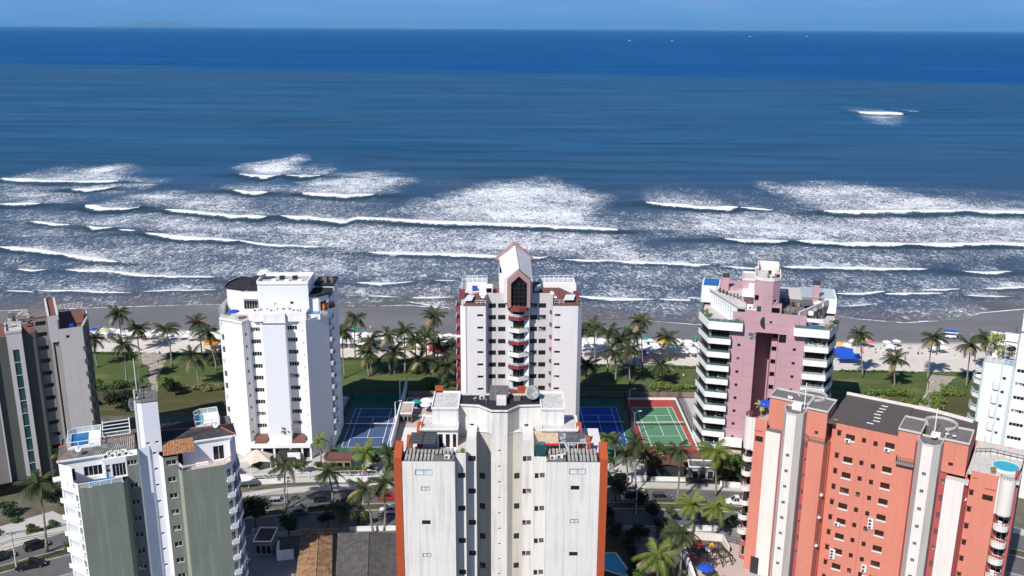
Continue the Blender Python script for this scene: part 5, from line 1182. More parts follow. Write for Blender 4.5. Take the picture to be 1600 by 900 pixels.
    # sloping red brown roofs over the side wings and roof terraces
    for sx, X in ((-1, [(-12.7, .0), (-7.7, .0), (-7.5, 2.2), (-4.7, 5.5), (-4.7, 8), (-11, 5)]), (1, [(12.9, .1), (12.9, 4), (9, 8), (3.0, 8), (3.0, 5.5), (6.4, 2.2), (7.0, 0)])):
        m = MB(); pts = [(x, y, 39.45 + .24 * y) for x, y in X]; m.face(pts if sx < 0 else pts); o = m.build('tiled_roof', 'brown_tile', b.e)
        for k in range(8): q = MB(); y = .35 + k * .9; xa, xb = (-12.3 + y * .25, -7.6 + y * .3) if sx < 0 else (7.0 - y * .4, 12.6 - y * .4); q.bar((xa, y, 39.5 + .24 * y), (xb, y, 39.5 + .24 * y), .1, .08); q.build('tile_course', 'brown_tile', o)
        xa, xb = (-13.2, -7.4) if sx < 0 else (5.0, 12.8)
        boxpart(b, 'terrace_deck', xa, xb, 8.2, 17, 38.8, 40.3, 'lilac_white'); g = MB(); rail(g, [(xa, 8.3), (xa, 16.9), (xb, 16.9)] if sx < 0 else [(xa, 16.9), (xb, 16.9), (xb, 8.3)], 40.3, 1.5, 1.1, .09, 1); g.build('terrace_railing', 'white_metal', b.e)
        g = MB(); panels(g, [(xa, 8.3), (xa, 16.9), (xb, 16.9)] if sx < 0 else [(xa, 16.9), (xb, 16.9), (xb, 8.3)], 40.4, 41.4); g.build('glass_panel', 'rail_glass', b.e)
    boxpart(b, 'maroon_balcony_end', -13.7, -12.4, 5.6, 7.2, 39.6, 41.3, 'maroon_paint'); boxpart(b, 'maroon_balcony_end', 12.0, 13.2, 5.6, 6.6, 39.4, 41.0, 'maroon_paint')
    boxpart(b, 'terrace_room', -9.2, -6.2, 4.6, 6.8, 40.5, 42.6, 'white_trim'); boxpart(b, 'room_window', -7.6, -6.4, 4.55, 4.62, 41.2, 42.2, 'pane_black'); boxpart(b, 'hot_tub', -10.8, -9.6, 9, 10.4, 40.3, 41.2, 'canvas_blue')
    for x0, x1, z in ((-12.6, -10.2, 40.5), (9.3, 12.2, 40.6)): m = MB(); m.face([(x0, .8, z - .1), (x1 - .6, .8, z - .1), (x1, 3.4, z + .45), (x0 + .8, 3.4, z + .45)]); m.build('skylight', 'pane_pale', b.e)
    for x, y, z, r in ((-8.4, 1.9, 41.1, .5), (4.1, 3.2, 42.4, 1.15), (6.9, 2.5, 41.6, .5), (7.6, 1.4, 41.0, .35)): dish(b.e, x, y, z, r, R(-140) if r > 1 else R(15), 60, 'white_metal')
    for x in (-9, 8.2): g = MB(); rail(g, [(x - .8, .5), (x + 1.2, .5)], 39.6, 1.0, .8, .06, 1); g.build('roof_frame', 'white_metal', b.e)
    for j in range(13):
        z = 2.85 * j + 3.4
        balcony(b, [(-13.4, 7.2), (-14.4, 6.8), (-14.4, 3.6), (-13.4, 3.2)], z, [], .7, 'maroon_paint' if True else '', t=.12); g = MB(); rail(g, [(-14.35, 6.7), (-14.35, 3.7)], z + .7, .5, .8, .06, 0); g.build('railing', 'white_metal', b.e)
        if j > 1: m = MB(); m.lathe((6.75, .85, 0), [(.4, z - .1), (.45, z + .7)], 10, 0, None, -math.pi, 0); m.prism([(6.75 + .42 * math.cos(-math.pi * k / 8), .85 + .42 * math.sin(-math.pi * k / 8)) for k in range(9)], z - .15, z); m.build('corner_planter', 'maroon_paint', b.e)
    m = MB(); m.box(-13.2, 13.4, 2.2, 19.9, 0, 39.3); m.build('inner_body', 'lilac_shade_grey', b.e)
    roofcap(b, [(-13.2, 5.6), (13.4, 5.6), (13.4, 20), (-13.2, 20)], 39.55, 'roof_grey')
    b.finish()
LEAFJOBS = []
build_gable()

# ---- mauve tower with white balconies, right back
def build_mauve():
    b = Bld('mauve_tower', 'mauve tower with white balconies on both sides and rooftop terraces, right of centre', 57, 204, -14.5)
    Mv = 'mauve_render'; zw = [30.9, 27.52, 24.2, 20.95, 17.65, 14.4, 11.1, 7.84, 4.48]
    b.wall(Mv, (-6.3, 0), (-.85, 0), 0, 35.6, [(1.45, 2.15, z - .36, z + .36, 2) for z in zw[1:]], frame='dark_metal')
    b.wall(Mv, (-.85, 0), (-.85, 9.5), 0, 31); b.wall(Mv, (-.85, 9.5), (2.7, 9.5), 0, 31, [(.1, .9, z - .5, z + .5, 1) for z in [29.8 - 3.3 * k for k in range(9)]], frame='dark_metal', pane='pane_black')
    b.wall(Mv, (2.7, 9.5), (2.8, 2.6), 0, 31); b.wall(Mv, (2.8, 2.6), (4.15, 2.6), 0, 31, [(.1, 1.2, z - .5, z + .6, 1) for z in [29.6, 26.42, 23.27, 20.15, 16.9, 13.6, 10.3]], frame='dark_metal', pane='pane_black'); b.wall(Mv, (4.15, 2.6), (4.15, 0), 0, 31)
    b.wall(Mv, (-.85, 0), (4.15, 0), 31.0, 35.7, [(2.75, 3.3, 33.1, 33.9, 1)], frame='dark_metal')
    b.wall(Mv, (4.15, 0), (9.9, 0), 0, 35.8, [(3.35, 4.05, z - .36, z + .36, 2) for z in zw[1:]] + [(.1, 1.7, 28.9, 30.9, 2)], frame='dark_metal')
    m = MB(); m.prism([(.9 - 1.05 * math.sin(t * math.pi / 12) * 1.0, 33.3 + 1.5 * math.cos(t * math.pi / 12)) for t in range(13)], 0, .3); v_ = [(p[0] + .35 * (33.3 - p[1]) * -.3 * -1, -.012 - p[2] * .01, p[1]) for p in m.v]; m.v = v_; m.build('niche_shade_disc', 'dark_interior', b.e)  # flat dark half disc, the shade of a niche put into its colour
    boxpart(b, 'glazed_bay', -2.6, -.9, -.06, -.01, 29.2, 30.9, 'pane_grey'); boxpart(b, 'recess_ceiling', -.85, 4.15, .02, 9.5, 31.0, 31.3, 'mauve_render')
    # left balconies: straight front, angled left flank ; right balconies
    for k in range(9):
        z = 28.6 - 3.32 * k
        if z < 1: continue
        o = balcony(b, [(-11.4, -1.25), (-6.45, -1.25), (-6.45, -.05)], z, [(-11.3, -.02)], .5, 'white_trim', slab=.8, rail_h=.6, glass='rail_glass_green', t=.14); 
        o2 = balcony(b, [(-14.1, 6.2), (-11.45, -1.2)], z, [(-11.2, 0), (-13.7, 6.3)], .5, 'white_trim', slab=.8, rail_h=.6, glass='rail_glass_green', t=.14)
        o3 = balcony(b, [(9.95, -.05), (9.95, -1.25), (15.0, -1.25)], z - .1, [(15, -.02)], .5, 'white_trim', slab=.8, rail_h=.6, glass='rail_glass', t=.14)
        balcony(b, [(15.05, -1.2), (17.2, 5.5)], z - .1, [(16.9, 5.6), (14.9, 0)], .5, 'white_trim', slab=.8, rail_h=.6, glass='rail_glass', t=.14)
        for o, xs in ((o, (-10.4, -8.0)), (o3, (11.4, 13.4))):
            for x in xs:
                if rnd.random() < .75: f = MB(); f.box(x - .5, x + .5, -.75, -.25, z - .02, z + .7); f.box(x - .8, x - .55, -.9, -.3, z - .02, z + .95); f.build('balcony_furniture', 'white_trim' if rnd.random() < .6 else 'wood_dark', o)
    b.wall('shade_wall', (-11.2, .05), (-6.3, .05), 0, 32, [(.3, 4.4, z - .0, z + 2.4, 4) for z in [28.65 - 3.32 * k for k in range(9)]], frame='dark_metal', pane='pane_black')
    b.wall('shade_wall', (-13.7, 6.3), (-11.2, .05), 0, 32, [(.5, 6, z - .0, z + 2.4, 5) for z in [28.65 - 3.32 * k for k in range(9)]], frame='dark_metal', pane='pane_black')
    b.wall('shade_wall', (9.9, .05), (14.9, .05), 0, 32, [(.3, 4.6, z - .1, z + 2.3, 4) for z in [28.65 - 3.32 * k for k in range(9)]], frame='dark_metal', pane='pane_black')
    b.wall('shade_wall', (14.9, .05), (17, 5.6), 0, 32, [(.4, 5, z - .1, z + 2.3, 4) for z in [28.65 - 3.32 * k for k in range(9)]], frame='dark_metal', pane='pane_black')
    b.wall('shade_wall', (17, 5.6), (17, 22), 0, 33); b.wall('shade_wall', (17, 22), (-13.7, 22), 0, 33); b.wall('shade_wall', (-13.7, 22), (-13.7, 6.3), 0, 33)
    # top planter balconies and the flat roof deck
    for pts, back in (([(-14.2, 6.2), (-11.5, -1.4), (-4.0, -1.4), (-4.0, -.05)], [(-6, .1), (-11, .1), (-13.7, 6.3)]), ([(7.4, -.05), (7.4, -1.5), (14.9, -1.5), (17.4, 5.5)], [(17, 5.6), (14.8, .1), (9, .1)])):
        o = balcony(b, pts, 32.2, back, 1.0, 'white_trim', slab=.9, t=.2)
        g = MB(); panels(g, pts, 33.2, 33.9); g.build('glass_panel', 'rail_glass_green', o)
    m = MB(); m.prism([(-13.6, 6.3), (-11.2, .1), (14.8, .1), (17, 5.6), (17, 22), (-13.6, 22)], 32.0, 32.2); m.build('roof_deck', 'pale_paving', b.e)
    o = boxpart(b, 'planter_pool', -10.4, -4.6, -.9, .6, 32.2, 33.0, 'pool_teal')
    boxpart(b, 'sun_awning', 9.2, 13.6, .2, 2.6, 34.3, 34.5, 'canvas_white'); m = MB(); m.lathe((11.3, -.5, 33.2), [(2.0, 0), (1.9, .28), (.6, .45), (.01, .48)], 20, 0, None, 0, 2 * math.pi, 1, .45); m.build('covered_hot_tub', 'canvas_blue', b.e)
    # left penthouse: glazed flank, white roof
    b.wall('white_trim', (-12.0, 14), (-5.4, .6), 32.2, 36.2, [(1 + k * 1.35, 2.15 + k * 1.35, 32.5, 35.4, 1, 'pane_pale') for k in range(8)])
    roofcap(b, [(-12.4, 14.2), (-5.3, .3), (-3.7, .1), (-3.7, 15), (-12.4, 17)], 36.4, 'stained_slab', par=.35, pmat='concrete_light', t=.3)
    boxpart(b, 'white_terrace', -3.65, -1.2, .15, 6, 32.5, 36.2, 'white_trim'); boxpart(b, 'white_canopy', -4.6, -1.7, 2.6, 5.6, 38.5, 39.8, 'white_trim'); boxpart(b, 'white_box', -3.3, -2.0, 3.3, 4.6, 39.8, 41.3, 'white_trim'); ac(b.e, -2.5, .6, 36.25); ac(b.e, -1.9, 2.0, 36.25, 1)
    boxpart(b, 'roof_bay', -4.7, -1.9, 5.0, 12, 36.3, 41.6, Mv); roofcap(b, [(-4.75, 4.95), (-1.9, 4.95), (-1.9, 12), (-4.75, 12)], 41.9, 'concrete_light', par=.35, pmat='ivory_render')
    for k in range(9): m = MB(); x = -11 + k * .85; y = 12 - k * .9; m.box(x, x + .5, y + 1.2, y + 2.0, 36.45, 37.0 + .5 * rnd.random()); m.build('roof_unit', rnd.choice(['roof_grey', 'concrete_light', 'dark_metal']), b.e)
    boxpart(b, 'pool_tank', -14.4, -10.2, 14.8, 22.5, 33, 37.2, 'white_trim'); boxpart(b, 'pool_water', -14.1, -10.4, 15.2, 22.2, 37.19, 37.22, 'pool_deep'); boxpart(b, 'pool_deck', -10.2, -4, 15.2, 22.2, 33, 37.1, 'mauve_render')
    for x, y in ((-8.7, 15.0), (12.4, 13.8)): m = MB(); m.box(x - .75, x + .75, y - .6, y + .6, 33, 39.8); o = m.build('chimney', Mv, b.e); m = MB(); m.box(x - .85, x + .85, y - .7, y + .7, 39.8, 40.5); m.build('chimney_cap', 'dark_metal', o)
    # stair and lift tower
    b.wall(Mv, (-1.95, 1.2), (0, 0), 35, 43.4); b.wall(Mv, (0, 0.02), (2.1, 0.02), 35.7, 43.4); b.wall(Mv, (2.1, .02), (3.65, 1.6), 35, 43.4, [(.5, 1.5, 38, 38.9, 1, 'pane_black')]); b.wall(Mv, (3.65, 1.6), (3.65, 11), 33, 43.4); b.wall(Mv, (-1.95, 11), (-1.95, 1.2), 33, 43.4); b.wall(Mv, (3.65, 11), (-1.95, 11), 33, 43.4)
    boxpart(b, 'tower_window', -1.75, -.9, .55, .95, 38.6, 39.6, 'pane_black')
    tw = [(-1.9, 1.25), (0, .07), (2.1, .07), (3.6, 1.6), (3.6, 11), (-1.9, 11)]
    roofcap(b, tw, 43.2, 'concrete_light', par=.7, pmat='ivory_render', t=.25)
    for k in range(10): m = MB(); x, y = rnd.uniform(-1, 2.8), rnd.uniform(2, 10); m.box(x, x + rnd.uniform(.3, 1), y, y + rnd.uniform(.3, 1.4), 43.2, 43.5 + rnd.random() * .8); m.build('roof_unit', rnd.choice(['roof_grey', 'wood_dark', 'white_trim', 'stained_slab']), b.e)
    m = MB(); parapet(m, [(-1.4, 9), (-1.4, 11.4), (3.2, 11.4), (3.2, 9)], 43.9, 45.2, .25, False); m.build('rear_parapet', 'ivory_render', b.e)
    b.wall(Mv, (-3.7, .1), (.0, .1), 35.55, 36.2, []); boxpart(b, 'dark_window', 2.15, 3.9, -.05, .02, 36.0, 37.1, 'pane_black'); m = MB(); m.box(-1.2, 4.3, .05, 2.4, 35.65, 37.6); m.build('stair_head', Mv, b.e); boxpart(b, 'dark_window', -1.1, -.2, -.02, .04, 36.0, 37.2, 'pane_teal')
    # right terrace with cluttered deck behind a grey parapet
    m = MB(); m.prism([(4.3, .2), (8.1, .2), (15, 12.5), (15, 20), (4.3, 20)], 33, 35.4); m.build('upper_deck', 'roof_grey', b.e); m = MB(); parapet(m, [(8.15, .2), (15.1, 12.6)], 35.2, 36.5, .5, False); m.build('terrace_parapet', 'concrete_light', b.e)
    b.wall('shade_wall', (8.4, .5), (14.6, 11.4), 32.3, 35.3, [(.8 + 1.5 * k, 2 + 1.5 * k, 32.5, 34.9, 1) for k in range(7)], frame='steel', pane='pane_black')
    g = MB(); rail(g, [(4.4, .25), (8.1, .25)], 35.4, 1.0, .7, .05, 1); rail(g, [(4.4, .25), (4.4, 5)], 35.4, 1, 1, .05, 1); g.build('railing', 'dark_metal', b.e)
    for k in range(22): m = MB(); x, y = rnd.uniform(4.6, 11), rnd.uniform(1, 12); x += y * .3 * (x > 7); m.box(x, x + rnd.uniform(.2, 1.2), y, y + rnd.uniform(.3, 1.5), 35.4, 35.6 + rnd.random() * .9); m.build('terrace_clutter', rnd.choice(['roof_grey', 'wood_dark', 'dark_metal', 'white_trim', 'terrace_tile', 'concrete_mid']), b.e)
    for k in range(3): ac(b.e, 8.8 + k * 1.3, 9.4, 35.4)
    g = MB(); g.box(9, 16.8, 13, 22, 36.6, 36.75); g.build('glass_pool_deck', 'rail_glass', b.e); boxpart(b, 'pool_tank', 14.4, 17.2, 13, 22, 33, 36.55, 'white_trim'); boxpart(b, 'upper_terrace', 4.3, 15, 14.8, 22, 33, 36.4, 'concrete_light')
    g = MB(); g.prism([(9, 6.2), (12, 8), (11, 11), (8.4, 9)], 36.2, 36.26); g.build('glass_roof', 'pane_grey', b.e)
    # ground floor garage wing
    boxpart(b, 'base_canopy', -7.5, -2.2, -3.2, -.05, 3.3, 4.3, 'white_trim'); boxpart(b, 'garage_wall', -8.5, -2.2, -4.6, -3.2, 0, 2.6, 'wood_beige'); m = MB(); m.box(-6.2, 9.8, 9.6, 20, 0, 32); m.box(4.2, 9.8, .2, 9.6, 0, 32); m.build('inner_body', 'mauve_render', b.e)
    b.finish()
build_mauve()

# ---- white and mint tower at the right edge
def build_mint():
    b = Bld('mint_tower', 'white tower with mint green edges cut off by the right side of the photo', 97, 190, -31)
    W = 'mint_white'; zw = [27.03, 23.95, 20.8, 17.68, 14.56, 11.46, 8.3, 5.2]
    b.wall('mint_trim', (4.1, .3), (4.45, 0), 0, 30.1); b.wall(W, (4.45, 0), (7.75, 0), 0, 30.1); b.wall('mint_trim', (7.75, 0), (8.0, .08), 0, 30.1)
    b.wall(W, (8.0, .02), (9.75, .02), 0, 30.1, [(.2, .85, z - .35, z + .35, 2) for z in zw], frame='steel'); b.wall('mint_trim', (9.75, .02), (10.05, .1), 0, 30.1); b.wall('mint_white', (10.05, .1), (10.3, 2), 0, 37)
    zr = [28.6, 25.6, 22.55, 19.5, 16.45, 13.35, 10.3, 7.2, 4.1]
    b.wall(W, (10.3, 2), (24, 2), 0, 37, [(.3 + 5.4 * q + .0, 3.1 + 5.4 * q, z - .42, z + .42, 4) for z in zr for q in range(3)], frame='white_metal')
    b.wall(W, (10.2, 12), (10.2, 1.9), 30, 40); b.wall(W, (10.2, 3.2), (24, 3.2), 37, 40, [(2, 3, 38, 39, 1)]); roofcap(b, [(10.2, 3.2), (24, 3.2), (24, 14), (10.2, 14)], 40.2, 'pale_paving', par=.3)
    b.wall(W, (4.1, 14), (4.1, .3), 0, 30.1, [(2, 6, z - 1, z + 1, 4) for z in zw]); b.wall(W, (24, 14), (4.1, 14), 0, 33)
    for k, z in enumerate(zw):
        o = balcony(b, [(4.1, 5.6), (2.9, 5.0), (2.4, 3.4), (2.9, 1.8), (4.1, 1.0)], z - 2.2, [], .45, 'mint_white', slab=.4, t=.12); g = MB(); rail(g, [(2.9, 5), (2.4, 3.4), (2.9, 1.8), (4.1, 1.0)], z - 1.75, .6, .8, .07, 0); g.build('railing', 'mint_trim', o); g = MB(); panels(g, [(2.9, 5), (2.4, 3.4), (2.9, 1.8), (4.1, 1.0)], z - 1.7, z - 1.2); g.build('glass_panel', 'rail_glass_green', o)
    for k, z in enumerate(zw[:-1]):
        m = MB(); m.prism([(6.85, -.5), (7.7, -.5), (7.7, -.02), (6.5, -.02)], z - 2.6, z - .9); m.build('corner_ledge', 'mint_white', b.e)
    m = MB(); m.prism([(4.2, .1), (10.0, .1), (10.2, 13.8), (4.2, 13.8)], 29.4, 29.6); m.build('terrace_floor', 'pale_paving', b.e)
    g = MB(); rail(g, [(4.4, 12), (4.3, .2), (9.9, .2)], 30.1, 1.1, 1.2, .08, 0); g.build('terrace_railing', 'white_metal', b.e); g = MB(); panels(g, [(4.4, 12), (4.3, .25), (9.9, .25)], 30.1, 31.0); g.build('glass_panel', 'rail_glass', b.e)
    boxpart(b, 'pool_water', 8.2, 9.9, .5, 3, 29.6, 30.7, 'pool_deep'); boxpart(b, 'white_room', 5.4, 7.2, 5, 7.4, 29.6, 32.0, 'white_trim')
    g = MB()
    for x, y in ((7.2, 6), (9.8, 6), (9.8, 11), (7.2, 11)): g.bar((x, y, 29.6), (x, y, 34), .12)
    rail(g, [(7.2, 6), (9.8, 6), (9.8, 11), (7.2, 11)], 33, 1, 5, .14, 0, True); g.build('pergola', 'white_metal', b.e)
    g = MB(); rail(g, [(10.3, 3.3), (10.3, 13), (24, 13)], 40.5, 1, 1.4, .07, 1); g.build('roof_railing', 'steel', b.e)
    m = MB(); m.box(10.35, 23.9, 4.0, 13.9, 0, 36.9); m.box(4.3, 10.2, .4, 13.7, 0, 29.3); m.build('inner_body', W, b.e)
    m = MB(); m.lathe((3.6, -.4, 9), [(1.4, 0), (1.4, 2.4), (.01, 2.5)], 16); m.build('round_turret', 'ivory_render', b.e)
    b.finish()
build_mint()

# ---- grey textured concrete tower at the left edge
def build_grey():
    b = Bld('grey_tower', 'grey rough concrete tower with brown roof pieces at the left edge', -91, 192, 29)
    Lc, Dc, Mc = 'concrete_light', 'concrete_dark', 'concrete_mid'
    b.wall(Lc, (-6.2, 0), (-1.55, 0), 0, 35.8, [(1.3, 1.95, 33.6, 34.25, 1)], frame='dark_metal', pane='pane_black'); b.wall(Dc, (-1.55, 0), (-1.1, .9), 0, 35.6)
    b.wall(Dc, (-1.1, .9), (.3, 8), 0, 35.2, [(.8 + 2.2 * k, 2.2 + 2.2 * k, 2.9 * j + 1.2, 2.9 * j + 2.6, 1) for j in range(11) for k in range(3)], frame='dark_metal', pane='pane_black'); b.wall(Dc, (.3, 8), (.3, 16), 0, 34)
    for j in range(11): boxpart(b, 'bracket', -1.9, -1.35, -.25, .6, 2.9 * j + 1.3, 2.9 * j + 2.3, Dc)
    b.wall(Mc, (-7.9, 3), (-6.2, 0), 0, 38, [(.9, 1.6, 1, 33, 1)], frame='dark_metal', pane='pane_black')
    zw = [36.76, 34.3, 31.24, 28.34, 25.48, 22.62, 19.75, 16.9, 14, 11.1, 8.2, 5.3]
    b.wall(Mc, (-10.7, 3), (-7.9, 3), 0, 38, [(.35, 2.35, z - .5, z + .45, 3) for z in zw], frame='dark_metal', pane='pane_black')
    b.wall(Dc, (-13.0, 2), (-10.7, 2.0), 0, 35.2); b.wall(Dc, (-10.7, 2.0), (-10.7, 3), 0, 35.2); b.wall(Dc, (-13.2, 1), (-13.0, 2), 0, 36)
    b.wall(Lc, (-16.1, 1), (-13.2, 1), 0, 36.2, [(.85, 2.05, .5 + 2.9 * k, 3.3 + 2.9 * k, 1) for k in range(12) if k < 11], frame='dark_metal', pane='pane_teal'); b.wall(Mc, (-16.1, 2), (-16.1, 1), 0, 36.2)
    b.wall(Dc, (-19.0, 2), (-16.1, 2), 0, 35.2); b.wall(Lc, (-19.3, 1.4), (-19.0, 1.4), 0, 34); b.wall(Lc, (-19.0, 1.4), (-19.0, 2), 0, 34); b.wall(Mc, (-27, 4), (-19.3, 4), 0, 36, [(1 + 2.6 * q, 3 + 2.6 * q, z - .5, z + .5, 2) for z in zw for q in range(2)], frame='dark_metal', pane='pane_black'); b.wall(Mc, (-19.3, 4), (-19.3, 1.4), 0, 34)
    b.wall(Mc, (.3, 16), (-27, 16), 0, 34); b.wall(Mc, (-27, 16), (-27, 4), 0, 34)
    # roofs
    m = MB(); m.prism([(-6.1, .1), (-1.6, .1), (-1.2, 1), (.2, 8), (.2, 15.9), (-6.1, 15.9)], 34.9, 35.1); m.build('roof_slab', 'roof_grey', b.e)
    m = MB(); parapet(m, [(-1.6, .1), (.2, 8), (.2, 12)], 35.1, 35.9, .3, False); m.build('parapet', Lc, b.e)
    m = MB(); m.face([(-5.8, .3, 35.3), (-1.9, .3, 35.3), (-1.2, 3.4, 35.4), (-5.6, 3.4, 35.4)]); m.build('brown_terrace', 'brown_tile', b.e)
    m = MB(); m.face([(-4.4, 3.5, 35.5), (-1.0, 3.8, 35.5), (-.4, 8.4, 37.2), (-3.4, 8.4, 37.2)]); m.face([(-5.6, 3.4, 35.5), (-4.4, 3.5, 35.5), (-3.4, 8.4, 37.2), (-5.6, 8.4, 37.2)]); m.build('brown_tiled_roof', 'brown_tile', b.e)
    g = MB()
    for k in range(6): g.bar((-5.4 + k * .9, 9, 37.3), (-4.6 + k * .9, 14, 37.3), .14)
    for k in range(4): g.bar((-5.4, 9 + k * 1.6, 37.4), (-.4, 9 + k * 1.6, 37.4), .14)
    for x, y in ((-5.4, 9), (-.4, 9), (-.4, 14), (-5.4, 14)): g.bar((x, y, 35), (x, y, 37.3), .16)
    g.build('roof_pergola', 'concrete_light', b.e); boxpart(b, 'deck_shade_sheet', -5.6, 0, 8.6, 15.6, 35.1, 35.3, 'roof_charcoal')  # charcoal sheet under the pergola, its shadow put into the colour
    m = MB(); m.box(-2.6 - 1.4, -3.2, .35, 1.2, 35.3, 36.3); m.build('blue_water_tank', 'canvas_blue', b.e)
    # upright fin block with sloped brown top
    b.wall(Lc, (-7.9, .2), (-5.9, .2), 33, 38.9); b.wall(Lc, (-5.9, .2), (-5.9, 9), 33, 38.9); b.wall(Lc, (-7.9, 9), (-7.9, .2), 33, 38.9)
    m = MB()
    for xa, xb in ((-7.95, -7.6), (-6.25, -5.85)): 
        m.face([(xa, .15, 38.9), (xb, .15, 38.9), (xb, 9, 40.6), (xa, 9, 40.6)]); m.face([(xa, .15, 38.9), (xa, 9, 40.6), (xa, 9, 38.9)]); m.face([(xb, .15, 38.9), (xb, 9, 38.9), (xb, 9, 40.6)])
    m.build('sloped_coping', Lc, b.e); m = MB(); m.face([(-7.6, .2, 38.5), (-6.25, .2, 38.5), (-6.25, 9, 40.2), (-7.6, 9, 40.2)]); m.face([(-7.9, 9, 38.5), (-5.9, 9, 38.5), (-5.9, 9, 40.6), (-7.9, 9, 40.6)]); m.build('brown_fin_roof', 'brown_tile', b.e)
    m = MB(); m.prism([(-10.7, 3.05), (-7.95, 3.05), (-7.95, 12), (-14, 12), (-14, 6)], 37.4, 37.6); m.build('roof_slab', 'roof_grey', b.e); boxpart(b, 'brown_coping', -13.6, -8, 2.95, 3.3, 37.95, 38.15, 'brown_tile')
    roofcap(b, [(-16.1, 1.05), (-13.2, 1.05), (-13.2, 8), (-16.1, 8)], 36.0, 'pale_paving', par=.5, pmat=Lc, t=.3)
    m = MB(); m.face([(-13.1, 2.05, 35.25), (-10.7, 2.05, 35.25), (-10.7, 5, 36.6), (-13.1, 5, 36.6)]); m.face([(-19, 2.05, 35.25), (-16.15, 2.05, 35.25), (-16.15, 5.5, 37), (-19, 5.5, 37)]); m.build('brown_tiled_roof', 'brown_tile', b.e)
    for k in range(16): x, y = rnd.uniform(-15.8, -11.5), rnd.uniform(5, 11); m = MB(); m.box(x, x + rnd.uniform(.2, .9), y, y + rnd.uniform(.2, .8), 36.2, 37.4 + rnd.random() * 1.2); m.build('roof_clutter', rnd.choice(['stained_slab', 'terrace_tile', 'roof_grey', 'concrete_light']), b.e)
    for x, y, z in ((-6.6, 8.4, 40), (-14.7, 7.5, 37)): m = MB(); m.bar((x, y, z), (x, y, z + 4.6), .08); m.build('antenna', 'steel', b.e)
    m = MB(); m.box(-26.8, -.2, 4.2, 15.8, 0, 33.8); m.box(-16, -13.3, 1.4, 5, 0, 35.6); m.build('inner_body', Mc, b.e)
    # entrance at street level
    boxpart(b, 'ground_floor_glazing', -22, -12, .6, .8, 0, 2.8, 'pane_black'); boxpart(b, 'planter_box', -15, -8, -2.2, -1.4, 0, 1.0, 'concrete_dark'); boxpart(b, 'low_wall', -16, -9, -3.6, -3.3, 0, 1.2, 'concrete_mid'); boxpart(b, 'white_porch', -11.2, -8.8, -2.6, -.4, 2.2, 2.5, 'white_trim')
    b.finish()
build_grey()

# ---- low houses by the street
def tiled_house(name, label, pts, eave, ridge_h, mat, wallm, split=(.5, .5), n=26, rows=9):
    """hipped roof made of tile courses and tile columns over white walls"""
    cx = sum(p[0] for p in pts) / 4; cy = sum(p[1] for p in pts) / 4; e = thing(name, label, 'house', (cx, cy, 0)); Q = [Vector((p[0] - cx, p[1] - cy, eave)) for p in pts]
    m = MB(); m.prism([(q.x * .94, q.y * .94) for q in Q], 0, eave - .05); m.build('wall', wallm, e)
    r0 = Q[0].lerp(Q[1], split[0]) + Vector((0, 1.2 * 0, ridge_h)); r1 = Q[3].lerp(Q[2], split[1]) + Vector((0, 0, ridge_h))
    r0 = r0.lerp(r1, .12); m = MB(); m.face([Q[0], r0, r1, Q[3]]); m.face([r0, Q[1], Q[2], r1]); m.face([Q[0], Q[1], r0]); rf = m.build('roof', mat, e)
    for a, q in ((r0, r1), (Q[0], r0), (Q[1], r0)): k = MB(); k.bar(a + Vector((0, 0, .06)), q + Vector((0, 0, .06)), .3, .2); k.build('ridge_tile', mat, rf)
    k = MB()
    for quad in ((Q[0], Q[3], r1, r0), (Q[2], Q[1], r0, r1)):
        for i in range(1, n): t_ = i / n; k.bar(quad[0].lerp(quad[1], t_) + Vector((0, 0, .03)), quad[3].lerp(quad[2], t_) + Vector((0, 0, .03)), .16, .1)
        for j in range(1, rows): t_ = j / rows; k.bar(quad[0].lerp(quad[3], t_) + Vector((0, 0, .05)), quad[1].lerp(quad[2], t_) + Vector((0, 0, .05)), .06, .12)
    o = k.build('roof_tiles', mat, rf); o['kind'] = 'stuff'; return e
tiled_house('tiled_house', 'low house with brown clay tile roof at the bottom, half in shadow', [(-40.9, 163.4), (-34.9, 163.6), (-31.4, 144), (-37.8, 143.6)], 3.4, .9, 'clay_tile_brown', 'white_paint', (.55, .55), 44, 12)
tiled_house('tiled_house', 'low house with grey hipped tile roof beside the cream tower', [(-33.4, 161.2), (-21.9, 161.2), (-19.9, 143), (-30.6, 143)], 3.6, 1.6, 'grey_tile', 'white_paint', (.52, .52), 40, 12)
tiled_house('garden_pavilion', 'dark roofed garden pavilion by the street between tennis courts and wall', [(31.2, 197.6), (38.4, 198), (39.4, 192.6), (30.9, 192.6)], 2.6, .7, 'brown_tile', 'dark_interior', (.5, .5), 16, 5)
def flat_house(name, label, pts, h, wallm, roofm, over=.3):
    cx = sum(p[0] for p in pts) / len(pts); cy = sum(p[1] for p in pts) / len(pts); e = thing(name, label, 'building', (cx, cy, 0)); Q = [(p[0] - cx, p[1] - cy) for p in pts]
    m = MB(); m.prism(Q, 0, h); m.build('wall', wallm, e); m = MB(); m.prism([(q[0] * 1.06, q[1] * 1.06) for q in Q], h, h + .25); r = m.build('roof', roofm, e); m = MB(); parapet(m, [(q[0] * 1.04, q[1] * 1.04) for q in Q], h + .25, h + .5, .15); m.build('roof_edge', 'white_trim' if wallm != 'stone_wall' else 'brown_tile', r)
    a, q = Q[0], Q[1]
    for k in range(3): t_ = .15 + .3 * k; p = (a[0] + (q[0] - a[0]) * t_, a[1] + (q[1] - a[1]) * t_); p2 = (a[0] + (q[0] - a[0]) * (t_ + .2), a[1] + (q[1] - a[1]) * (t_ + .2)); g = MB(); g.bar((p[0], p[1] - .03, h * .5), (p2[0], p2[1] - .03, h * .5), .08, h * .55); g.build('window', 'pane_black', e)
    return e
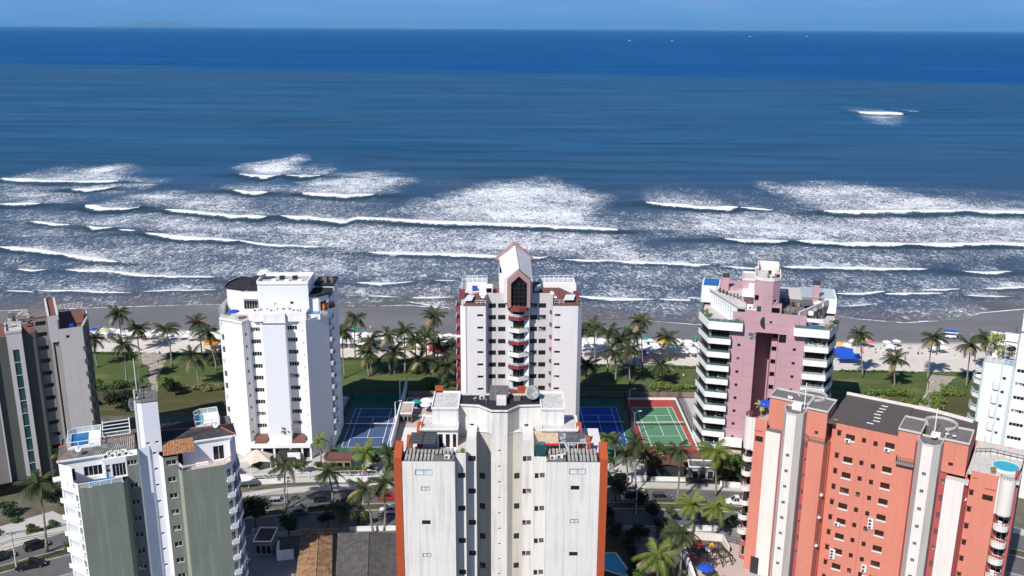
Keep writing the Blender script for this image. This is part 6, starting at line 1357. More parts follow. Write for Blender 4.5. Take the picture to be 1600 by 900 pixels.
flat_house('court_lodge', 'low brown roofed lodge between the blue court and the street', [(-42.4, 194.9), (-36.6, 195.1), (-36.6, 198.4), (-42.4, 198.2)], 2.7, 'stone_wall', 'brown_tile')
flat_house('court_lodge', 'long low brown roofed lodge at the street end of the green court', [(38.6, 196.8), (45.4, 196.2), (45.6, 199.8), (38.7, 200.2)], 2.6, 'stone_wall', 'brown_tile')
flat_house('glazed_entrance', 'glazed entrance pavilion with glass roof on the right side of the pavilion garden', [(40.1, 191.4), (45.6, 191.1), (46.1, 194.4), (40.4, 194.8)], 3.0, 'pane_grey', 'pane_grey')
flat_house('gatehouse', 'small dark flat roofed gatehouse in the shaded yard', [(-49.2, 159.2), (-45.9, 159.2), (-45.9, 164.2), (-49.2, 164.2)], 2.8, 'concrete_mid', 'wood_dark')
flat_house('pool_bar', 'small brown roofed pool bar beside the tall court wall', [(-29.0, 222), (-25.6, 222), (-25.6, 229), (-29.0, 229)], 2.5, 'concrete_mid', 'terrace_tile')
sheet('pool_terrace', [(-28.6, 205), (-17.5, 205), (-17.5, 240), (-28.6, 240)], .02, 'terrace_tile')
def pool(label, poly, mat):
    cx = sum(p[0] for p in poly) / len(poly); cy = sum(p[1] for p in poly) / len(poly); e = thing('swimming_pool', label, 'pool', (cx, cy, 0)); Q = [(p[0] - cx, p[1] - cy) for p in poly]
    m = MB(); m.prism(Q, .03, .06); m.build('water', mat, e); m = MB(); parapet(m, Q, .03, .14, .4); m.build('pool_rim', 'ivory_render', e); return e
pool('long dark blue pool behind the white parasols, left of the beige tower', [(-28.4, 232), (-20, 232), (-20, 238.6), (-28.4, 238.6)], 'pool_deep')
pool('angular blue pool in the shade at the right foot of the cream tower', [(17.5, 160.6), (20.4, 160.8), (22.0, 155), (21.6, 152.6), (17.5, 155)], 'pool_water')
# ------------------------------------------------------------------ palms
FR = {}
def frond_mesh(kind, seed):
    if (kind, seed) in FR: return FR[(kind, seed)]
    r = random.Random(seed * 17 + len(kind)); m = MB(); L = 4.0; n = 15
    droop = (1.5, 2.3, 3.1, 2.0)[seed % 4]; rise = (1.5, .9, .4, 1.2)[seed % 4]
    P = []
    for k in range(n + 1):
        t = k / n; P.append(Vector((L * (t - .12 * t * t * droop / 2), .25 * math.sin(t * 2 + seed), rise * t * 1.2 - droop * t * t)))
    for k in range(n):
        a, q = P[k], P[k + 1]; w = .06 * (1 - k / n) + .015
        m.face([a + Vector((0, -w, 0)), q + Vector((0, -w * .9, 0)), q + Vector((0, w * .9, 0)), a + Vector((0, w, 0))])
        if k < 1: continue
        ll = 1.15 * math.sin(math.pi * min(1, (k / n) * .82 + .16)) ** .7 + .12
        for s in (-1, 1):
            for h in (0, .5):
                c = a.lerp(q, h); d = (q - a).normalized(); tip = c + d * (ll * .55) + Vector((0, s * ll * (.78 + .15 * r.random()), -ll * (.34 + .3 * r.random())))
                wv = d * .085; m.face([c - wv, c + wv, tip])
    me = m.mesh('frond', (kind,)); FR[(kind, seed)] = me; return me
def palm(x, y, h, lean, label, size=1.0, kind='palm_leaf', seed=0, n=22, group='coconut palms'):
    r = random.Random(int(x * 37 + y * 11) + seed); e = thing('palm_tree', label, 'palm tree', (x, y, 0), 0, group)
    ly = r.uniform(-.5, .5); pts = []; rad = []
    for k in range(9):
        t = k / 8; pts.append((lean * (t * t * .6 + t * .4) + .15 * math.sin(t * 5 + x), ly * t * t, h * t)); rad.append((.24 - .11 * t + (.14 * (1 - t * 6) if t < .16 else 0)) * (.8 + .2 * size))
    m = MB(); m.tube(pts, rad, 7); m.build('trunk', 'palm_bark', e, smooth=True)
    top = Vector(pts[-1])
    for k in range(n):
        a = k * 2.399963 + r.uniform(-.25, .25); u = (k + .5) / n
        pitch = R(-58 + 92 * u ** .85 + r.uniform(-7, 7))      # young fronds upright, old ones hanging
        kd = 'palm_leaf_dry' if (u > .93 and r.random() < .7) else kind
        sc = size * r.uniform(.82, 1.08) * (.8 if u < .15 else 1) 
        put('frond', frond_mesh(kd, r.randrange(4)), e, top + Vector((0, 0, -.1)), rot=Euler((r.uniform(-.25, .25), pitch, a), 'XYZ'), scale=(sc, sc, sc))
    c = MB()
    for k in range(5): a = k * 1.3; c.lathe((top.x + .28 * math.cos(a), top.y + .28 * math.sin(a), top.z - .35), [(.01, -.16), (.15, -.05), (.15, .08), (.01, .17)], 6)
    c.build('coconuts', 'leaf_olive' if r.random() < .5 else 'wood_dark', e)
    return e
LP = 'on the lawn behind the grey tower'
PALMS = [
 (-123.3, 261.5, 9.3, -.2, 'palm leaning at the right edge of the grey tower, half hidden behind it'), (-120.2, 272.2, 13.7, .5, 'tallest palm behind the grey tower'),
 (-109.1, 248.5, 11.6, -.3, 'palm with pale hanging fronds on the lawn behind the grey tower'), (-110.4, 262.2, 11.9, -.6, 'palm with leaning trunk just left of the left beach path'),
 (-101.3, 262.4, 11.9, -.9, 'lone palm on the lawn right of the left beach path, below the coral umbrella'), (-94.8, 269.9, 11.8, -.4, 'slim palm at the sand edge, back one of the pair left of the white tower'),
 (-87.3, 259.5, 12.2, -1.9, 'strongly leaning palm beside the orange beach tent, left of the white tower'), (-88.3, 246.9, 9.2, -1.1, 'short dark palm near the olive hedge left of the white tower'), (-88.7, 265.2, 3.0, 0, 'stub of a small palm against the left wall of the white tower'),
 (-48.5, 253.9, 14.0, .1, 'first tall palm right of the white tower, on the lawn'), (-47.9, 269.8, 13.4, .5, 'tall palm at the sand edge right of the white tower by the dark green umbrella'), (-40.8, 256.0, 10.6, -.5, 'mid-height palm with pale trunk, third right of the white tower'),
 (-41.6, 255.2, 7.4, -.3, 'shorter dark palm overlapping the pale trunked palm right of the white tower'), (-35.7, 257.6, 11.9, -.4, 'tall palm in the middle of the grove, left of the pair of low palms'), (-34.2, 257.6, 6.6, -.4, 'low dark palm in front of the tall one in the middle of the grove'),
 (-31.4, 258.1, 13.4, .3, 'tallest straight palm in the middle of the grove between the two pale towers'), (-27.9, 258.2, 10.5, -.4, 'bushy palm right of the tallest one in the grove'), (-26.3, 258.4, 4.5, -.4, 'lowest palm in the grove, crown at head height of the umbrellas'),
 (-25.1, 258.7, 11.8, .3, 'palm left of the red beach tent, crown above the others'), (-23.6, 268.6, 14.8, .1, 'palm whose crown stands highest against the wet sand left of the beige tower'), (-22.4, 268.6, 6.0, -.2, 'small palm directly in front of the red beach tent'),
 (-20.7, 250.0, 6.0, .1, 'short palm on the shaded lawn, left of two near the hedge by the beige tower'), (-18.1, 249.6, 5.9, .1, 'short palm on the lawn, right of two near the hedge by the beige tower'), (-17.8, 266.5, 6.8, .1, 'palm against the left wall of the beige tower'),
 (21.2, 266.8, 10.9, -.4, 'palm half hidden by the right wall of the beige tower'), (25.2, 267.8, 11.6, -.4, 'straight palm first right of the beige tower among white umbrellas'), (28.2, 257.2, 13.3, -.3, 'palm second right of the beige tower with tall pale trunk'), (30.1, 252.7, 8.7, -.4, 'low dark palm in the shade right of the beige tower'),
 (33.0, 260.1, 10.3, -.8, 'bushy palm in the cluster left of the blue beach tent'), (37.0, 265.0, 11.2, -.8, 'palm just left of the tallest palm right of the beige tower'), (38.6, 259.7, 16.4, -1.0, 'tallest palm right of the beige tower, by the blue beach tent'), (33.7, 249.2, 11.3, -.4, 'palm with long thin trunk standing at the shade line of the lawn'),
 (47.9, 269.7, 7.7, -.4, 'lone palm on the sand below the yellow beach umbrella'), (42.9, 249.3, 6.0, -.3, 'short palm beside the hedge behind the green tennis court'), (21.5, 249.9, 6.2, -.2, 'dark short palm in deep shade at the right foot of the beige tower'),
 (102.6, 256.6, 13.4, -2.1, 'leaning palm right of the blue beach marquee'), (108.8, 248.6, 8.9, -.8, 'short palm with its shadow on the lawn, before the clipped hedge on the right'), (120.7, 254.8, 12.9, .6, 'palm at the left edge of the right beach path'), (129.5, 248.8, 13.1, -1.0, 'palm on the lawn just left of the mint tower'), (140.5, 260.3, 11.0, -1.6, 'palm mostly hidden behind the mint tower rooftop plants')]
for k, (x, y, h, l, lb) in enumerate(PALMS): palm(x, y, h, l, lb, 1.14 + .14 * ((k * 7) % 5 - 2) / 4, seed=k)
STREET = [
 (-47.4, 177.2, 10.3, .3, 'street palm on the median in front of the white tower, left of two', 1.05, 'palm_leaf'), (-38.0, 179.7, 7.1, -.5, 'street palm on the median below the blue tennis court', 1.05, 'palm_leaf'), (-27.4, 167.3, 10.0, -1.9, 'leaning palm on the near pavement left of the cream tower', 1.0, 'palm_leaf'), (-25.5, 168.8, 11.0, .5, 'straight palm on the near pavement closest to the cream tower orange wall', .95, 'palm_leaf'),
 (-33.3, 192.7, 5.8, .2, 'bright palm above the pink flowers in front of the blue court', 1.0, 'palm_leaf_bright'), (-28.9, 194.3, 5.1, 1.0, 'dark palm against the wall just left of the cream tower roof', .95, 'palm_leaf'), (-44.3, 198.5, 6.5, .2, 'small bright young palm beside the white tower right wall', .62, 'palm_leaf_bright'), (-53.2, 203.4, 7.2, .1, 'small palm in the dark recess at the foot of the white tower', .5, 'palm_leaf'),
 (22.0, 200.5, 6.2, .1, 'bushy palm right of the cream tower solar panels', .85, 'palm_leaf_bright'), (23.9, 198.0, 6.6, .1, 'palm with white trunk by the ramp right of the cream tower', .8, 'palm_leaf'), (25.8, 188.5, 8.2, -.3, 'palm on the white pavement in front of the ramp', .9, 'palm_leaf'), (27.3, 185.2, 12.1, -.5, 'tall palm at the street kerb left of the pavilion', 1.0, 'palm_leaf'), (30.3, 191.5, 6.6, -.3, 'palm at the left corner of the garden pavilion', .9, 'palm_leaf'),
 (35.9, 180.7, 12.7, -.8, 'tall palm on the median in front of the garden pavilion', 1.0, 'palm_leaf'), (44.5, 184.2, 10.9, -.5, 'palm on the pavement in front of the glazed entrance', 1.15, 'palm_leaf_bright'), (36.7, 168.4, 7.0, -.5, 'young bright palm on the near pavement, left of two by the white wall', .95, 'palm_leaf_bright'), (40.2, 166.2, 7.3, .3, 'young bright palm on the near pavement, right of two by the white wall', .95, 'palm_leaf_bright'),
 (26.8, 149.0, 7.2, -.4, 'large bright palm at the bottom edge right of the cream tower', 1.12, 'palm_leaf_bright'), (31.0, 151.2, 10.0, .1, 'thick trunked palm at the bottom beside the playground', 1.05, 'palm_leaf'), (30.8, 161.3, 5.2, -.3, 'dark palm in the shaded yard right of the cream tower', .8, 'palm_leaf'),
 (-89.3, 160.0, 15.0, .3, 'tall street palm at the lower left by the parked cars', 1.08, 'palm_leaf'), (-102.7, 192.0, 7.0, 1.1, 'bright palm between the grey tower and the green tower', 1.1, 'palm_leaf_bright'), (-34.2, 169.6, 4.6, .2, 'dark low palm by the far corner of the brown tiled roof', .8, 'palm_leaf'), (46.6, 196, 4.2, .2, 'bright palm in the garden right of the glazed entrance', .8, 'palm_leaf_bright'), (21.0, 176.5, 7.5, .2, 'dark palm in deep shade on the street right of the cream tower', .95, 'palm_leaf')]
for k, (x, y, h, l, lb, sz, kd) in enumerate(STREET): palm(x, y, h, l, lb, sz, kd, seed=90 + k, n=18, group='street palms')

# ------------------------------------------------------------------ bushes, hedges and trees
def leaf_cloud(m, c, rad, n, size, r, shape=1.0, flat=False):
    lobes = [(Vector((r.uniform(-.62, .62) * rad[0], r.uniform(-.62, .62) * rad[1], r.uniform(-.45, .62) * rad[2])), r.uniform(.38, .62)) for _ in range(max(3, int(4 + rad[0] * 1.2)))]
    for k in range(n):
        lc, lr = r.choice(lobes); d = Vector((r.gauss(0, 1), r.gauss(0, 1), r.gauss(0, 1))).normalized(); q = r.random() ** .35
        p = Vector(c) + lc + Vector((d.x * rad[0], d.y * rad[1], d.z * rad[2])) * lr * q
        if p.z < .05: p.z = .05 + r.random() * .2
        a = Vector((r.gauss(0, 1), r.gauss(0, 1), r.gauss(0, .6))).normalized() * size * r.uniform(.6, 1.3); nn = (d + Vector((r.gauss(0, .5), r.gauss(0, .5), r.gauss(0, .5) + .4))).normalized(); bq = nn.cross(a).normalized() * size * r.uniform(.3, .6)
        m.face([p - a, p - bq * 1.0, p + a, p + bq])
def bush(label, x, y, rx, ry, h, mat, n=500, size=.32, name='bush', cat='bush', group=None, trunk=0, rz=0):
    r = random.Random(int(x * 31 + y * 7 + 5)); e = thing(name, label, cat, (x, y, 0), rz, group); m = MB(); leaf_cloud(m, (0, 0, trunk + h / 2), (rx, ry, h / 2), n, size, r); m.build('crown' if trunk else 'foliage', mat, e)
    t = MB(); hh = trunk + h * .35; t.tube([(0, 0, 0), (.08, .05, hh * .6), (.02, 0, hh)], [.16 + .08 * (trunk > 1), .12, .06], 6)
    for k in range(5): a = k * 1.257; t.tube([(.05, .03, hh * .55), (math.cos(a) * rx * .45, math.sin(a) * ry * .45, hh + h * .2)], [.07, .02], 5)
    t.build('trunk' if trunk else 'stem', 'bark', e); return e
def hedge(label, pts, w, h, mat, dens=26, size=.34, name='hedge', under=None):
    r = random.Random(int(pts[0][0] * 13 + pts[0][1])); x0, y0 = pts[0]; e = thing(name, label, 'hedge', (x0, y0, 0)); m = MB()
    for a, q in zip(pts, pts[1:]):
        A, B_ = Vector((a[0] - x0, a[1] - y0)), Vector((q[0] - x0, q[1] - y0)); L = (B_ - A).length
        for k in range(max(1, int(L / (w * .55)))):
            t_ = (k + r.random()) / max(1, int(L / (w * .55))); p = A.lerp(B_, t_); s = r.uniform(.75, 1.2); leaf_cloud(m, (p.x + r.uniform(-.3, .3) * w, p.y + r.uniform(-.3, .3) * w, h * .5 * s), (w * .62 * s, w * .62 * s, h * .55 * s), int(dens * w * 2.2), size, r)
    m.build('foliage', mat, e)
    for a, q in zip(pts, pts[1:]):
        A, B_ = Vector((a[0] - x0, a[1] - y0)), Vector((q[0] - x0, q[1] - y0))
        for k in range(2): p = A.lerp(B_, (k + .5) / 2); s = MB(); s.tube([(p.x, p.y, 0), (p.x + .1, p.y, h * .6)], [.06, .02], 5); s.build('stem', 'bark', e)
    return e
hedge('bright green hedge behind the lawn, just left of the right beach path', [(99, 243.2), (104, 243.6), (109.5, 242.3), (110, 237), (106, 233.5)], 3.4, 1.9, 'leaf_bright', 30)
hedge('dry olive undergrowth edging the bright hedge on the right lawn', [(97, 240), (101, 239.2), (105, 238.5)], 2.4, 1.1, 'leaf_olive', 24)
hedge('bright green hedge between the right beach path and the mint tower', [(112.5, 230), (115, 235), (118.5, 240.5), (122, 243.2), (128, 243.4)], 3.8, 2.1, 'leaf_bright', 30)
hedge('dark green hedge behind the lawn left of the left beach path', [(-115, 244), (-110.5, 245), (-105.5, 245.5)], 3.0, 2.1, 'leaf_mid', 32)
hedge('olive hedge behind the lawn between the bright bush and the white tower', [(-93.5, 243.8), (-88, 244), (-81.5, 244.4)], 2.6, 1.7, 'leaf_olive', 30)
hedge('green hedge behind the tennis courts right of the beige tower', [(38.5, 246.2), (44, 246.3), (50, 246.3), (54, 246.2)], 2.8, 2.0, 'leaf_bright', 32)
hedge('green hedge beside the left wall of the beige tower', [(-22, 246.5), (-18.5, 247.4), (-15, 247.4)], 2.8, 2.2, 'leaf_mid', 32)
hedge('low hedge along the white railing in front of the white tower', [(-60, 190.4), (-55, 191.2), (-51, 191.6)], 1.2, .9, 'leaf_mid', 30, .22)
hedge('low hedge along the near median by the parked black cars', [(-46, 176.5), (-40, 178), (-33, 178.8)], .9, .6, 'leaf_mid', 20, .2)
hedge('shaded shrubs below the mauve tower, right of the glazed entrance', [(47, 193.5), (50.5, 192.5), (54, 190.5), (58, 189)], 2.6, 2.2, 'leaf_mid', 30)
hedge('shrubs behind the railing in front of the blue court', [(-39, 193.6), (-34.5, 194), (-30.5, 194.2)], 1.6, 1.8, 'leaf_mid', 30, .26)
hedge('clipped hedge in the garden at the lower left corner', [(-96.6, 167.2), (-93.5, 168.8)], 1.2, .8, 'leaf_mid', 40, .2)
hedge('dark planting round the shaded pool at the foot of the cream tower', [(22.6, 152), (23.2, 157), (23.6, 163), (24.0, 168)], 1.8, 1.8, 'leaf_dark', 26)
bush('tall bright green bush right of the left beach path, beside the lift shaft', -96.0, 242, 2.2, 2.4, 4.6, 'leaf_bright', 1400, .34, trunk=.6, name='broadleaf_tree', cat='tree')
bush('dark shaded tree right of the bright bush behind the green tower', -92.6, 239.5, 2.0, 2.0, 4.8, 'leaf_dark', 1100, .36, trunk=.6, name='broadleaf_tree', cat='tree')
bush('dark round tree on the back lawn left of the lift shaft', -103.5, 229, 3.6, 3.2, 5.2, 'leaf_dark', 1500, .4, trunk=.8, name='broadleaf_tree', cat='tree')
bush('small dark shrub on the back lawn beside the grey tower', -111.5, 233, 1.6, 1.4, 1.8, 'leaf_dark', 350)
bush('large dark tree in the shade right of the green tower', -52.0, 170.2, 3.4, 3.0, 4.6, 'leaf_dark', 1900, .34, trunk=1.8, name='broadleaf_tree', cat='tree')
bush('dark tree in the shade behind the gatehouse', -44.4, 166.8, 2.2, 2.0, 3.4, 'leaf_dark', 800, .32, trunk=1.2, name='broadleaf_tree', cat='tree')
bush('small round tree at the garden pavilion, between palm and wall', 33.2, 194.8, 1.9, 1.8, 3.0, 'leaf_olive', 800, .28, trunk=2.6, name='broadleaf_tree', cat='tree')
bush('dark tree right of the pavilion tree, in front of the red court border', 38.8, 198.4, 2.0, 1.8, 2.6, 'leaf_dark', 700, .3, trunk=1.6, name='broadleaf_tree', cat='tree')
bush('dark street tree in the shadow right of the cream tower', 22.5, 182, 2.6, 2.4, 4.0, 'leaf_dark', 1000, .34, trunk=2.2, name='broadleaf_tree', cat='tree')
bush('second dark street tree near the white van', 26.2, 177.2, 2.4, 2.2, 3.4, 'leaf_dark', 900, .32, trunk=2.0, name='broadleaf_tree', cat='tree')
bush('dark leafy tree in the yard beside the thick palm', 29.8, 164.4, 2.0, 2.0, 4.0, 'leaf_dark', 900, .34, trunk=1.4, name='broadleaf_tree', cat='tree')
bush('sparse green tree at the sunlit kerb left of the young palms', 33.0, 172.5, 1.5, 1.4, 2.4, 'leaf_mid', 380, .26, trunk=1.2, name='broadleaf_tree', cat='tree')
bush('bright shrub at the bottom beside the big bright palm', 23.6, 150.6, 2.0, 1.6, 2.4, 'leaf_mid', 600)
bush('bright low shrub at the foot of the playground', 38.6, 151.4, 1.4, 1.2, 1.4, 'leaf_bright', 420, .26)
bush('green shrub left of the thick trunked palm at the bottom', 28.4, 153.2, 1.8, 1.5, 2.6, 'leaf_mid', 600)
bush('round clipped shrub in the lower left garden, larger of two', -96.2, 168.2, 1.5, 1.2, 1.3, 'leaf_mid', 800, .2); bush('round clipped shrub in the lower left garden, smaller of two', -93.0, 170.1, 1.1, .9, 1.2, 'leaf_mid', 600, .2)
bush('rounded shrub in front of the grey tower porch', -101.5, 171.5, 1.1, 1.0, 1.3, 'leaf_mid', 500, .2); bush('rounded shrub by the grey tower entrance canopy', -108, 177, 1.2, 1.1, 1.9, 'leaf_bright', 500, .24); bush('long low planting beside the pale forecourt at the left edge', -103.6, 165, 1.6, 2.4, .9, 'leaf_dark', 700, .24)
bush('shrub on the kerb beside the tall street palm at the lower left', -86.2, 161.5, 1.1, 1.6, 1.8, 'leaf_mid', 700, .24)
bush('magenta bougainvillea under the bright palm by the street railing', -33.6, 192.0, 1.0, .7, 1.2, 'flower_pink', 420, .2)
bush('shrub under the street palm left of the ramp wall', 20.8, 193.5, 1.8, 1.4, 2.0, 'leaf_mid', 600); bush('shrub by the white ramp, below the bushy palm', 22.6, 197.4, 1.5, 1.2, 2.8, 'leaf_mid', 600)
bush('tall leafy hedge tree at the right end of the pavilion', 52.5, 196, 2.2, 2.0, 4.0, 'leaf_mid', 900, .32, trunk=.8, name='broadleaf_tree', cat='tree')
bush('shrub below the white entrance canopy of the white tower', -58.5, 196.2, 1.2, 1.0, 1.8, 'leaf_mid', 500, .24); bush('leafy shrub beside the young palm at the white tower', -44.6, 196.4, 1.3, 1.0, 1.8, 'leaf_mid', 500, .26); bush('shrub at the left porch of the white tower', -66.2, 200.5, 1.3, 1.1, 2.4, 'leaf_dark', 500, .26)
for k, (x, y, rx, h, mt_, lb) in enumerate([(-104.0, 173.6, 2.2, 2.6, 'leaf_dark', 'dark shrub behind the clipped shrubs at the lower left'), (-110, 170, 2.4, 3.0, 'leaf_dark', 'dark planting at the foot of the grey tower glass strip'), (-98.4, 179.5, 3.0, 4.4, 'leaf_dark', 'dark tree in the shade between the grey and green towers'), (-93, 176.5, 2.2, 3.4, 'leaf_dark', 'dark shrub behind the tall lower left palm'),
    (-56.5, 176, 2.2, 3.4, 'leaf_dark', 'dark tree at the kerb left of the street palms'), (19.5, 171, 2.4, 4.0, 'leaf_dark', 'dark tree over the shaded garden right of the cream tower'), (20.2, 165.5, 2.0, 3.4, 'leaf_dark', 'dark shrub mass above the shaded pool'), (24.4, 189.4, 1.6, 2.2, 'leaf_mid', 'green shrub at the pavement left of the tall kerb palm'), (35.8, 203.0, 2.0, 3.0, 'leaf_mid', 'leafy tree behind the pavilion at the court end'), (29.4, 203.0, 1.8, 3.2, 'leaf_mid', 'leafy tree at the near corner between the two right courts'),
    (-31.8, 197.5, 1.7, 2.8, 'leaf_mid', 'leafy shrub at the near right corner of the shaded blue court'), (50.2, 200.2, 2.2, 3.2, 'leaf_mid', 'leafy tree in front of the mauve tower garage'), (56.5, 194.5, 2.4, 3.4, 'leaf_dark', 'dark tree beside the salmon tower round balconies'),
    (-37.2, 170.2, 1.9, 3.2, 'leaf_dark', 'dark tree on the near pavement behind the brown tiled roof'), (-30.2, 170.4, 1.5, 2.9, 'leaf_mid', 'small tree on the near pavement behind the grey tiled roof'), (-47.8, 193.6, 1.7, 2.9, 'leaf_mid', 'leafy tree right of the tent canopy by the white railing'), (-63.4, 193.0, 1.8, 3.0, 'leaf_dark', 'dark tree at the left end of the white railing'), (-40.6, 193.2, 1.5, 2.8, 'leaf_mid', 'leafy tree left of the pink flowers'),
    (29.0, 174.2, 2.0, 3.6, 'leaf_dark', 'dark tree on the near pavement in the cream tower shadow'), (25.6, 165.2, 1.8, 3.6, 'leaf_dark', 'dark tree at the left side of the shaded paved yard'), (44.8, 170.4, 1.3, 2.2, 'leaf_mid', 'low shrub right of the two young palms'), (-88.5, 172.2, 2.2, 3.4, 'leaf_dark', 'dark tree against the left side of the green tower'), (-106.5, 160, 2.0, 2.6, 'leaf_dark', 'dark bush at the left edge above the parked cars')]):
    bush(lb, x, y, rx, rx * .9, h, mt_, int(420 * rx), .3, trunk=.5, name='broadleaf_tree' if h > 2.7 else 'bush', cat='tree' if h > 2.7 else 'bush')
for k, (x0, x1, y0, w_) in enumerate([(-137, -118, 274.2, 'left of the left beach path'), (-106, -86, 273.2, 'right of the left beach path'), (-55, -30, 269.8, 'between the white and beige towers, left stretch'), (-30, -16, 268.6, 'between the white and beige towers, right stretch'), (19, 40, 265.2, 'right of the beige tower'), (44, 60, 264.0, 'left of the mauve tower'), (98, 119, 261.4, 'below the thin row of umbrellas')]):
    hedge('ragged low beach scrub along the sand edge ' + w_, [(x0, y0), ((x0 + x1) / 2, y0 - .6), (x1, y0 - 1.2)], 1.3, .7, 'leaf_mid', 14, .24, 'beach_scrub')
# plants kept on roofs and balconies
def world_of(ox, oy, deg, x, y): a = R(deg); return (ox + x * math.cos(a) - y * math.sin(a), oy + x * math.sin(a) + y * math.cos(a))
def roof_plant(label, fr, x, y, z, rx, h, mat, n=220, size=.22):
    wx_, wy_ = world_of(*fr, x, y); r = random.Random(int(x * 50 + y * 9 + z)); e = thing('roof_plant', label, 'plant', (wx_, wy_, z)); m = MB(); leaf_cloud(m, (0, 0, .45 + h / 2), (rx, rx, h / 2), n, size, r); m.build('foliage', mat, e)
    p = MB(); p.lathe((0, 0, 0), [(.28, 0), (.36, .45), (.30, .45), (.01, .4)], 10); p.build('pot', 'clay_tile', e)
DF = (57, 204, -14.5); HF = (62, 144.5, -32); EF = (97, 190, -31)
for k, (x, y, rx, h, mt_, lb) in enumerate([(-5.0, -.2, .9, 1.6, 'leaf_olive', 'brown spiky plant at the right end of the left roof terrace'), (-6.6, -.6, .6, 1.0, 'leaf_mid', 'green plant second from the right on the left roof terrace'), (-8.2, -.6, .6, .9, 'leaf_olive', 'green plant in the middle of the left roof terrace'), (-9.8, -.5, .6, .9, 'leaf_mid', 'leafy plant left of the middle on the left roof terrace'), (-11.6, 1.8, .7, 1.3, 'leaf_bright', 'bright green plant in the left corner of the left roof terrace'), (-12.8, 5.2, .9, 1.4, 'leaf_bright', 'yellow green bush on the far left flank of the left roof terrace'), (8.1, .2, .9, 1.2, 'leaf_olive', 'bushy plant left of the blue covered tub'), (15.2, 1.6, 1.3, 1.7, 'leaf_olive', 'large olive bush right of the blue covered tub'), (16.2, 4.0, 1.1, 1.4, 'leaf_mid', 'green bush behind the olive one on the right roof terrace')]): roof_plant(lb, DF, x, y, 32.25, rx, h, mt_)
roof_plant('reddish spiky plant on the round balcony top left of the salmon tower', HF, -22.3, .6, 30.3, .8, .9, 'leaf_red', 160); roof_plant('small grey green plant by the rooftop pool of the salmon tower', HF, 17.2, 1.7, 29.42, .6, .5, 'leaf_olive', 120)
roof_plant('tall yellow green bush on the mint tower terrace', EF, 5.9, 4.0, 29.65, 1.7, 6.0, 'leaf_yellowish', 900, .26); roof_plant('dark shrub under the pergola on the mint tower terrace', EF, 8.9, 8.2, 29.65, 1.3, 2.2, 'leaf_dark', 350); roof_plant('green pot plant on the mint tower terrace', EF, 8.6, 3.9, 29.65, .5, .8, 'leaf_mid', 120)
roof_plant('trailing plant on the cream tower balcony ledge', (-2, 141, 0), -6.2, 2.7, 28.85, .5, 1.0, 'leaf_bright', 160)
px_, py_ = world_of(*HF, -21.0, 2.2); e = palm(px_, py_, 2.2, .1, 'yellow leaved small palm on the left roof terrace of the salmon tower', .42, 'leaf_yellow', 7, 12, 'roof palms'); e.location.z = 30.2
for bd, o, pts, sz, mt_ in LEAFJOBS:
    m = MB(); r = random.Random(int(pts[0][2] * 10))
    for p in pts: leaf_cloud(m, p, (.38, .3, .32), 16, .17, r)
    m.build('planting', mt_, o)

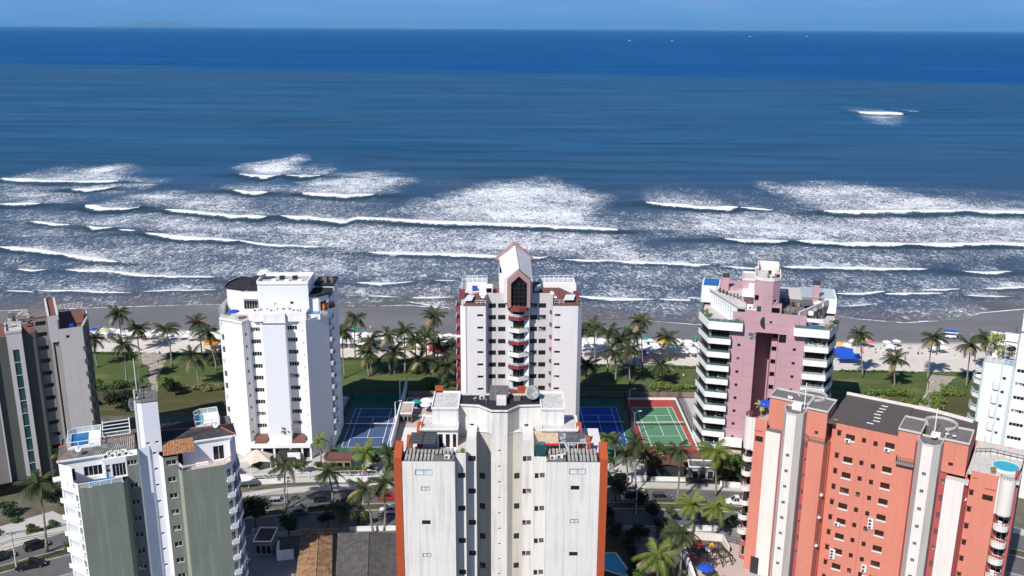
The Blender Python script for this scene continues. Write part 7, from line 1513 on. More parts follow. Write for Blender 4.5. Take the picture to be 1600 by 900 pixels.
# ------------------------------------------------------------------ vehicles
WH = {}
def car(label, x, y, rz, paint, kind='hatch', name='parked_car', cat='car', group='cars parked along the street'):
    e = thing(name, label, cat, (x, y, .02), rz, group); L = {'hatch': 3.9, 'sedan': 4.4, 'suv': 4.4, 'van': 5.0, 'pickup': 5.2}[kind]; W = {'van': 1.95}.get(kind, 1.76); hb = {'suv': .95, 'van': 1.05, 'pickup': 1.0}.get(kind, .86); ht = {'suv': 1.68, 'van': 2.3, 'pickup': 1.75}.get(kind, 1.46)
    # body: lengthwise rings with rounded section
    st = [(-.5, .42, .62 * hb / .86, .82), (-.485, .28, .78 * hb / .86, .93), (-.42, .22, hb * .97, .99), (-.2, .2, hb, 1), (.1, .2, hb, 1), (.28, .2, hb * .98, 1), (.42, .22, hb * .86, .97), (.485, .28, hb * .74, .9), (.5, .4, hb * .6, .8)]
    m = MB(); rings = []
    for t, z0, z1, w in st:
        hw = W / 2 * w; xx = t * L; ring = [(xx, -hw * .88, z0), (xx, -hw, z0 + .12), (xx, -hw, z1 - .16), (xx, -hw * .9, z1), (xx, 0, z1 + .025), (xx, hw * .9, z1), (xx, hw, z1 - .16), (xx, hw, z0 + .12), (xx, hw * .88, z0)]
        rings.append(len(m.v)); m.v += ring
    for a, q in zip(rings, rings[1:]):
        for k in range(9): m.f.append((a + k, q + k, q + (k + 1) % 9, a + (k + 1) % 9)); m.m.append(0)
    m.f.append(tuple(rings[0] + k for k in range(9))); m.m.append(0); m.f.append(tuple(rings[-1] + k for k in range(8, -1, -1))); m.m.append(0)
    m.build('body', paint, e, smooth=False)
    if kind == 'pickup': c = [(-.06, hb), (-.03, ht), (.12, ht), (.27, hb)]
    elif kind == 'van': c = [(-.485, hb), (-.47, ht), (.30, ht), (.42, hb)]
    elif kind == 'sedan': c = [(-.38, hb), (-.2, ht), (.08, ht), (.26, hb)]
    else: c = [(-.485, hb), (-.40, ht), (.08, ht), (.27, hb)]
    wb, wt = W / 2 * .93, W / 2 * .74; P = lambda i, s, k=1.0: (c[i][0] * L, s * (wb if i in (0, 3) else wt) * k, c[i][1] - .02 * (i in (0, 3)))
    g = MB()
    for s in (-1, 1): q = [P(0, s), P(1, s), P(2, s), P(3, s)]; g.face(q if s < 0 else q[::-1])
    g.face([P(0, -1), P(0, 1), P(1, 1), P(1, -1)][::-1]); g.face([P(3, -1), P(3, 1), P(2, 1), P(2, -1)]); g.build('windows', 'pane_black', e)
    r = MB(); x0, x1 = c[1][0] * L - .02, c[2][0] * L + .02; r.prism([(x0, -wt), (x1, -wt), (x1 + .05, 0), (x1, wt), (x0, wt), (x0 - .05, 0)], ht - .06, ht + .015); r.build('car_roof', paint, e)
    pl_ = MB()
    for s in (-1, 1):
        for t in ((.30, .62) if kind != 'pickup' else (.5,)):
            a = Vector(P(0, s, 1.01)).lerp(Vector(P(3, s, 1.01)), t); q = Vector(P(1, s, 1.012)).lerp(Vector(P(2, s, 1.012)), t); pl_.bar(a, q, .09, .03)
        pl_.bar(Vector(P(3, s, 1.005)), Vector(P(2, s, 1.005)), .08); pl_.bar(Vector(P(0, s, 1.005)), Vector(P(1, s, 1.005)), .12 if kind != 'van' else .3)
        if kind == 'van': pl_.bar(Vector(P(0, s, 1.01)).lerp(Vector(P(1, s, 1.01)), .25), Vector(P(3, s, 1.01)).lerp(Vector(P(2, s, 1.01)), .1) - Vector((1.4, 0, 0)), .06, .5)
    pl_.build('pillars', paint, e)
    if kind == 'pickup': bd_ = MB(); bd_.box(-L * .46, -L * .08, -W * .4, W * .4, hb - .02, hb + .03); bd_.build('load_bed', 'tyre', e)
    if kind in ('suv', 'van'):
        k = MB()
        for s in (-1, 1): k.bar((x0 + .1, s * wt * .85, ht + .07), (x1 - .1, s * wt * .85, ht + .07), .05)
        k.build('roof_rack', 'dark_metal', e)
    if 'w' not in WH:
        w = MB(); w.lathe((0, 0, 0), [(.2, -.1), (.31, -.1), (.33, -.05), (.33, .05), (.31, .1), (.2, .1)], 16, 0, Matrix.Rotation(R(90), 3, 'X')); WH['w'] = w.mesh('wheel', ('tyre',)); w = MB(); w.lathe((0, 0, 0), [(.001, -.085), (.2, -.1), (.2, .1), (.001, .085)], 12, 0, Matrix.Rotation(R(90), 3, 'X')); WH['r'] = w.mesh('rim', ('rim',))
        w = MB(); w.box(-.05, .05, -.2, .2, -.07, .07); WH['h'] = w.mesh('headlight', ('head_lamp',)); WH['t'] = w.mesh('tail_light', ('tail_lamp',)); w = MB(); w.box(-.08, .08, -.1, .1, -.07, .07); 
    for sx in (-.31, .31):
        for sy in (-1, 1): o = put('wheel', WH['w'], e, (sx * L, sy * (W / 2 - .09), .31)); put('rim', WH['r'], o)
    for sy in (-1, 1): put('headlight', WH['h'], e, (L * .487, sy * W * .36, hb * .68)); put('tail_light', WH['t'], e, (-L * .492, sy * W * .36, hb * .78)); k = MB(); k.box(L * .2, L * .2 + .16, sy * W * .5 + sy * .0 - .1, sy * W * .5 + .1, hb + .02, hb + .16); k.build('side_mirror', paint, e)
    return e
car('black hatchback at the median below the white tower, left of two dark cars', -40.3, 180.9, R(5), 'car_black', 'hatch'); car('black car parked under the palm below the blue court, right of the hatchback', -34.4, 181.6, R(183), 'car_black', 'sedan')
car('red car parked beside the cream tower orange wall', -26.6, 181.9, R(3), 'car_red', 'suv'); car('white car on the near lane left of the cream tower', -25.3, 176.3, R(182), 'car_white', 'sedan'); car('pale car partly hidden by the dark tree and street palm', -49.5, 179.6, R(8), 'car_silver', 'hatch')
car('white van in the deep shade right of the cream tower', 26.3, 182.0, R(180), 'car_white', 'van', 'parked_van', 'van'); car('grey station wagon parked in the sun in front of the pavilion', 32.7, 182.2, R(2), 'car_grey', 'suv'); car('white pickup truck parked beside the salmon tower', 48.6, 180.6, R(176), 'car_white', 'pickup', 'parked_pickup', 'pickup truck')
car('black car at the left edge of the photo by the kerb', -96.8, 157.6, R(42), 'car_black', 'sedan'); car('dark car parked behind the pole at the lower left', -92.3, 161.6, R(40), 'car_black', 'suv'); car('dark grey car on the near lane at the lower left', -90.0, 154.8, R(24), 'car_black', 'pickup'); car('dark car cut off by the lower left corner', -96.6, 150.6, R(40), 'car_black', 'hatch')
car('dark car on the near lane below the two street palms', -44.5, 175.3, R(186), 'car_grey', 'sedan'); car('black car at the kerb behind the dark tree right of the green tower', -54.5, 178.2, R(14), 'car_black', 'suv'); car('silver car on the near lane in front of the young palms', 41.5, 176.2, R(180), 'car_silver', 'sedan')
car('white car parked in the shade against the green tower', -50.6, 155.4, R(80), 'car_white', 'hatch')
def motorbike(label, x, y, rz):
    e = thing('motorcycle', label, 'motorcycle', (x, y, .02), rz, 'motorcycles on the street')
    for sx in (-.65, .65): w = MB(); w.lathe((sx, 0, .3), [(.2, -.05), (.3, -.05), (.3, .05), (.2, .05)], 12, 0, Matrix.Rotation(R(90), 3, 'X')); w.build('wheel', 'tyre', e)
    f = MB(); f.tube([(.65, 0, .3), (.5, 0, .95)], .05); f.tube([(-.65, 0, .3), (-.1, 0, .5), (.45, 0, .75)], .08); f.build('frame', 'dark_metal', e); s_ = MB(); s_.box(-.7, .05, -.14, .14, .68, .82); s_.build('seat', 'tyre', e); t_ = MB(); t_.tube([(.05, 0, .85), (.42, 0, .92)], [.16, .12], 8); t_.build('fuel_tank', 'car_black', e); h = MB(); h.bar((.45, -.36, 1.05), (.45, .36, 1.05), .04); h.build('handlebar', 'dark_metal', e)
motorbike('motorcycle standing on the median left of the black hatchback, nearer one', -46.2, 176.9, .3); motorbike('motorcycle by the median beside the leaning street palm trunk', -44.4, 177.6, 1.0); motorbike('motorcycle parked on the pavement opposite the dark tree', -46.4, 181.4, .4)
def cart(label, x, y, rz):
    e = thing('beach_cart', label, 'cart', (x, y, -.1), rz); b = MB(); b.box(-1.6, 1.6, -.8, .8, .5, 1.2); b.build('counter', 'white_trim', e); r = MB(); r.face([(-2.1, -1.3, 2.5), (2.1, -1.3, 2.5), (1.8, 0, 2.85), (-1.8, 0, 2.85)]); r.face([(-1.8, 0, 2.85), (1.8, 0, 2.85), (2.1, 1.3, 2.5), (-2.1, 1.3, 2.5)]); r.face([(-2.1, 1.3, 2.5), (-2.1, -1.3, 2.5), (-1.8, 0, 2.85)]); r.face([(2.1, -1.3, 2.5), (2.1, 1.3, 2.5), (1.8, 0, 2.85)]); rf = r.build('awning', 'canvas_blue', e)
    v = MB(); v.box(-2.1, 2.1, -1.33, -1.29, 2.22, 2.5); v.build('valance', 'canvas_white', rf)
    for sx in (-1.5, 1.5):
        for sy in (-.75, .75): p = MB(); p.tube([(sx, sy, 1.2), (sx, sy, 2.55)], .04); p.build('post', 'white_metal', e); w = MB(); w.lathe((sx * .7, sy, .4), [(.15, -.1), (.4, -.1), (.4, .1), (.15, .1)], 14, 0, Matrix.Rotation(R(90), 3, 'X')); w.build('wheel', 'tyre', e)
cart('vending cart with blue awning on the wet sand at the right', 145, 293.5, -.25)

# ------------------------------------------------------------------ beach umbrellas, tents, chairs
def umbrella(label, x, y, r_, h, mat, sides=8, group=None, z=0, name='beach_umbrella', tilt=0, rz=0):
    e = thing(name, label, 'umbrella', (x, y, z), rz, group); m = MB(); m.lathe((0, 0, 0), [(r_, h - .12), (r_, h), (r_ * .55, h + r_ * .2), (.02, h + r_ * .34)], sides); m.lathe((0, 0, 0), [(.02, h + r_ * .3), (r_ * .97, h - .03)], sides); m.build('canopy', mat, e)
    for k in range(sides): q = MB(); a = 2 * math.pi * k / sides; q.bar((.04, 0, h - .5), (math.cos(a) * r_ * .8, math.sin(a) * r_ * .8, h + .02), .03); 
    p = MB(); p.tube([(0, 0, 0), (0, 0, h + r_ * .3)], .035, 6); p.build('pole', 'white_metal', e); return e
protos = {}
def proto(kind):
    if kind in protos: return protos[kind]
    if kind == 'round': e = umbrella('x', 0, 0, 1.4, 2.15, 'canvas_white', 8)
    elif kind == 'square':
        e = thing('beach_umbrella', 'x', 'umbrella'); m = MB(); s = 1.4
        m.lathe((0, 0, 0), [(s * 1.414, 2.0), (s * 1.414, 2.2), (.02, 2.75)], 4, 0, Matrix.Rotation(R(45), 3, 'Z')); m.build('canopy', 'canvas_white', e); p = MB(); p.tube([(0, 0, 0), (0, 0, 2.7)], .04, 6); p.build('pole', 'white_metal', e)
    protos[kind] = (e, treeof(e)); return protos[kind]
first = {}
def place_umb(kind, x, y, label, group, rz):
    e, t = proto(kind)
    if kind not in first: first[kind] = 1; e.location = (x, y, .0); e.rotation_euler.z = rz; e['label'] = label; e['group'] = group; return e
    return dup(e, (x, y, .0), rz, label, group, None, t)
UR = random.Random(11); CH = {}
def chair_mesh(k):
    if k in CH: return CH[k]
    m = MB(); w = .3
    m.face([(-w, -.1, .32), (w, -.1, .32), (w, .5, .38), (-w, .5, .38)]); m.face([(-w, -.55, .85), (w, -.55, .85), (w, -.1, .32), (-w, -.1, .32)])
    for x in (-w, w): m.bar((x, -.3, 0), (x, .45, .55), .04); m.bar((x, .45, 0), (x, -.35, .6), .04); m.bar((x, -.4, .58), (x, .4, .58), .05)
    CH[k] = m.mesh('beach_chair', (k,)); return CH[k]
ZONES = [  # x range, rows (y), spacing, label, group
 (-139, -84, (286.5, 290.0), 2.9, 'white beach umbrella in the rows left of the white tower', 'white umbrellas left of the white tower'),
 (-55, -14, (278.0, 281.4, 284.8, 288.2), 3.0, 'white beach umbrella in the packed rows between the white and beige towers', 'white umbrellas between the pale towers'),
 (18, 64, (273.6, 276.8, 280, 283.2), 3.0, 'white square umbrella in the long rows right of the beige tower', 'white umbrellas right of the beige tower'),
 (92, 140, (279.2, 283.6), 3.3, 'white beach umbrella in the thin row right of the mauve tower', 'white umbrellas right of the mauve tower')]
for zi, (x0, x1, rows, sp, lb, gp) in enumerate(ZONES):
    for j, yr in enumerate(rows):
        x = x0 + UR.uniform(0, 2)
        while x < x1:
            slope = (x - (x0 + x1) / 2) * -.05; y = yr + slope + UR.uniform(-.8, .8)
            rl = {1: [''], 2: ['the lawn side row', 'the water side row'], 4: ['the row nearest the lawn', 'the second row from the lawn', 'the third row from the lawn', 'the row nearest the water']}[len(rows)][j]; w2 = gp.split('umbrellas ')[1]
            if UR.random() < (.95 if zi in (1, 2) else .8 if zi == 0 else .55 - .2 * (x > 118)):
                kd = 'square' if UR.random() < (.7 if zi == 2 else .4) else 'round'; place_umb(kd, x, y, f'white {kd} beach umbrella in {rl} {w2}', gp + ', ' + rl + ', ' + kd, UR.uniform(0, 1.5) if zi != 2 else UR.uniform(-.1, .1))
            for q in range(2):
                if UR.random() < .42 - .12 * (zi == 0):
                    cm_ = UR.choice(['canvas_white', 'canvas_white', 'canvas_white', 'white_metal', 'canvas_cream', 'white_metal']); o = put('beach_chair', chair_mesh(cm_), None, (x + UR.uniform(-1.4, 1.4), y - UR.uniform(.9, 2.0), .03), UR.uniform(-.6, .6)); cn_ = 'cream' if 'cream' in cm_ else 'white'; tag(o, f'{cn_} folding chair in {rl} {w2}', 'chair', f'{cn_} beach chairs {w2}, {rl}')
            x += sp * UR.uniform(.85, 1.2)
def uz(label, x, y, r_, mat, h=2.2): return umbrella(label, x, y, r_, h, mat, 8)
uz('coral red umbrella alone on the wet sand at the left', -105.8, 300.5, 1.9, 'canvas_coral', 2.4); uz('lime green umbrella at the left end of the beach', -132.6, 289.5, 1.9, 'canvas_lime', 2.5); uz('dark teal umbrella right of the lime green one', -124.5, 291.5, 1.9, 'canvas_green', 2.6); uz('small green umbrella below the coral one, right of a palm', -95.2, 292, 1.2, 'canvas_green')
uz('dark green umbrella behind the tall palm right of the white tower', -51.5, 291.5, 1.9, 'canvas_green', 2.5); uz('dark green umbrella left of the yellow one on the right beach', 43.4, 284.5, 1.5, 'canvas_green', 2.4); uz('yellow umbrella on the wet sand edge right of the beige tower', 48.0, 282.0, 2.0, 'canvas_yellow', 2.4); uz('teal umbrella carried near the water right of the yellow one', 59.6, 287.5, 1.0, 'canvas_green')
uz('pink umbrella in the thin row right of the mauve tower', 114.2, 283.0, 1.4, 'canvas_coral'); uz('cream umbrella by the blue marquee, upper one', 99.4, 284.8, 1.4, 'canvas_cream'); uz('yellowish umbrella just behind the leaning palm trunk', 104.0, 281.2, 1.3, 'canvas_yellow'); uz('blue umbrella at the left end of the beach beside the grey tower', -137.2, 291.5, 1.3, 'canvas_blue'); uz('blue umbrella over the playground at the bottom', 36.0, 152.2, 1.55, 'canvas_blue', 2.4)
uz('white parasol by the long dark pool, larger one', -22.4, 231.6, 1.9, 'canvas_white', 2.5); uz('white parasol by the long dark pool, front one', -22.6, 229.0, 1.5, 'canvas_white', 2.3); uz('white parasol by the long dark pool, right one', -19.6, 231.2, 1.8, 'canvas_white', 2.5); uz('teal parasol left of the white ones by the pool', -25.2, 231.2, 1.5, 'canvas_green', 2.3)
tw = world_of(-55, 202, 2, -8.6, 3.0); u = uz('blue umbrella on the left terrace of the white tower', tw[0], tw[1], 1.35, 'canvas_blue', 2.0); u.location.z = 33.2
tw = world_of(*HF, -20.4, 3.6); u = uz('blue umbrella on the left roof terrace of the salmon tower', tw[0], tw[1], 1.9, 'canvas_blue', 2.2); u.location.z = 30.2
def tent(label, x, y, w, d, h, mat, rz=0, ridge=.9):
    e = thing('beach_tent', label, 'tent', (x, y, .05), rz); m = MB(); a, q = w / 2, d / 2; m.face([(-a, -q, h), (a, -q, h), (a * .92, 0, h + ridge), (-a * .92, 0, h + ridge)]); m.face([(-a * .92, 0, h + ridge), (a * .92, 0, h + ridge), (a, q, h), (-a, q, h)]); m.face([(-a, q, h), (-a, -q, h), (-a * .92, 0, h + ridge)]); m.face([(a, -q, h), (a, q, h), (a * .92, 0, h + ridge)]); m.build('canopy', mat, e)
    v = MB(); parapet(v, [(-a, -q), (a, -q), (a, q), (-a, q)], h - .3, h, .03); v.build('valance', mat, e)
    for sx in (-1, 1):
        for sy in (-1, 1): p = MB(); p.tube([(sx * a * .97, sy * q * .97, 0), (sx * a * .97, sy * q * .97, h)], .05, 6); p.build('pole', 'steel', e)
    return e
tent('long royal blue marquee on the sand right of the mauve tower, back half', 101.6, 273.4, 7.4, 3.6, 2.3, 'canvas_blue', -.06); tent('long royal blue marquee on the sand right of the mauve tower, front half', 102.6, 268.6, 6.6, 3.6, 2.3, 'canvas_blue', -.06)
tent('red tent behind the small palm left of the beige tower', -23, 275.0, 5.6, 3.4, 2.1, 'canvas_red', .05); tent('orange yellow tent beside the white tower at the back of the lawn', -94.3, 278.8, 4.2, 3.6, 2.2, 'canvas_orange', .1); tent('pale blue tent behind the orange one by the white tower', -93.2, 284.6, 4, 3, 2.2, 'canvas_white'); tent('small royal blue tent at the sand edge under the tallest right palm', 39.8, 270.2, 2.6, 2.2, 2.0, 'canvas_blue', .2, 1.2)
# tensile canopy in front of the white tower
e = thing('sail_canopy', 'pale beige tent canopy in front of the white tower entrance', 'canopy', (-58.4, 196.6, 0)); m = MB(); P = [(-3.8, -2.4), (-.6, -3.6), (3.6, -2.2), (3.4, 1.8), (0, 3.6), (-3.4, 2.4)]
for k in range(6): a, q = P[k], P[(k + 1) % 6]; md = ((a[0] + q[0]) * .42, (a[1] + q[1]) * .42); m.face([(*a, 2.5), (*md, 2.75), (0, 0, 4.6)]); m.face([(*md, 2.75), (*q, 2.5), (0, 0, 4.6)])
m.build('fabric', 'canvas_cream', e)
for p in P: k = MB(); k.tube([(*p, 0), (*p, 2.6)], .07, 6); k.build('post', 'white_metal', e)
e = thing('street_canopy', 'white canopy over the gate at the street edge of the white tower', 'canopy', (-60.5, 186.8, 0)); m = MB(); m.lathe((0, 0, 0), [(3.4, 2.3), (3.3, 2.45), (1.6, 2.9), (.01, 3.2)], 10, 0, None, 0, 2 * math.pi, 1.2, .55); m.build('fabric', 'canvas_white', e)
for sx in (-2.6, 2.6): k = MB(); k.tube([(sx, 0, 0), (sx, 0, 2.4)], .07, 6); k.build('post', 'white_metal', e)

# ------------------------------------------------------------------ people
PB = {}
def body_mesh(pose, skin):
    """continuous body grown from a skeleton with the skin modifier"""
    if (pose, skin) in PB: return PB[(pose, skin)]
    me = bpy.data.meshes.new('person_skeleton'); S = .22 if pose == 'walk' else .04
    v = [(0, 0, .95), (0, 0, 1.18), (0, .01, 1.40), (0, .01, 1.52), (0, .03, 1.62), (0, .02, 1.74), (-.1, 0, .90), (-.11, S, .50), (-.11, S * 1.4 - .1 * (S > .1), .08), (-.11, S * 1.4 + .02, .03), (.1, 0, .90), (.11, -S * .5, .50), (.11, -S * 1.7, .10), (.11, -S * 1.7 + .12, .04),
         (-.19, .0, 1.38), (-.25, -S * .6, 1.12), (-.25, -S * .4 + .08, .86), (.19, 0, 1.38), (.25, S * .6, 1.12), (.25, S * .6 + .1, .87)]
    ed = [(0, 1), (1, 2), (2, 3), (3, 4), (4, 5), (0, 6), (6, 7), (7, 8), (8, 9), (0, 10), (10, 11), (11, 12), (12, 13), (2, 14), (14, 15), (15, 16), (2, 17), (17, 18), (18, 19)]
    rad = [.14, .13, .14, .055, .10, .075, .09, .06, .045, .04, .09, .06, .045, .04, .06, .045, .035, .06, .045, .035]
    if pose == 'sit':
        v = [(p[0], p[1], p[2] - .5) for p in v]; 
        for i, p in ((7, (-.11, .42, .42)), (8, (-.11, .48, .08)), (9, (-.11, .6, .04)), (11, (.11, .42, .42)), (12, (.11, .48, .08)), (13, (.11, .6, .04))): v[i] = p
    me.from_pydata(v, ed, []); o = bpy.data.objects.new('person_skeleton', me); COL.objects.link(o); md = o.modifiers.new('skin', 'SKIN'); sk = me.skin_vertices[0].data
    for i, r_ in enumerate(rad): sk[i].radius = (r_, r_ * (.75 if i < 3 else 1)); sk[i].use_root = (i == 0)
    o.modifiers.new('sub', 'SUBSURF').levels = 1; dg = bpy.context.evaluated_depsgraph_get(); m2 = bpy.data.meshes.new_from_object(o.evaluated_get(dg)); m2.name = 'body'; m2.materials.clear(); m2.materials.append(MATS[skin]); bpy.data.objects.remove(o); PB[(pose, skin)] = m2; return m2
CLO = {}
def clothes(pose, cloth, full):
    k = (pose, cloth, full)
    if k in CLO: return CLO[k]
    m = MB(); z = -.5 if pose == 'sit' else 0; m.lathe((0, 0, z), [(.17, .80), (.185, .95), (.165, 1.08)] if not full else [(.18, .80), (.185, .95), (.16, 1.15), (.18, 1.34), (.10, 1.44)], 10, 0, None, 0, 2 * math.pi, 1.12, .85); CLO[k] = m.mesh('clothing', (cloth,)); return CLO[k]
HM = MB(); HM.lathe((0, .02, 1.70), [(.105, -.06), (.11, .02), (.07, .09), (.01, .115)], 10); HM = HM.mesh('hair', ('hair',))
def person(label, x, y, z, rz, pose, skin, cloth, full=False, group=None):
    e = thing('person', label, 'person', (x, y, z), rz, group); put('body', body_mesh(pose, skin), e); put('clothing', clothes(pose, cloth, full), e); h = put('hair', HM, e, (0, 0, -.5 if pose == 'sit' else 0)); return e
PR = random.Random(5)
person('person in dark clothes walking on the left beach path, nearer the sand', -108.4, 271.8, .05, .4, 'walk', 'skin_b', 'dark_metal', True); person('person in dark clothes on the left beach path, middle of the lawn', -106.2, 264.5, .05, .2, 'walk', 'skin_b', 'dark_metal', True); person('person in white standing on the lawn edge left of the left path', -112.6, 270.6, .05, 1, 'stand', 'skin_a', 'canvas_white', True)
person('person walking on bare sand below the thin row of umbrellas', 120.9, 271.0, .05, .4, 'walk', 'skin_b', 'wood_dark', True); person('person in white at the top of the right beach path', 128.5, 259.8, .05, 0, 'stand', 'skin_b', 'canvas_white', True)
person('person in red standing on wet sand right of the vending cart', 153.3, 296.5, -.2, .3, 'stand', 'skin_a', 'canvas_red', True); person('second bather beside the red one right of the vending cart', 152.6, 294.8, -.2, -.4, 'walk', 'skin_a', 'canvas_coral'); person('bather in dark swimwear near the water at far right', 170.5, 300.5, -.2, .6, 'walk', 'skin_b', 'dark_metal', True); person('bather in light blue near the water at far right, left of the dark one', 162.8, 301.5, -.2, -.2, 'stand', 'skin_a', 'canvas_blue')
person('bather in white on the wet sand above the pink umbrella', 117.2, 296.8, -.2, .5, 'walk', 'skin_b', 'canvas_white', True); person('bather in dark on wet sand just left of the one in white', 116.0, 296.2, -.2, 2.5, 'walk', 'skin_b', 'dark_metal', True)
person('bather in white walking on the wet sand between the pale towers, left', -47.6, 299.6, -.15, .4, 'walk', 'skin_a', 'canvas_white', True); person('pale bather on the wet sand between the pale towers, middle', -29.9, 300.3, -.2, .9, 'walk', 'skin_a', 'canvas_white', True); person('pale bather on the wet sand between the pale towers, right', -14.5 - 1.8, 298.8, -.2, -.4, 'walk', 'skin_a', 'canvas_white', True)
person('person in green and white near the water right of the yellow umbrella', 60.8, 286.4, -.05, .5, 'walk', 'skin_b', 'canvas_green', True); person('person in red under the blue tent by the tallest right palm', 41.2, 268.2, .05, 1, 'stand', 'skin_b', 'canvas_red', True); person('second person in red under the blue tent by the tallest right palm', 42.1, 268.0, .05, -1, 'stand', 'skin_a', 'canvas_red', True); person('person in red left of the blue tent, under the bushy palms', 34.1, 266.9, .05, .2, 'stand', 'skin_a', 'canvas_red', True)
person('tennis player dressed in dark on the bright blue court, left', 19.2, 233.3, .06, 1, 'stand', 'skin_b', 'dark_metal', True); person('tennis player dressed in dark on the bright blue court, right', 25.9, 233.6, .06, -1, 'stand', 'skin_b', 'dark_metal', True); person('person seated on a white chair on the lawn behind the hedge right of the courts', 50.3, 256.3, .05, .5, 'sit', 'skin_a', 'canvas_white', True)
for zi, (x0, x1, rows, sp, lb, gp) in enumerate(ZONES):
    w_ = gp.split('umbrellas ')[1]
    for k in range(14):
        po = PR.choice(['stand', 'walk', 'sit', 'sit']); cl = PR.choice(['canvas_red', 'dark_metal', 'canvas_white', 'canvas_blue', 'canvas_yellow', 'canvas_coral']); cn_ = {'dark_metal': 'black'}.get(cl, cl[7:]); vb = {'stand': 'standing', 'walk': 'walking', 'sit': 'sitting'}[po]
        person(f'beachgoer in {cn_} {vb} among the white umbrellas {w_}', PR.uniform(x0, x1), PR.choice(rows) + PR.uniform(-3.2, 2.5), .04, PR.uniform(0, 6), po, PR.choice(['skin_a', 'skin_b']), cl, PR.random() < .4, f'beachgoers in {cn_} {vb} {w_}')
# ------------------------------------------------------------------ street furniture and odds and ends
def pole(label, x, y, h, name='utility_pole', cat='pole', arm=True, lamp=False, mat='concrete_light'):
    e = thing(name, label, cat, (x, y, 0)); m = MB(); m.tube([(0, 0, 0), (0, 0, h)], [.16, .1], 8); m.build('shaft', mat, e)
    if arm: m = MB(); m.bar((-.9, 0, h - .6), (.9, 0, h - .6), .1); m.build('cross_arm', 'wood_dark', e)
    if lamp: m = MB(); m.bar((0, 0, h - .1), (1.2, .3, h + .25), .08); m.build('lamp_arm', 'steel', e); m = MB(); m.box(1.0, 1.7, .15, .45, h + .18, h + .32); m.build('lamp_head', 'head_lamp', e)
    return e
pole('concrete utility pole with cross arm at the lower left street', -91.9, 153.4, 8.5); e = thing('overhead_cables', 'thin overhead cables running from the lower left utility pole along the street', 'cable', (-91.9, 153.4, 0))
for k, (dx, dz) in enumerate(((-.8, 0), (-.3, .12), (.3, .12), (.8, 0), (.1, -1.2), (-.1, -1.6))):
    m = MB(); P = [(dx + (46 * t), .0 + 20 * t + 2 * t * (1 - t), 8.0 + dz - 3.2 * t * (1 - t)) for t in [q / 10 for q in range(11)]]; m.tube(P, .03 + .02 * (k > 3), 4); m.build('cable', 'tyre', e)
    m = MB(); P = [(dx - 30 * t, -26 * t, 8.0 + dz - 3.2 * t * (1 - t)) for t in [q / 8 for q in range(9)]]; m.tube(P, .03 + .02 * (k > 3), 4); m.build('cable', 'tyre', e)
pole('second concrete utility pole on the near pavement, hidden beside the green tower', -45.9, 173.4, 8.5)
pole('lamp post on the median left of the red car', -31.5, 179.9, 7.5, 'street_lamp', 'street lamp', False, True); pole('tall light mast at the back right corner of the shaded blue court', -29.9, 233.8, 7, 'light_mast', 'light mast', False, True, 'white_metal'); pole('light mast halfway down the shaded blue court', -29.5, 220.5, 6.5, 'light_mast', 'light mast', False, True, 'white_metal'); pole('light mast at the left side of the shaded blue court', -43.8, 221, 7, 'light_mast', 'light mast', False, True, 'steel')
pole('light mast between the bright blue court and the green court, back one', 31.0, 229, 6.8, 'light_mast', 'light mast', False, True, 'steel'); pole('light mast between the bright blue court and the green court, front one', 30.5, 214, 6.8, 'light_mast', 'light mast', False, True, 'steel'); pole('slim flag mast on the lawn left of the left beach path', -104.6, 243.5, 9.5, 'light_mast', 'light mast', False, False, 'white_metal'); pole('lamp post by the bright hedge at the right beach path', 114.6, 241, 4.5, 'street_lamp', 'street lamp', False, True)
pole('dark street lamp with round head in the shade right of the cream tower', 26.2, 175.9, 6, 'street_lamp', 'street lamp', False, True); pole('utility pole beside the salmon tower near the pickup', 52.4, 187, 8, arm=False)
# playground frame
e = thing('playground_frame', 'brown timber playground climbing frame with red roof at the bottom right', 'playground', (37.4, 157.6, 0), .35); PRR = random.Random(2)
for x in range(-4, 5, 2):
    for y in (-2.4, 0, 2.4): m = MB(); hh = 2.2 if abs(x) > 2 else 2.9; m.tube([(x, y, 0), (x, y, hh)], .09, 6); m.build('post', 'wood_dark', e)
for y in (-2.4, 0, 2.4): m = MB(); m.bar((-4, y, 2.2), (4, y, 2.2), .14); m.build('beam', 'wood_dark', e)
for x in range(-4, 5, 2): m = MB(); m.bar((x, -2.4, 2.1), (x, 2.4, 2.1), .14); m.bar((x, -2.4, .4), (x, 0, 2.1), .1); m.build('beam', 'wood_dark', e)
m = MB(); m.face([(-2.2, 1.2, 3.0), (-.2, 1.2, 3.0), (-.2, 2.2, 3.9), (-2.2, 2.2, 3.9)]); m.face([(-2.2, 2.2, 3.9), (-.2, 2.2, 3.9), (-.2, 3.2, 3.0), (-2.2, 3.2, 3.0)]); m.build('red_roof', 'canvas_red', e); m = MB(); m.face([(.2, 1.6, 2.5), (1.0, 1.6, 2.5), (1.9, .4, .3), (1.1, .4, .3)]); m.build('slide', 'canvas_white', e); m = MB(); m.box(-3.9, -2.6, -.6, 1.4, 1.3, 1.45); m.build('platform', 'canvas_red', e); m = MB(); m.box(.6, 1.6, 1.8, 2.6, 1.2, 1.9); m.build('play_panel', 'canvas_blue', e); m = MB(); m.box(1.9, 2.6, 1.9, 2.5, 1.6, 2.4); m.build('play_panel', 'canvas_yellow', e)
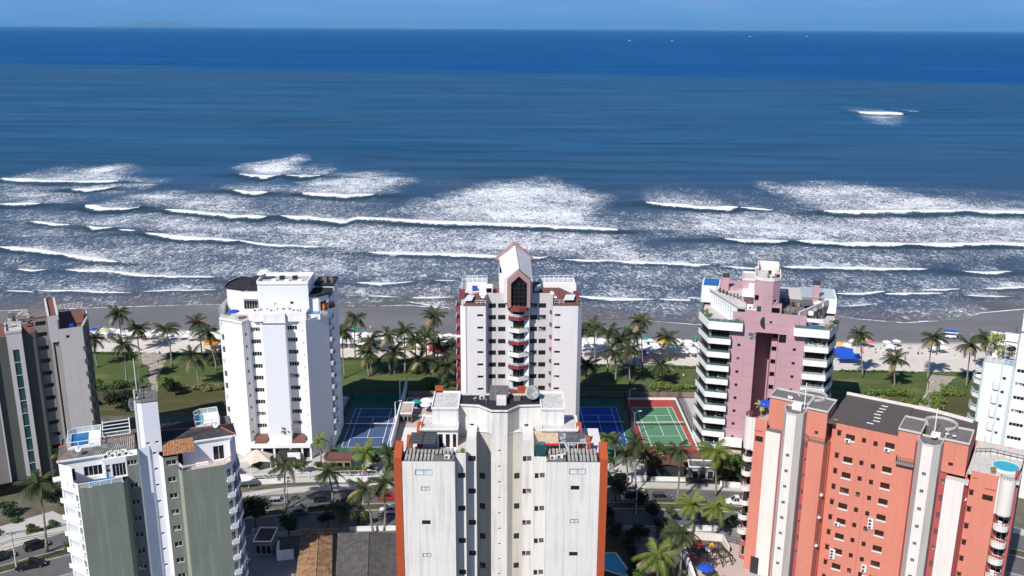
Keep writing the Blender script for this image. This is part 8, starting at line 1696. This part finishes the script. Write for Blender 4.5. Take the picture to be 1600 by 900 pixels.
# wooden pool furniture, boats far out, islands
for k in range(6): o = put('sun_lounger', chair_mesh('canvas_white'), None, (-26.6 + k * 1.3, 225.6 + (k % 2) * .6, .03), .2 * k, scale=(1.2, 1.6, 1)); tag(o, 'white lounger on the pool terrace left of the beige tower', 'lounger', 'loungers on the pool terrace')
def ship(label, x, y, L):
    e = thing('ship', label, 'ship', (x, y, -.5)); m = MB(); m.prism([(-L / 2, -L * .08), (L * .38, -L * .08), (L / 2, 0), (L * .38, L * .08), (-L / 2, L * .08)], 0, L * .07); m.build('hull', 'white_trim', e); m = MB(); m.box(-L * .42, -L * .25, -L * .06, L * .06, L * .07, L * .2); m.build('bridge', 'white_trim', e); m = MB(); m.box(-L * .2, L * .35, -L * .06, L * .06, L * .07, L * .1); m.build('cargo', 'white_trim', e)
ship('tiny ship on the horizon, left one of the middle pair', 3300, 13500, 34); ship('tiny ship on the horizon, right one of the middle pair', 4400, 14500, 34); ship('tiny pale boat far out on the deep blue water left of the middle', 1000, 8300, 20); ship('tiny pale boat far out on the deep blue water in the middle', 1350, 8200, 20)
# ------------------------------------------------------------------ distant island and sea haze
isl = MB(); n = 44; xs_ = np.linspace(-50500, -36500, n); hs = (120 + 1150 * np.clip(fbm(xs_ / 3200., xs_ * 0, 7, 4) - .22, 0, 1)) * np.sin(np.linspace(0.02, math.pi - .02, n)) ** .7
for k in range(n - 1):
    for (y0_, f0), (y1_, f1) in (((116000, 0), (118000, 1)), ((118000, 1), (121000, .9)), ((121000, .9), (124000, 0))):
        isl.face([(xs_[k], y0_, hs[k] * f0 - 1), (xs_[k + 1], y0_, hs[k + 1] * f0 - 1), (xs_[k + 1], y1_, hs[k + 1] * f1 - 1), (xs_[k], y1_, hs[k] * f1 - 1)])
struct('island', isl, 'bark')
hm = bpy.data.materials.new('haze_mat'); hm.use_nodes = True; ht = hm.node_tree; ht.nodes.clear()
hv = ht.nodes.new('ShaderNodeVolumePrincipled'); hv.inputs['Color'].default_value = (.22, .58, 1.0, 1); hv.inputs['Density'].default_value = 1.4e-5; hv.inputs['Anisotropy'].default_value = 0
ho = ht.nodes.new('ShaderNodeOutputMaterial'); ht.links.new(hv.outputs[0], ho.inputs['Volume'])
hb_ = MB(); hb_.box(-150000, 150000, -3000, 150000, -6, 900); MATS['haze_mat'] = hm
hz_ = hb_.build('haze', 'haze_mat'); hz_['kind'] = 'stuff'
print('objects', len(bpy.data.objects), 'top', sum(1 for o in bpy.data.objects if o.parent is None))
